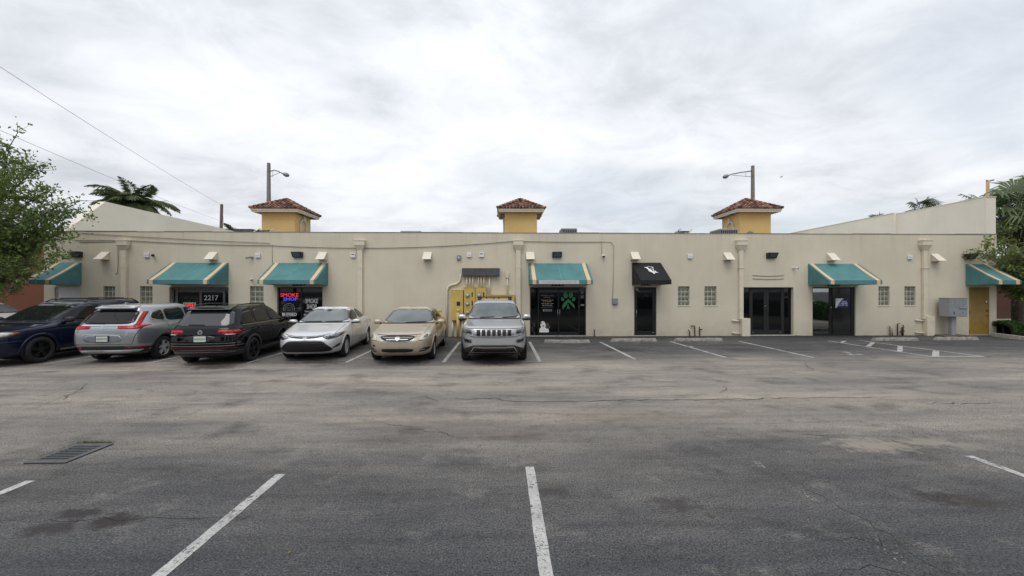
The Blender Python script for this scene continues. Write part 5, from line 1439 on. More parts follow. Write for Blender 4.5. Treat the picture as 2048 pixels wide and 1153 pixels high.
# grille: silver surround with seven dark slots
c.patch('grille', 'front', [(-.56, .80), (.56, .80), (.57, .985), (-.57, .985)], M('grille_silver', (.42, .42, .43), .3, .7, .05), off=.012, rd=1)
for i in range(7):
    y0 = (i - 3) * .143
    c.patch('grille_slot', 'front', [(y0 - .050, .815), (y0 + .050, .815), (y0 + .052, .975), (y0 - .052, .975)], gloss_blk, off=.018, rd=1, q=.1)
c.strip('chrome_lip', 'front', [(-.90, .92), (-.86, .86), (-.60, .79), (0, .765), (.60, .79), (.86, .86), (.90, .92)], .022, chrome, off=.014)
c.patch2('headlight', 'front', [(.605, .845), (.84, .885), (.905, .955), (.895, 1.005), (.605, .985)], lamp_clear, off=.012, rd=1, q=.15)
c.patch2('headlight_projector', 'front', [(.63, .875), (.74, .89), (.74, .95), (.63, .945)], gloss_blk, off=.016, rd=2)
c.patch2('fog_light', 'front', [(.62, .615), (.80, .635), (.85, .72), (.62, .70)], gloss_blk, off=.010, rd=1); c.strip2('fog_trim', 'front', [(.87, .735), (.62, .705), (.62, .605), (.80, .615), (.86, .73)], .016, chrome, off=.014)
c.patch('lower_fascia', 'front', [(-.90, .27), (.90, .27), (.93, .40), (.70, .50), (.55, .56), (-.55, .56), (-.70, .50), (-.93, .40)], trim_blk, off=.010, rd=1)
c.patch('lower_grille', 'front', [(-.58, .36), (.58, .36), (.50, .49), (-.50, .49)], gloss_blk, off=.016, rd=1)
c.strip('chrome_lower_trim', 'front', [(-.66, .33), (-.56, .50), (-.40, .505), (-.33, .485), (.33, .485), (.40, .505), (.56, .50), (.66, .33)], .022, chrome, off=.020); c.strip('chrome_lower_trim', 'front', [(-.60, .355), (.60, .355)], .018, chrome, off=.020)
c.strip('hood_gap', 'front', [(-.88, 1.015), (-.6, 1.01), (0, 1.005), (.6, 1.01), (.88, 1.015)], .012, seam_blk)
c.strip2('hood_gap', 'top', [(2.2, .80), (1.6, .82), (1.05, .80)], .010, seam_blk)
c.doors([(.80, .86, .80), (-.34, -.34, -.34), (-1.35, -1.30, -1.30)], .42, 1.20, [(-.18, 1.05), (-1.12, 1.06)], pa)
c.mirror(.62, 1.16, chrome, sz=(.09, .125, .10), lower=trim_blk)
c.patch2('taillight', 'rear', [(.60, 1.02), (.90, 1.02), (.88, 1.15), (.60, 1.15)], lamp_red); c.plate('rear', .85)
for sd in (1, -1):
    rl = MB(); pts = []
    for x in (-.25, -.35, -1.75, -1.85):
        h, _ = c.hit('top', x, sd * .50); pts.append((x, sd * .52, h.z + (.05 if x in (-.35, -1.75) else -.005)))
    rl.tube(pts, .016, 8); rl.build('roof_rail', trim_blk, c.t, True)
for x in (-.55, -1.45):
    b_ = MB().bbox(x - .04, x + .04, -.62, .62, 1.815, 1.845, .008).build('cross_bar', trim_blk, c.t)
    for sd in (1, -1): MB().bbox(x - .05, x + .05, sd * .54 - .05, sd * .54 + .05, 1.72, 1.815, .012).build('bar_foot', trim_blk, b_)
for (x, z, r) in wh:
    for sd in (1, -1): c.wheel(x, sd * .835, r, .255, alloy, 5, True)
c.place(1045, 719, (1.46, .85), ROUT + radians(.6), .965)

# ---- gold sedan
pa = car_paint('gold_paint', (.44, .375, .275), .4, .36, dirt=.6)
rows = [(0.19, 2.05, -2.1, 0.76, 5.11, 5.62), (0.24, 2.24, -2.24, 0.835, 5.11, 5.75), (0.36, 2.34, -2.36, 0.875, 5.11, 6), (0.5, 2.375, -2.4, 0.893, 5.11, 6), (0.62, 2.37, -2.41, 0.897, 5.11, 6), (0.71, 2.32, -2.41, 0.893, 4.97, 6), (0.77, 2.24, -2.4, 0.885, 4.97, 6), (0.82, 2.08, -2.39, 0.875, 5.11, 6), (0.88, 1.78, -2.38, 0.865, 5.68, 6), (0.94, 1.42, -2.36, 0.852, 6.25, 6), (0.985, 1.14, -2.32, 0.835, 6.53, 6), (1.02, 1.02, -2.22, 0.815, 6.25, 6), (1.055, 0.94, -1.85, 0.795, 5.96, 5.75), (1.085, 0.88, -1.66, 0.78, 5.68, 5.75), (1.22, 0.58, -1.38, 0.705, 5.54, 5.62), (1.34, 0.28, -1.1, 0.63, 5.54, 5.5), (1.41, 0.05, -0.88, 0.56, 5.54, 5.25), (1.45, -0.16, -0.66, 0.44, 5.11, 4.75), (1.465, -0.3, -0.48, 0.24, 3, 3), (1.468, -0.36, -0.42, 0.08, 2.5, 2.5)]
c = Car('parked_car', 'gold sedan with sun-faded hood and hazy headlights, parked nose out', 'car', rows, pa, -.1, group='cars parked along the shops')
wh = [(1.40, .325, .325), (-1.375, .325, .325)]
c.finish_body(wh, .365, None, .03)
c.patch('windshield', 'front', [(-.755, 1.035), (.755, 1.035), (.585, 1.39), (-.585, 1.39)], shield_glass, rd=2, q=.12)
c.strip('cowl', 'front', [(-.78, 1.015), (.78, 1.015)], .03, trim_blk, off=.004); c.strip('wiper', 'front', [(-.05, 1.025), (.55, 1.04)], .016, seam_blk, off=.015)
c.patch2('side_window', 'side', [(.76, 1.045), (-.28, 1.06), (-.28, 1.38), (.22, 1.34)], tint_glass); c.patch2('side_window', 'side', [(-.34, 1.06), (-1.22, 1.08), (-1.02, 1.27), (-.70, 1.37), (-.34, 1.385)], tint_glass)
c.patch('rear_window', 'rear', [(-.64, 1.10), (.64, 1.10), (.53, 1.38), (-.53, 1.38)], tint_glass)
c.patch('grille', 'front', [(-.48, .755), (-.40, .67), (-.22, .63), (.22, .63), (.40, .67), (.48, .755), (.3, .775), (-.3, .775)], gloss_blk, off=.008, rd=1)
for z in (.672, .725): w_ = .20 + (z - .63) * 2.1; c.strip('grille_bar', 'front', [(-w_, z), (w_, z)], .009, dim_chr, off=.016)
c.strip('grille_surround', 'front', [(-.50, .775), (-.42, .665), (-.24, .62), (.24, .62), (.42, .665), (.50, .775)], .015, dim_chr, off=.016)
c.emblem('front', 0, .70, .048, 'ringbar', dim_chr)
c.patch2('headlight', 'front', [(.54, .645), (.74, .665), (.83, .74), (.82, .83), (.72, .825), (.61, .75)], lamp_haze, off=.010, rd=2)
c.patch2('headlight_projector', 'front', [(.66, .70), (.75, .72), (.76, .79), (.68, .78)], M('lamp_inner', (.18, .18, .15), .15), off=.014, rd=2)
c.patch('lower_grille', 'front', [(-.40, .335), (.40, .335), (.43, .445), (-.43, .445)], gloss_blk, off=.008, rd=1); c.strip('grille_bar', 'front', [(-.39, .395), (.39, .395)], .014, trim_blk, off=.016)
c.patch2('fog_light', 'front', [(.54, .335), (.78, .36), (.82, .46), (.62, .44)], gloss_blk, off=.008, rd=1); c.strip2('fog_fin', 'front', [(.57, .385), (.70, .405)], .018, pa, off=.014)
c.patch('tow_hole', 'front', [(-.66, .485), (-.60, .485), (-.60, .545), (-.66, .545)], gloss_blk, off=.006, rd=2)
c.strip('bumper_gap', 'front', [(-.86, .655), (-.55, .64), (-.48, .62)], .010, seam_blk); c.strip('bumper_gap', 'front', [(.86, .655), (.55, .64), (.48, .62)], .010, seam_blk)
c.strip('hood_gap', 'front', [(-.60, .80), (-.3, .785), (.3, .785), (.60, .80)], .010, seam_blk); c.strip2('hood_gap', 'top', [(2.0, .66), (1.6, .70), (1.1, .72)], .010, seam_blk)
c.doors([(.78, .84, .80), (-.31, -.31, -.31), (-1.15, -1.22, -1.28)], .32, 1.03, [(-.14, .90), (-1.05, .92)], pa)
c.mirror(.70, .985, pa, sz=(.075, .115, .07))
c.patch2('taillight', 'rear', [(.55, .80), (.88, .80), (.87, .97), (.60, .95)], lamp_red); c.plate('rear', .62)
for (x, z, r) in wh:
    for sd in (1, -1): c.wheel(x, sd * .775, r, .215, alloy, 7, False)
c.place(868, 717.5, (1.40, .85), ROUT + radians(2.0))

# ---- silver sedan (also built in white for the car at the far left)
def compact(label, pa, name='parked_car'):
    rows = [(0.18, 2, -2.05, 0.74, 5.11, 5.62), (0.23, 2.18, -2.2, 0.82, 5.11, 5.75), (0.34, 2.28, -2.28, 0.86, 5.11, 6), (0.48, 2.315, -2.32, 0.882, 5.11, 6), (0.6, 2.3, -2.33, 0.888, 5.11, 6), (0.69, 2.24, -2.33, 0.886, 4.97, 6), (0.75, 2.15, -2.32, 0.88, 4.97, 6), (0.8, 1.98, -2.31, 0.87, 5.25, 6), (0.87, 1.62, -2.3, 0.858, 5.96, 6), (0.935, 1.28, -2.28, 0.842, 6.53, 6), (0.975, 1.06, -2.25, 0.825, 6.53, 6), (1.01, 0.96, -2.16, 0.805, 6.25, 6), (1.045, 0.89, -1.88, 0.785, 5.96, 5.75), (1.075, 0.83, -1.66, 0.77, 5.68, 5.75), (1.2, 0.55, -1.36, 0.7, 5.54, 5.62), (1.32, 0.26, -1.06, 0.63, 5.54, 5.5), (1.395, 0.03, -0.84, 0.56, 5.54, 5.25), (1.435, -0.18, -0.62, 0.44, 5.11, 4.75), (1.45, -0.32, -0.46, 0.24, 3, 3), (1.453, -0.37, -0.41, 0.08, 2.5, 2.5)]
    c = Car(name, label, 'car', rows, pa, -.1, group='cars parked along the shops')
    wh = [(1.36, .32, .32), (-1.34, .32, .32)]
    c.finish_body(wh, .36, None, .03)
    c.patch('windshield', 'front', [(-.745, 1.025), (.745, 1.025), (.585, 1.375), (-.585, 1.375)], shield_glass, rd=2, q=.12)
    c.strip('cowl', 'front', [(-.77, 1.005), (.77, 1.005)], .03, trim_blk, off=.004)
    for xw in (-.5, .1): c.strip('wiper', 'front', [(xw, 1.02), (xw + .5, 1.03)], .014, seam_blk, off=.015)
    c.patch('sensor_pod', 'front', [(-.07, 1.31), (.07, 1.31), (.07, 1.37), (-.07, 1.37)], gloss_blk, off=.010)
    c.patch2('side_window', 'side', [(.72, 1.035), (-.28, 1.05), (-.28, 1.37), (.20, 1.33)], tint_glass); c.patch2('side_window', 'side', [(-.34, 1.05), (-1.20, 1.09), (-1.16, 1.14), (-.75, 1.355), (-.34, 1.375)], tint_glass)
    c.patch('rear_window', 'rear', [(-.62, 1.09), (.62, 1.09), (.52, 1.36), (-.52, 1.36)], tint_glass)
    c.patch('lower_grille', 'front', [(-.60, .285), (.60, .285), (.70, .345), (.50, .555), (.38, .60), (-.38, .60), (-.50, .555), (-.70, .345)], gloss_blk, off=.010, rd=1, q=.15)
    c.strip('grille_bar', 'front', [(-.44, .515), (.44, .515)], .016, trim_blk, off=.018)
    for z in (.36, .41, .46): c.strip('grille_bar', 'front', [(-.6 + (z - .36) * 1.4, z), (.6 - (z - .36) * 1.4, z)], .010, trim_blk, off=.016)
    c.patch('upper_grille', 'front', [(-.56, .735), (-.30, .665), (0, .65), (.30, .665), (.56, .735), (.30, .70), (0, .69), (-.30, .70)], gloss_blk, off=.010, rd=1)
    c.patch2('headlight', 'front', [(.43, .68), (.60, .615), (.74, .635), (.83, .70), (.855, .78), (.78, .775), (.60, .735)], lamp_clear, off=.010, rd=1, q=.15)
    c.patch2('headlight_projector', 'front', [(.56, .645), (.70, .655), (.74, .70), (.60, .70)], gloss_blk, off=.014, rd=2); c.patch2('corner_marker', 'front', [(.79, .715), (.85, .775), (.82, .775), (.77, .735)], lamp_amber, off=.016, rd=1)
    c.patch2('fog_vent', 'front', [(.66, .36), (.80, .40), (.82, .50), (.74, .44)], gloss_blk, off=.010, rd=1)
    c.strip2('bumper_crease', 'front', [(.52, .275), (.70, .31), (.84, .36)], .014, M('lip_silver', (.6, .6, .6), .3, .4), off=.012)
    c.emblem('front', 0, .645, .042, 'ovals', dim_chr)
    c.strip('hood_gap', 'front', [(-.60, .765), (-.3, .72), (0, .71), (.3, .72), (.60, .765)], .010, seam_blk); c.strip2('hood_gap', 'top', [(1.95, .70), (1.5, .73), (1.05, .74)], .010, seam_blk)
    c.doors([(.76, .84, .80), (-.31, -.31, -.31), (-1.12, -1.2, -1.24)], .30, 1.02, [(-.14, .88), (-1.02, .90)], pa)
    c.mirror(.66, .97, pa, sz=(.08, .12, .065), lower=gloss_blk)
    c.patch2('taillight', 'rear', [(.50, .80), (.88, .80), (.86, .93), (.52, .93)], lamp_red); c.plate('rear', .84)
    c.patch2('taillight', 'side', [(-2.29, .80), (-2.0, .86), (-2.05, .93), (-2.28, .93)], lamp_red)
    for (x, z, r) in wh:
        for sd in (1, -1): c.wheel(x, sd * .77, r, .205, alloy, 5, True)
    return c
c = compact('silver compact sedan with a wide black lower grille, parked nose out', car_paint('silver_paint', (.62, .625, .645), .35, .32))
c.place(693, 713, (1.36, .85), ROUT + radians(5.6))
c = compact('white sedan at the far left edge, mostly hidden by the blue SUV', car_paint('white_paint_car', (.70, .71, .72), .1, .35))
c.t.location = (-22.9, 18.2, 0); c.t.rotation_euler = (0, 0, radians(-8))

# ---- black SUV, tail to the viewer
pa = car_paint('black_paint', (.004, .004, .005), 0., .4, spec=.0, coat=.7)
rows = [(0.24, 2.1, -2.02, 0.8, 5.68, 5.75), (0.3, 2.24, -2.22, 0.875, 5.68, 6), (0.42, 2.32, -2.32, 0.905, 5.68, 6.25), (0.56, 2.345, -2.35, 0.918, 5.68, 8.5), (0.7, 2.34, -2.345, 0.92, 5.68, 8.5), (0.82, 2.3, -2.33, 0.918, 5.68, 8.5), (0.9, 2.2, -2.325, 0.914, 5.96, 8.5), (0.96, 1.9, -2.32, 0.908, 6.53, 8.5), (1, 1.55, -2.315, 0.9, 7.1, 8.5), (1.04, 1.2, -2.3, 0.888, 7.1, 8.5), (1.075, 1.02, -2.275, 0.868, 6.82, 8.5), (1.12, 0.92, -2.23, 0.845, 6.53, 8.5), (1.3, 0.62, -2.1, 0.785, 6.25, 8.5), (1.46, 0.34, -1.97, 0.725, 6.25, 8.5), (1.56, 0.12, -1.9, 0.675, 6.25, 8.5), (1.62, -0.06, -1.9, 0.625, 5.96, 6.25), (1.65, -0.3, -1.82, 0.53, 5.68, 5.5), (1.668, -0.65, -1.5, 0.34, 4.83, 4.5), (1.672, -0.9, -1.2, 0.1, 2.5, 2.5)]
c = Car('parked_car', 'black SUV with tinted glass and black wheels, parked tail out', 'car', rows, pa, -.2, group='cars parked along the shops')
wh = [(1.40, .355, .355), (-1.39, .355, .355)]
c.finish_body(wh, .40, trim_blk, .06)
c.patch('rear_window', 'rear', [(-.755, 1.115), (.755, 1.115), (.625, 1.535), (-.625, 1.535)], rear_gl, q=.12)
c.strip('rear_wiper', 'rear', [(-.05, 1.135), (.36, 1.145)], .03, seam_blk, off=.02)
sp = MB().prism([(-2.01, 1.57), (-1.76, 1.64), (-1.76, 1.60), (-2.01, 1.545)], 'y', -.56, .56); fixn(sp.build('spoiler', pa, c.t))
c.patch2('taillight', 'rear', [(.44, .925), (.62, .895), (.86, .885), (.895, 1.01), (.44, 1.02)], lamp_red, rd=1, q=.12); c.patch2('taillight', 'side', [(-2.30, .885), (-2.04, .93), (-2.10, 1.0), (-2.29, 1.01)], lamp_red, rd=1, q=.12)
c.patch2('reverse_light', 'rear', [(.62, .885), (.82, .885), (.82, .905), (.62, .905)], M('reverse_lens', (.6, .6, .6), .2), off=.014, rd=0)
c.emblem('rear', 0, .95, .055, 'vw', chrome)
c.patch('plate_recess', 'rear', [(-.36, .68), (.36, .68), (.40, .86), (-.40, .86)], gloss_blk, off=.004, rd=1); c.plate('rear', .775)
text('lettering', 'TIGUAN', chrome, c.t, -2.365, 0, .875, w=.30, h=.028, rot=(pi / 2, 0, -pi / 2), depth=.002)
c.strip('bumper_trim', 'rear', [(-.88, .655), (0, .645), (.88, .655)], .02, M('dim_chrome', (.30, .30, .31), .2, .9, 0), off=.012); c.strip('bumper_trim', 'rear', [(-.90, .59), (0, .575), (.90, .59)], .022, M('dim_chrome', (.30, .30, .31), .2, .9, 0), off=.012)
c.strip('rear_reflector', 'rear', [(-.85, .53), (0, .515), (.85, .53)], .022, M('dark_red', (.10, .006, .006), .3), off=.012)
c.patch('lower_fascia', 'rear', [(-.86, .26), (.86, .26), (.90, .48), (-.90, .48)], trim_blk, off=.008, rd=1); c.strip('skid_trim', 'rear', [(-.78, .41), (.78, .41)], .02, M('dim_chrome', (.30, .30, .31), .2, .9, 0), off=.014)
c.strip('tailgate_gap', 'rear', [(-.85, .87), (-.60, .69), (.60, .69), (.85, .87)], .010, seam_blk)
c.patch2('side_window', 'side', [(.82, 1.135), (-.24, 1.14), (-.24, 1.545), (.20, 1.515)], tint_glass, q=.15); c.patch2('side_window', 'side', [(-.30, 1.14), (-1.14, 1.145), (-1.10, 1.53), (-.30, 1.55)], tint_glass, q=.15); c.patch2('side_window', 'side', [(-1.22, 1.145), (-1.86, 1.15), (-1.88, 1.22), (-1.68, 1.47), (-1.18, 1.525)], tint_glass, q=.15)
c.strip2('beltline_trim', 'side', [(.85, 1.105), (-1.86, 1.118)], .016, M('dim_chrome', (.30, .30, .31), .2, .9, 0), off=.009)
c.doors([(.80, .84, .80), (-.27, -.27, -.27), (-.98, -1.16, -1.20)], .38, 1.10, [(-.12, .96), (-1.0, .98)], gloss_blk)
c.patch2('sill_cladding', 'side', [(.95, .26), (-.95, .26), (-.95, .38), (.95, .38)], trim_blk, off=.008, rd=1)
c.patch2('fender_badge', 'side', [(.90, .975), (1.02, .975), (1.02, .99), (.90, .99)], chrome, rd=0)
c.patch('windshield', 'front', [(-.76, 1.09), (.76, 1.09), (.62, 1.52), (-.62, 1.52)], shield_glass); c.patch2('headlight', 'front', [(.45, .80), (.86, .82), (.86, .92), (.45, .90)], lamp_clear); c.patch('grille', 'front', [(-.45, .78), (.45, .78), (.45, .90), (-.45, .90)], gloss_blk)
c.mirror(.72, 1.10, pa, sz=(.075, .11, .08))
for sd in (1, -1):
    pts = []
    for x, dz in ((.05, 0), (-.1, .05), (-.9, .065), (-1.55, .05), (-1.75, 0)):
        h, _ = c.hit('top', x, sd * .56); pts.append((x, sd * .56, h.z + dz))
    MB().tube(pts, .017, 8).build('roof_rail', trim_blk, c.t, True)
h, _ = c.hit('top', -1.62, 0); MB().tube([(-1.60, 0, h.z - .01), (-1.68, 0, h.z + .09)], .018, 8, .006).build('antenna', pa, c.t, True)
for (x, z, r) in wh:
    for sd in (1, -1): c.wheel(x, sd * .80, r, .235, alloy_d, 5, True, .74)
c.place(506, 722, (-1.39, -.88), RIN + radians(5), .95)

# ---- silver crossover, tail to the viewer
pa = car_paint('steel_silver_paint', (.33, .345, .37), .65, .28)
rows = [(0.24, 2.05, -1.98, 0.8, 5.68, 5.5), (0.31, 2.18, -2.17, 0.875, 5.68, 5.75), (0.44, 2.26, -2.25, 0.91, 5.68, 5.75), (0.58, 2.29, -2.275, 0.925, 5.68, 8.5), (0.72, 2.285, -2.285, 0.927, 5.68, 8.5), (0.84, 2.24, -2.28, 0.922, 5.68, 8.5), (0.92, 2.12, -2.27, 0.915, 5.96, 8.5), (0.97, 1.85, -2.26, 0.908, 6.53, 8.5), (1.01, 1.5, -2.25, 0.9, 7.1, 8.5), (1.05, 1.15, -2.23, 0.885, 7.1, 8.5), (1.09, 0.98, -2.19, 0.862, 6.82, 8.5), (1.14, 0.88, -2.14, 0.84, 6.53, 8.5), (1.3, 0.62, -2, 0.785, 6.25, 8.5), (1.46, 0.34, -1.86, 0.725, 6.25, 8.5), (1.56, 0.12, -1.79, 0.675, 6.25, 8.5), (1.62, -0.06, -1.8, 0.62, 5.96, 5.75), (1.655, -0.3, -1.7, 0.52, 5.68, 5.25), (1.675, -0.65, -1.4, 0.33, 4.83, 4.25), (1.68, -0.9, -1.15, 0.1, 2.5, 2.5)]
c = Car('parked_car', 'silver crossover with tall red tail lamps, parked tail out', 'car', rows, pa, -.2, group='cars parked along the shops')
wh = [(1.36, .35, .35), (-1.30, .35, .35)]
c.finish_body(wh, .395, trim_blk, .065)
c.patch('rear_window', 'rear', [(-.675, 1.125), (.675, 1.125), (.60, 1.51), (-.60, 1.51)], tint_glass, q=.12)
c.strip('rear_wiper', 'rear', [(.06, 1.14), (.44, 1.15)], .028, seam_blk, off=.02)
fixn(MB().prism([(-1.90, 1.575), (-1.66, 1.645), (-1.66, 1.60), (-1.90, 1.555)], 'y', -.52, .52).build('spoiler', pa, c.t))
c.patch2('taillight', 'rear', [(.36, .995), (.84, .985), (.865, 1.08), (.79, 1.105), (.34, 1.075)], lamp_red, rd=1, q=.12); c.patch2('taillight', 'rear', [(.705, 1.10), (.79, 1.10), (.70, 1.47), (.645, 1.47)], lamp_red, rd=1, q=.12, off=.010)
c.strip2('lamp_edge', 'rear', [(.70, 1.11), (.64, 1.46)], .02, M('pale_lens', (.65, .60, .58), .2), off=.014)
c.patch2('taillight', 'side', [(-2.24, .985), (-1.82, 1.06), (-1.84, 1.10), (-2.2, 1.10)], lamp_red, rd=1, q=.12)
c.strip('chrome_bar', 'rear', [(-.70, 1.09), (.70, 1.09)], .026, chrome, off=.014); c.emblem('rear', 0, 1.045, .052, 'h', chrome)
c.patch('plate_recess', 'rear', [(-.42, .62), (.42, .62), (.50, .72), (.40, .835), (-.40, .835), (-.50, .72)], car_paint('steel_shadow_paint', (.27, .285, .305), .65, .3), off=.005, rd=1); c.plate('rear', .725, frame=gloss_blk)  # shade of the recess put into a darker copy of the body paint
c.strip('bumper_crease', 'rear', [(-.46, .85), (.46, .85), (.52, .80)], .016, chrome, off=.008)
c.strip('tailgate_gap', 'rear', [(-.84, 1.0), (-.72, .565), (.72, .565), (.84, 1.0)], .010, seam_blk)
c.patch('lower_fascia', 'rear', [(-.86, .27), (.86, .27), (.92, .52), (-.92, .52)], trim_blk, off=.008, rd=1)
c.patch('skid_plate', 'rear', [(-.72, .31), (.72, .31), (.84, .40), (.70, .40), (-.70, .40), (-.84, .40)], M('satin_silver', (.45, .46, .47), .35, .6, .05), off=.016, rd=1)
c.patch2('rear_reflector', 'rear', [(.56, .445), (.86, .46), (.86, .485), (.56, .47)], lamp_red, off=.014, rd=0)
c.patch2('side_window', 'side', [(.80, 1.15), (-.22, 1.155), (-.22, 1.545), (.20, 1.52)], tint_glass, q=.15); c.patch2('side_window', 'side', [(-.28, 1.155), (-1.10, 1.16), (-1.10, 1.525), (-.28, 1.55)], tint_glass, q=.15); c.patch2('side_window', 'side', [(-1.17, 1.165), (-1.60, 1.25), (-1.64, 1.31), (-1.52, 1.43), (-1.16, 1.515)], tint_glass, q=.15)
c.strip2('window_chrome', 'side', [(-1.17, 1.145), (-1.62, 1.235), (-1.68, 1.31), (-1.55, 1.45)], .020, chrome, off=.010)
c.doors([(.80, .84, .80), (-.25, -.25, -.25), (-.90, -1.08, -1.15)], .40, 1.12, [(-.10, 1.0), (-.98, 1.02)], pa)
c.patch2('sill_cladding', 'side', [(.92, .26), (-.88, .26), (-.88, .43), (.92, .43)], trim_blk, off=.008, rd=1)
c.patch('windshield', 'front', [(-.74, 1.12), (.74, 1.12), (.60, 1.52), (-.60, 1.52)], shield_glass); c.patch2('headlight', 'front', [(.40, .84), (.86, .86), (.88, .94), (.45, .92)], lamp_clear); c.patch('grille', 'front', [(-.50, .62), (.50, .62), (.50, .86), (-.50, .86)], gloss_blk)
c.mirror(.70, 1.12, pa, sz=(.075, .11, .08))
h, _ = c.hit('top', -1.45, 0); fixn(MB().prism([(-1.36, h.z - .01), (-1.54, h.z - .01), (-1.53, h.z + .06), (-1.47, h.z + .05)], 'y', -.02, .02).build('antenna', pa, c.t))
for (x, z, r) in wh:
    for sd in (1, -1): c.wheel(x, sd * .805, r, .235, alloy, 5, True, .69)
c.place(327, 717, (-1.30, -.88), RIN + radians(4.5), .96)

# ---- dark blue SUV at the left edge, nose to the viewer
pa = car_paint('navy_paint', (.0045, .009, .030), .2, .34, spec=.05, coat=.75)
rows = [(0.24, 2.14, -2.16, 0.79, 5.68, 6.25), (0.3, 2.28, -2.3, 0.865, 5.68, 6.25), (0.44, 2.38, -2.4, 0.9, 5.68, 6.75), (0.58, 2.41, -2.43, 0.912, 5.68, 6.75), (0.72, 2.41, -2.44, 0.915, 5.68, 6.75), (0.84, 2.37, -2.44, 0.912, 5.68, 6.75), (0.92, 2.28, -2.43, 0.906, 5.96, 6.75), (0.965, 2.02, -2.42, 0.9, 6.53, 6.75), (1, 1.72, -2.41, 0.892, 7.1, 6.75), (1.035, 1.42, -2.4, 0.882, 7.1, 6.75), (1.07, 1.22, -2.38, 0.866, 7.1, 6.75), (1.12, 1.1, -2.35, 0.845, 6.53, 6.75), (1.28, 0.8, -2.27, 0.79, 6.25, 6.75), (1.46, 0.46, -2.18, 0.73, 6.25, 6.75), (1.57, 0.2, -2.12, 0.685, 6.25, 6.25), (1.63, 0, -2.06, 0.635, 5.96, 6.25), (1.665, -0.26, -1.95, 0.54, 5.68, 5.5), (1.685, -0.65, -1.6, 0.34, 4.83, 4.5), (1.69, -0.9, -1.3, 0.1, 2.5, 2.5)]
c = Car('parked_car', 'dark blue SUV with roof rails under the tree, parked nose out', 'car', rows, pa, -.3, group='cars parked along the shops')
wh = [(1.46, .365, .365), (-1.43, .365, .365)]
c.finish_body(wh, .415, None, .05)
c.patch('windshield', 'front', [(-.77, 1.115), (.77, 1.115), (.635, 1.56), (-.635, 1.56)], car_glass, q=.12); c.strip('cowl', 'front', [(-.80, 1.095), (.80, 1.095)], .03, trim_blk, off=.004)
for xw in (-.5, .1): c.strip('wiper', 'front', [(xw, 1.11), (xw + .5, 1.125)], .014, seam_blk, off=.015)
c.patch2('side_window', 'side', [(.92, 1.13), (-.22, 1.14), (-.22, 1.555), (.32, 1.525)], tint_glass, q=.15); c.patch2('side_window', 'side', [(-.30, 1.14), (-1.20, 1.15), (-1.20, 1.545), (-.30, 1.56)], tint_glass, q=.15); c.patch2('side_window', 'side', [(-1.28, 1.155), (-2.02, 1.20), (-1.90, 1.50), (-1.28, 1.54)], tint_glass, q=.15)
c.patch2('headlight', 'front', [(.48, .77), (.76, .79), (.815, .86), (.80, .905), (.50, .90)], M('blue_suv_lamp', (.55, .55, .54), .12, .3, .3, 25), off=.010, rd=1); c.patch2('corner_marker', 'front', [(.80, .80), (.845, .86), (.835, .90), (.80, .89)], lamp_amber, off=.014, rd=1)
c.patch('grille', 'front', [(-.46, .70), (.46, .70), (.48, .90), (-.48, .90)], gloss_blk, off=.008, rd=1); c.strip('grille_bar', 'front', [(-.46, .80), (.46, .80)], .03, pa, off=.014); c.strip('grille_bar', 'front', [(0, .71), (0, .89)], .03, pa, off=.014)
c.patch('lower_grille', 'front', [(-.60, .34), (.60, .34), (.55, .48), (-.55, .48)], gloss_blk, off=.008, rd=1); c.strip2('bumper_crease', 'front', [(.40, .64), (.86, .66)], .016, M('blue_trim', (.05, .07, .16), .2, .4), off=.010)
c.strip2('hood_gap', 'top', [(2.1, .76), (1.6, .78), (1.2, .76)], .010, seam_blk)
c.doors([(.92, .98, .95), (-.26, -.26, -.26), (-1.1, -1.24, -1.25)], .40, 1.10, [(-.10, .98), (-1.04, .99)], pa)
c.strip2('side_moulding', 'side', [(.90, .50), (-.95, .50)], .03, pa, off=.014); c.strip2('sill_chrome', 'side', [(.95, .315), (-.95, .315)], .035, chrome, off=.012)
c.mirror(.80, 1.10, trim_blk, sz=(.08, .115, .085))
c.patch('rear_window', 'rear', [(-.66, 1.15), (.66, 1.15), (.58, 1.52), (-.58, 1.52)], tint_glass); c.patch2('taillight', 'rear', [(.62, .88), (.90, .88), (.86, 1.06), (.64, 1.06)], lamp_red); c.plate('rear', .80)
for sd in (1, -1):
    pts = []
    for x, dz in ((-.05, 0), (-.2, .055), (-1.0, .07), (-1.75, .055), (-1.95, 0)):
        h, _ = c.hit('top', x, sd * .57); pts.append((x, sd * .57, h.z + dz))
    MB().tube(pts, .018, 8).build('roof_rail', trim_blk, c.t, True)
for x in (-.5, -1.4): MB().bbox(x - .03, x + .03, -.57, .57, 1.735, 1.76, .008).build('cross_bar', trim_blk, c.t)
for (x, z, r) in wh:
    for sd in (1, -1): c.wheel(x, sd * .795, r, .235, alloy_d, 5, True, .70)
c.place(80, 726, (1.46, .86), ROUT + radians(2.0))

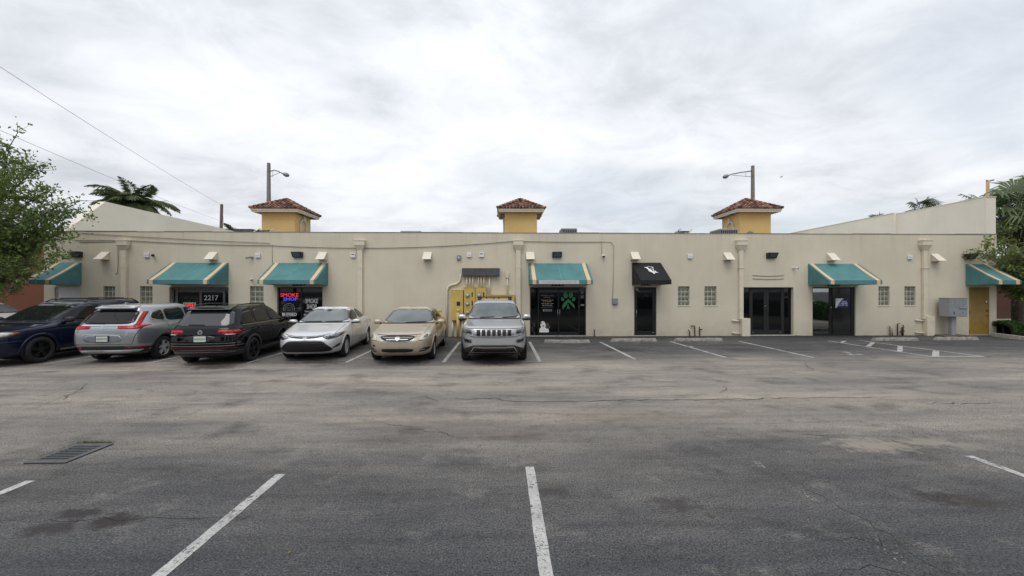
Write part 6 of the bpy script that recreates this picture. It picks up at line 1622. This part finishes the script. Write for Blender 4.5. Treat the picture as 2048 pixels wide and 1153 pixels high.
# ------------------------------------------------------------------ neighbours
brown = stucco('brown_stucco', (.165, .062, .040), .3)
brown2 = stucco('dark_brown_stucco', (.095, .042, .032), .3)
nb = thing('brown_building', 'terracotta brown block building behind the tree at left', 'building', (-30, 25, 0))
xr_ = WX(95, 20.5) + 30
MB().box(xr_ - 16, xr_, -4.5, 10, 0, 4.35).build('wall', brown, nb); MB().box(xr_ - 16.1, xr_ + .1, -4.6, 10.1, 4.351, 4.62).build('cap', cream_lt, nb)
xw, zw = W(27, 577, 20.5)
t = thing('wall_light', 'small dark lamp on the terracotta brown wall below the leftmost awning', 'wall light', (xw, 20.5, zw)); MB().bbox(-.18, .18, -.2, -.002, -.02, .1, .02).build('housing', dark_p, t); MB().bbox(-.15, .15, -.17, -.01, -.09, -.021, .02).build('lens', lens_m, t)
yb = 25.2
nb = thing('brown_building', 'dark brown building with white cap beyond the yellow door', 'building', (WX(2100, yb), yb, 0))
zt_ = WZ(2010, 540, yb)
MB().box(-9, 14, 0, 9, 0, zt_).build('wall', brown2, nb); MB().box(-9.1, 14.1, -.08, 9.1, zt_ + .001, zt_ + .14).build('cap', white_p, nb); MB().box(-9, 14, -.12, -.001, 0, .12).build('plinth', conc, nb)
# grass, walk and kerb on the right
lawn_m = NT('lawn'); lawn_m.set('Base Color', lawn_m.ramp(lawn_m.noise(9, 5, .7), [(.3, (.05, .065, .015)), (.7, (.15, .16, .05))])); lawn_m.set('Roughness', .9); lawn_m.bump(lawn_m.noise(60, 3), .6, .03); lawn_m = lawn_m.m
walk_m = M('sidewalk', (.48, .46, .42), .9, var=.12, scale=3, bump=.2)
x0 = XR + .25
o = MB().box(x0, x0 + 40, 22.6, yb - .12, .0, .06).build('lawn', lawn_m); tag(o, kind='structure', label='narrow strip of grass before the dark brown building')
o = MB().box(x0, x0 + 40, 19.9, 22.6, .0, .05).build('side_walk', walk_m); tag(o, kind='structure', label='pale concrete walk beside the shops')
kp = [G(1986, 673), G(2010, 676), G(2048, 681), G(2120, 692)]
kb = MB()
for p, q in zip(kp[:-1], kp[1:]):
    a, b = Vector((*p, 0)), Vector((*q, 0)); d = (b - a).normalized(); n = Vector((-d.y, d.x, 0)) * .075
    kb.add([a - n, b - n, b + n, a + n, a - n * .85 + Vector((0, 0, .15)), b - n * .85 + Vector((0, 0, .15)), b + n * .85 + Vector((0, 0, .15)), a + n * .85 + Vector((0, 0, .15))], [(0, 3, 2, 1), (4, 5, 6, 7), (0, 1, 5, 4), (1, 2, 6, 5), (2, 3, 7, 6), (3, 0, 4, 7)])
o = kb.build('kerb', conc); tag(o, 'low concrete kerb before the hedge at right', 'kerb')

# ------------------------------------------------------------------ plants
def leaf_mat(name, c0, c1, sc=2.5, trans=.25):
    t = NT(name)
    f = t.math('ADD', t.math('MULTIPLY', t.noise(sc, 4, .6), .55), t.math('MULTIPLY', t.noise(sc * 14, 2, .5), .45))
    t.set('Base Color', t.ramp(f, [(.36, c0), (.62, c1)])); t.set('Roughness', .5); t.set('Specular IOR Level', .35)
    t.set('Transmission Weight', 0.)
    tr = t.n.new('ShaderNodeBsdfTranslucent'); mx = t.n.new('ShaderNodeMixShader'); mx.inputs[0].default_value = trans
    t.l.new(t.b.inputs['Base Color'].links[0].from_socket, tr.inputs['Color'])
    t.l.new(t.b.outputs[0], mx.inputs[1]); t.l.new(tr.outputs[0], mx.inputs[2]); t.l.new(mx.outputs[0], t.n['Material Output'].inputs['Surface'])
    return t.m
leaf_dk = leaf_mat('leaf_green', (.065, .112, .026), (.215, .30, .08), 2.5, .38); leaf_lt = leaf_mat('leaf_yellow_green', (.08, .12, .025), (.24, .30, .08), 2.5, .35); hedge_m = leaf_mat('hedge_leaf', (.018, .05, .010), (.07, .14, .03), 5)
palm_m = leaf_mat('palm_leaf', (.045, .075, .026), (.125, .165, .062), 1.2, .2); palm_dry = leaf_mat('dry_palm_leaf', (.09, .075, .04), (.22, .18, .10), 2., .1)
bark_m = M('bark', (.085, .065, .05), .9, var=.35, scale=12, bump=.7, bscale=25); palm_bark = M('palm_bark', (.060, .045, .035), .95, var=.4, scale=10, bump=.8, bscale=22)

def leaves(cs, size, asp=.5, droop=0.):
    """one small folded leaf per centre; numpy arrays -> mesh"""
    n = len(cs); r = RNG
    d = r.normal(size=(n, 3)); d[:, 2] -= droop; d /= np.linalg.norm(d, axis=1)[:, None]
    q = r.normal(size=(n, 3)); w = np.cross(d, q); w /= np.linalg.norm(w, axis=1)[:, None]
    L = size * r.uniform(.6, 1.3, n)[:, None]; nn = np.cross(d, w)
    p0 = cs - d * L * .5; p1 = cs + w * L * asp * .5 + nn * L * .08; p2 = cs + d * L * .5; p3 = cs - w * L * asp * .5 + nn * L * .08
    V = np.stack([p0, p1, p2, p3], 1).reshape(-1, 3)
    me = bpy.data.meshes.new('crown'); me.vertices.add(4 * n); me.vertices.foreach_set('co', V.ravel())
    me.loops.add(4 * n); me.loops.foreach_set('vertex_index', np.arange(4 * n, dtype=np.int32)); me.polygons.add(n)
    me.polygons.foreach_set('loop_start', np.arange(0, 4 * n, 4, dtype=np.int32)); me.polygons.foreach_set('loop_total', np.full(n, 4, dtype=np.int32)); me.update(calc_edges=True); me.validate()
    return me

def grow(base, lean, h, targets, r0, name='trunk', seed=1):
    """trunk and limbs: a tapering tube to the fork, then limbs bending out to target points with side twigs; returns mesh builder and twig points"""
    rd = random.Random(seed); mb = MB(); tw = []
    b = Vector(base); fork = b + Vector((lean[0], lean[1], h))
    pts = [b + (fork - b) * f + Vector((sin(f * 3) * .06, cos(f * 4) * .05 - .05, 0)) for f in np.linspace(0, 1, 7)]
    mb.tube(pts, [r0 * (1.25 if i == 0 else 1 - .35 * i / 6) for i in range(7)], 10)
    for T in targets:
        T = Vector(T); st = b + (fork - b) * rd.uniform(.72, 1.0); n = 9
        mid = st.lerp(T, .45) + Vector((rd.gauss(0, .25), rd.gauss(0, .25), abs(rd.gauss(.2, .25))))
        L = []
        for i in range(n + 1):
            f = i / n; p = st * (1 - f) ** 2 + mid * 2 * f * (1 - f) + T * f * f; L.append(p + Vector((rd.gauss(0, .03), rd.gauss(0, .03), rd.gauss(0, .03))))
        mb.tube(L, r0 * .42, 7, r0 * .06)
        for i in range(3, n + 1):
            for _ in range(4):
                p = L[i]; d = Vector((rd.gauss(0, 1), rd.gauss(0, 1), rd.gauss(.1, .7))).normalized(); ln = rd.uniform(.35, 1.0)
                q = p + d * ln + Vector((0, 0, -.08)); m = p.lerp(q, .5) + Vector((rd.gauss(0, .06), rd.gauss(0, .06), .05))
                mb.tube([p, m, q], [.014, .009, .004], 4, caps=False); tw += [(p, m), (m, q)]
                for _ in range(2):
                    d2 = (d + Vector((rd.gauss(0, .8), rd.gauss(0, .8), rd.gauss(0, .6)))).normalized(); q2 = m + d2 * rd.uniform(.2, .55)
                    mb.tube([m, q2], [.007, .003], 3, caps=False); tw.append((m, q2))
    return mb, tw
def twig_leaves(tw, n, spread):
    A = np.array([t[0] for t in tw]); B = np.array([t[1] for t in tw]); k = RNG.integers(0, len(tw), n); f = RNG.uniform(.1, 1.1, n)[:, None]
    return A[k] + (B[k] - A[k]) * f + RNG.normal(0, spread, (n, 3))

# left tree: stands just out of frame, crown reaches over the blue SUV's bay
bx_, by_ = -18.6, 14.6
tg = []; rd = random.Random(11)
cx_, cz_ = -17.7, 4.75
while len(tg) < 46:
    p = Vector((rd.uniform(-1, 1), rd.uniform(-1, 1), rd.uniform(-1, 1)))
    if .35 < p.length < 1: tg.append((cx_ + p.x * 3.1, 13.6 + p.y * 2.3, cz_ + p.z * 2.5 - .12 * max(0, p.x) * 3))
for u, v in ((178, 412), (150, 392), (170, 468), (120, 345), (60, 300), (150, 520), (95, 560), (30, 575), (110, 480), (20, 285), (140, 440), (60, 540)):
    y = 13.4 + rd.uniform(-.6, .8); x, z = W(u, v, y); tg.append((x, y, z))
tr = thing('leafy_tree', 'leafy green tree with small leaves at the left edge', 'tree', (0, 0, 0))
mb, tw = grow((bx_, by_, 0), (.3, -.4), 2.3, tg, .17, seed=5)
mb.build('trunk', bark_m, tr, True)
link('crown', leaves(twig_leaves(tw, 46000, .08), .125, .55, .3), leaf_dk, tr)
tr.location = (-.75, 0, .1)

# right tree: pale leaves and grey twigs at the frame edge
tg = []; yT = 16.6
for u, v in ((1996, 500), (2012, 520), (2030, 505), (2044, 530), (1990, 535), (2060, 490), (2080, 520), (2020, 548), (2046, 560), (2075, 570), (2100, 500), (2028, 575), (2056, 595), (2110, 560), (2040, 475), (2085, 455)):
    x, z = W(u, v, yT + random.uniform(-.7, 1.2)); tg.append((x, yT + random.uniform(-.7, 1.2), z))
tr = thing('young_tree', 'young tree with pale green leaves and grey twigs at the right edge', 'tree', (0, 0, 0))
mb, tw = grow((WX(2110, yT), yT + .4, 0), (-.3, 0, 0), 2.2, tg, .12, seed=9)
mb.build('trunk', M('grey_bark', (.16, .14, .12), .9, var=.3, scale=12), tr, True)
link('crown', leaves(twig_leaves(tw, 11000, .07), .13, .6, .2), leaf_lt, tr)

def fan_palm(base, h, label, nf=34, fl=1.05, seed=1, r=.17, skirt=True, lean=(0, 0), spread=1.0):
    rd = random.Random(seed); t = thing('fan_palm', label, 'palm tree', base, 0, 'fan palms')
    n = 12; pts = [(lean[0] * (i / n) ** 2, lean[1] * (i / n) ** 2, h * i / n) for i in range(n + 1)]
    mb = MB(); mb.tube(pts, [r * (1.2 if i == 0 else 1.0 + .08 * rd.uniform(-1, 1)) for i in range(n + 1)], 12)
    top = Vector(pts[-1])
    for i in range(60):       # old leaf boots
        a = rd.uniform(0, 6.28); z = h * rd.uniform(.45, 1.0); rr = r * 1.02
        p = Vector((cos(a) * rr + top.x * (z / h) ** 2, sin(a) * rr + top.y * (z / h) ** 2, z)); d = Vector((cos(a), sin(a), 1.3)).normalized()
        mb.tube([p, p + d * .22], [.05, .02], 5)
    mb.build('trunk', palm_bark, t, True)
    G_, Dr = MB(), MB()
    for i in range(nf + (12 if skirt else 0)):
        dry = i >= nf
        az = rd.uniform(0, 6.28); el = rd.uniform(-1.2, -.75) if dry else math.asin(rd.uniform(-.55, .98))
        d = Vector((cos(az) * cos(el), sin(az) * cos(el), sin(el))); pl = fl * rd.uniform(.75, 1.1) * (.8 if dry else 1)
        p0 = top + Vector((0, 0, rd.uniform(-.25, .1))); p1 = p0 + d * pl * .5 + Vector((0, 0, .08)); p2 = p0 + d * pl + Vector((0, 0, -.05 - .12 * (1 - abs(sin(el)))))
        B = Dr if dry else G_; B.tube([p0, p1, p2], [.02, .014, .010], 4, caps=False)
        ax = (p2 - p1).normalized(); sd = ax.cross(Vector((0, 0, 1))); sd = sd.normalized() if sd.length > .05 else Vector((1, 0, 0)); up = sd.cross(ax)
        tw_ = rd.uniform(-.5, .5); sd, up = sd * cos(tw_) + up * sin(tw_), up * cos(tw_) - sd * sin(tw_)
        m = 22; R = fl * rd.uniform(.75, 1.05) * spread
        for k in range(m):
            f = (k / (m - 1) - .5) * 2; an = f * 2.15
            ld = (ax * cos(an) + sd * sin(an)).normalized(); L = R * (1 - .25 * abs(f)) * rd.uniform(.9, 1.1)
            fold = up * (.16 if k % 2 else -.02)
            q1 = p2 + ld * L * .55 + up * .02 + fold * .10; q2 = p2 + ld * L + Vector((0, 0, -L * rd.uniform(.12, .42))) - up * .02
            wd = L * .05 if not dry else L * .02; wv = ld.cross(up).normalized() * wd
            B.add([p2, q1 - wv, q2, q1 + wv], [(0, 1, 2, 3)])
    G_.build('crown', palm_m, t)
    if skirt: Dr.build('dry_skirt', palm_dry, t)
    return t
yP = 18.6
x, z = W(2035, 415, yP); fan_palm((x, yP, 0), z - .2, 'tall fan palm with a brown skirt beside the shops at right', 46, 1.25, 3, .21)
x, z = W(2100, 395, yP + 1.5); fan_palm((x, yP + 1.5, 0), z, 'fan palm at the right frame edge behind another palm', 40, 1.2, 4, .2)
yq = 30.; x, z = W(1962, 405, yq); fan_palm((x, yq, 0), z, 'fan palm whose fronds show over the tall end of the side parapet', 34, .95, 5, .2, False)
yq = 34.; x, z = W(1842, 422, yq); fan_palm((x, yq, 0), z, 'fan palm showing over the side parapet left of the tallest palms', 40, .85, 6, .2, False)
yq = 36.; x, z = W(1755, 446, yq); fan_palm((x, yq, 0), z - .4, 'fan palm barely showing its tips over the side parapet', 30, .85, 7, .2, False)
yq = 38.; x, z = W(1682, 462, yq); fan_palm((x, yq, 0), z - .3, 'small fan palm at the low end of the right side parapet', 30, .8, 8, .2, False)

def feather_palm(base, h, label, nf=16, L=3.0, seed=1, wind=(-1, 0, 0), ws=.6, r=.16):
    rd = random.Random(seed); t = thing('coconut_palm', label, 'palm tree', base, 0, 'feather palms'); W_ = Vector(wind)
    MB().tube([(.25 * sin(i / 10 * 2), 0, h * i / 10) for i in range(11)], [r * (1.3 - .5 * i / 10) for i in range(11)], 10).build('trunk', palm_bark, t, True)
    top = Vector((.25 * sin(2), 0, h)); B = MB()
    for i in range(nf):
        az = 2 * pi * i / nf + rd.uniform(-.3, .3); el = rd.uniform(-.45, 1.35)
        d = Vector((cos(az) * cos(el), sin(az) * cos(el), sin(el))); n = 14; pts = []; p = Vector(top); dd = Vector(d); ln = L * rd.uniform(.8, 1.1)
        for k in range(n + 1):
            pts.append(Vector(p)); dd = (dd + W_ * ws * .11 + Vector((0, 0, -.13))).normalized(); p += dd * ln / n
        B.tube(pts, .022, 4, .004, caps=False)
        for k in range(1, n + 1):
            for sub_ in range(5):
                q = pts[k - 1].lerp(pts[k], sub_ / 5); ax = (pts[k] - pts[k - 1]).normalized(); sd = ax.cross(Vector((0, 0, 1)));
                sd = sd.normalized() if sd.length > .05 else Vector((0, 1, 0)); ll = .75 * sin(pi * min(.97, .12 + k / n * .85)) ** .6 * rd.uniform(.8, 1.1)
                for sg in (1, -1):
                    ld = (ax * .55 + sd * sg * .8 + W_ * ws * .45 + Vector((0, 0, -.28 + rd.gauss(0, .12)))).normalized()
                    e = q + ld * ll + Vector((0, 0, -.12 * ll)); wv = ax * .045; m_ = q.lerp(e, .5) + Vector((0, 0, .03))
                    B.add([q, m_ - wv, e, m_ + wv], [(0, 1, 2, 3)])
    # spear leaf
    B.tube([top, top + Vector((.05, 0, L * .55))], .02, 4, .003, caps=False)
    B.build('crown', palm_m, t)
    return t
yq = 31.; x, z = W(262, 414, yq); feather_palm((x, yq, 0), z, 'windswept coconut palm behind the left side parapet', 60, 2.9, 3, (-1, 0, .1), .5)
yq = 35.; x, z = W(352, 452, yq); feather_palm((x, yq, 0), z - .3, 'small palm tip over the left side parapet', 10, 1.3, 5, (-.6, 0, .5), .5, .1)
yq = 38.; x, z = W(465, 468, yq); feather_palm((x, yq, 0), z, 'small windswept palm right of the wooden pole', 20, 1.2, 7, (-.5, 0, .4), .5, .12)
yq = 36.; x, z = W(330, 452, yq); feather_palm((x, yq, 0), z - .5, 'palm tip barely showing over the left side parapet', 9, 1.0, 9, (-.5, 0, .4), .4, .1)

# hedge at the right
def hedge(p, q, w, h, n, label, leaf=.06):
    a, b = Vector((*p, 0)), Vector((*q, 0)); d = b - a; L = d.length; d.normalize(); s_ = Vector((-d.y, d.x, 0))
    t = thing('hedge', label, 'hedge', (0, 0, 0))
    al = RNG.uniform(0, L, n); th = RNG.uniform(0, pi, n); rr = 1 - np.abs(RNG.normal(0, .10, n)); bump_ = 1 + .10 * np.sin(al * 5.1) + .07 * np.sin(al * 11.3 + 2)
    cs = np.stack([a.x + d.x * al + s_.x * np.cos(th) * w / 2 * rr * bump_, a.y + d.y * al + s_.y * np.cos(th) * w / 2 * rr * bump_, .06 + np.sin(th) ** .55 * (h - .06) * rr * bump_], 1)
    link('foliage', leaves(cs, leaf, .6), hedge_m, t)
    st = MB()
    for i in range(int(L / .35)):
        o_ = a + d * (i + .5) * .35
        st.tube([o_, o_ + Vector((random.gauss(0, .05), random.gauss(0, .05), h * .75))], .015, 5)
    st.build('stems', bark_m, t)
    # dense inner mass
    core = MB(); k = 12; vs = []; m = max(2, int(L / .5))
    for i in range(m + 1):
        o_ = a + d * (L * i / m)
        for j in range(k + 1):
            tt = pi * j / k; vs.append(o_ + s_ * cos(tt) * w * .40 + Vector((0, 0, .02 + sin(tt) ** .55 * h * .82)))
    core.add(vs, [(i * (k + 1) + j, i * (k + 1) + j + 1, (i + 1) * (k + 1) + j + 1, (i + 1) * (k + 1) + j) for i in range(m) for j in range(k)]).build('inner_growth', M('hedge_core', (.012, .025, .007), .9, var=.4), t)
    return t
ya = 16.9
hedge((WX(1999, ya), ya), (WX(2140, ya) + 1, ya - .4), 1.1, .62, 15000, 'low clipped green hedge behind the kerb at right', .07)
# lot edge out of frame at right and behind the viewer: what the shop glass and car paint mirror
hedge((20.8, -2), (21.6, 9.5), 1.2, 1.15, 16000, 'clipped hedge along the lot edge, seen only in the shop glass', .10)

# ------------------------------------------------------------------ poles and wires
conc_pole = M('concrete_pole', (.20, .18, .15), .85, var=.15, scale=2, bump=.2); wood_pole = M('wood_pole', (.10, .075, .06), .9, var=.3, scale=6, bump=.4); lamp_g = M('lamp_grey', (.22, .23, .24), .5, .4)
yl = 37.
def lamp(u, vt, arm, head, lab, wpx):
    x, zt_ = W(u, vt, yl); t = thing('street_lamp', lab, 'street lamp', (x, yl, 0), 0, 'street lamps behind the shops'); r = .125
    fixn(MB().add([(sx * q, sy * q, zz) for q, zz in ((r * 1.5, 0), (r * .85, zt_)) for sx, sy in ((-1, -1), (1, -1), (1, 1), (-1, 1))], [(0, 1, 5, 4), (1, 2, 6, 5), (2, 3, 7, 6), (3, 0, 4, 7), (4, 5, 6, 7), (3, 2, 1, 0)]).build('pole', conc_pole, t))
    A = [(W(a, b, yl)[0] - x, 0, W(a, b, yl)[1]) for a, b in arm]; 
    am = MB().tube(A, .05, 8).build('arm', lamp_g, t, True)
    lo = [(A[0][0], 0, A[0][2] - .55), (A[0][0] * .2 + A[-1][0] * .8, 0, A[-2][2] - .1)]
    MB().tube([(0, 0, lo[0][2]), lo[1]], .022, 6).tube([((lo[1][0]) * .35, 0, lo[0][2]), ((lo[1][0]) * .35, 0, A[1][2])], .016, 5).build('brace', lamp_g, am)
    H_ = [(W(a, b, yl)[0] - x, 0, W(a, b, yl)[1]) for a, b in head]
    d = Vector(H_[1]) - Vector(H_[0])
    pts = [Vector(H_[0]) + d * f for f in (0, .25, .6, .9, 1.)]
    hd = MB().tube(pts, [.09, .17, .20, .12, .03], 10).build('head', lamp_g, t, True)
lamp(537.5, 326.5, [(541, 343), (548, 341), (556, 343), (566, 348)], [(566, 348), (578.5, 352)], 'concrete street lamp with arm to the right behind the leftmost tower', 6)
lamp(1505.5, 332, [(1503, 342.5), (1478, 346), (1463, 349), (1456, 352)], [(1457, 351.5), (1445.5, 355.5)], 'concrete street lamp with arm to the left behind the rightmost tower', 6)
yv = 27.; x, zt_ = W(1975.5, 362, yv)
t = thing('pole', 'slim yellow pole with a short bracket behind the right side parapet', 'pole', (x, yv, 0)); MB().tube([(0, 0, 0), (0, 0, zt_)], .09, 10).build('post', M('ochre_pole', (.42, .30, .13), .7), t, True); MB().tube([(-.1, 0, zt_ + .02), (.1, 0, zt_ - .02), (.42, 0, zt_ + .06)], .05, 8).build('bracket', lamp_g, t)
yu = 34.; x, zt_ = W(443.5, 409, yu); xb_ = WX(438.5, yu)
t = thing('utility_pole', 'weathered wooden utility pole behind the left end of the roof', 'pole', (xb_, yu, 0)); MB().tube([(0, 0, 0), (x - xb_, 0, zt_)], .16, 10, .11).build('post', wood_pole, t, True); MB().lathe([(.03, 0), (.05, .06), (.03, .12)], 'z', 8, (x - xb_, -.12, zt_ - .15)).build('insulator', lamp_g, t)
wire_m = M('wire', (.12, .12, .13), .7, var=0)
def wire(p, q, sag_, r, lab):
    P, Q = Vector(p), Vector(q); pts = [P.lerp(Q, i / 40) - Vector((0, 0, sag_ * 4 * (i / 40) * (1 - i / 40))) for i in range(41)]
    o = MB().tube(pts, r, 5).build('overhead_wire', wire_m, None, True); tag(o, lab, 'wire', 'overhead wires'); return o
def far(u, v, y, p):   # continue the line from p through the point at photo pixel (u,v), plane y, to a pole out of frame
    a, z = W(u, v, y); e = Vector((a, y, z)); d = (e - Vector(p)); return tuple(Vector(p) + d * 1.5)
p1 = (x, yu - .12, zt_ - .05); p2 = (W(439, 441, yu)[0], yu - .15, W(439, 441, yu)[1])
wire(p1, far(0, 121, 14., p1), .25, .008, 'upper overhead wire running from the wooden pole towards the upper left'); wire(p2, far(0, 248, 14., p2), .25, .007, 'lower overhead wire running from the wooden pole towards the left')
wire((x + .05, yu, zt_ - .4), (W(457, 470, yu + 1)[0], yu + 1, W(457, 470, yu + 1)[1] - 3), 0, .008, 'thin guy wire on the right of the wooden pole')

x, z = W(1562, 354.5, 60.)
t = thing('bird', 'tiny pale bird flying right of the right street lamp', 'bird', (x, 60., z))
pale_b = M('bird_pale', (.5, .5, .48), .8)
MB().ellipsoid((0, 0, 0), (.20, .07, .06), 10, 6).ellipsoid((.2, 0, .03), (.06, .045, .045), 8, 5).build('body', pale_b, t, True)
for sg in (1, -1): MB().add([(-.05, 0, .02), (.09, 0, .02), (.12, sg * .25, .10), (.02, sg * .48, .06), (-.05, sg * .26, .08)], [(0, 1, 2, 4), (4, 2, 3)]).build('wing', pale_b, t)
# ------------------------------------------------------------------ behind the viewer (mirrored in glass and paint)
tg = [(rd.uniform(-2.6, 2.6), rd.uniform(-2.2, 2.2), rd.uniform(3.0, 7.2)) for _ in range(34)]
tb, tw = grow((0, 0, 0), (.1, .1), 2.6, tg, .2, seed=21)
t0 = thing('shade_tree', 'shade tree behind the viewer, seen only mirrored in glass', 'tree', (-14, -13, 0), 0, 'trees mirrored in the shop glass')
tk = tb.build('trunk', bark_m, t0, True); cr = link('crown', leaves(twig_leaves(tw, 15000, .16), .24, .6, .2), leaf_dk, t0)
for (x, y, s_, rz) in ((-24, -12, 1.15, 1.2), (-5, -14, 1.1, 2.4), (4, -13, 1.0, .7), (13, -14, 1.2, 3.3), (22, -12, 1.05, 4.4), (29, 1, 1.15, 5.1), (28, 9, 1.0, .2), (-29, 2, 1.1, 2.0)):
    n = t0.copy(); COL.objects.link(n); n.location = (x, y, 0); n.rotation_euler = (0, 0, rz); n.scale = (s_, s_, s_)
    for ch in (tk, cr):
        k = ch.copy(); COL.objects.link(k); k.parent = n
hedge((-24, -8.5), (20, -8.0), 1.2, 1.2, 24000, 'long clipped hedge behind the viewer, seen only in the shop glass', .12)

c = compact('white sedan beyond the lot hedge, seen only mirrored in the shop glass', MATS['white_paint_car'])
c.t.location = (25.2, 1.0, 0); c.t.rotation_euler = (0, 0, radians(100))
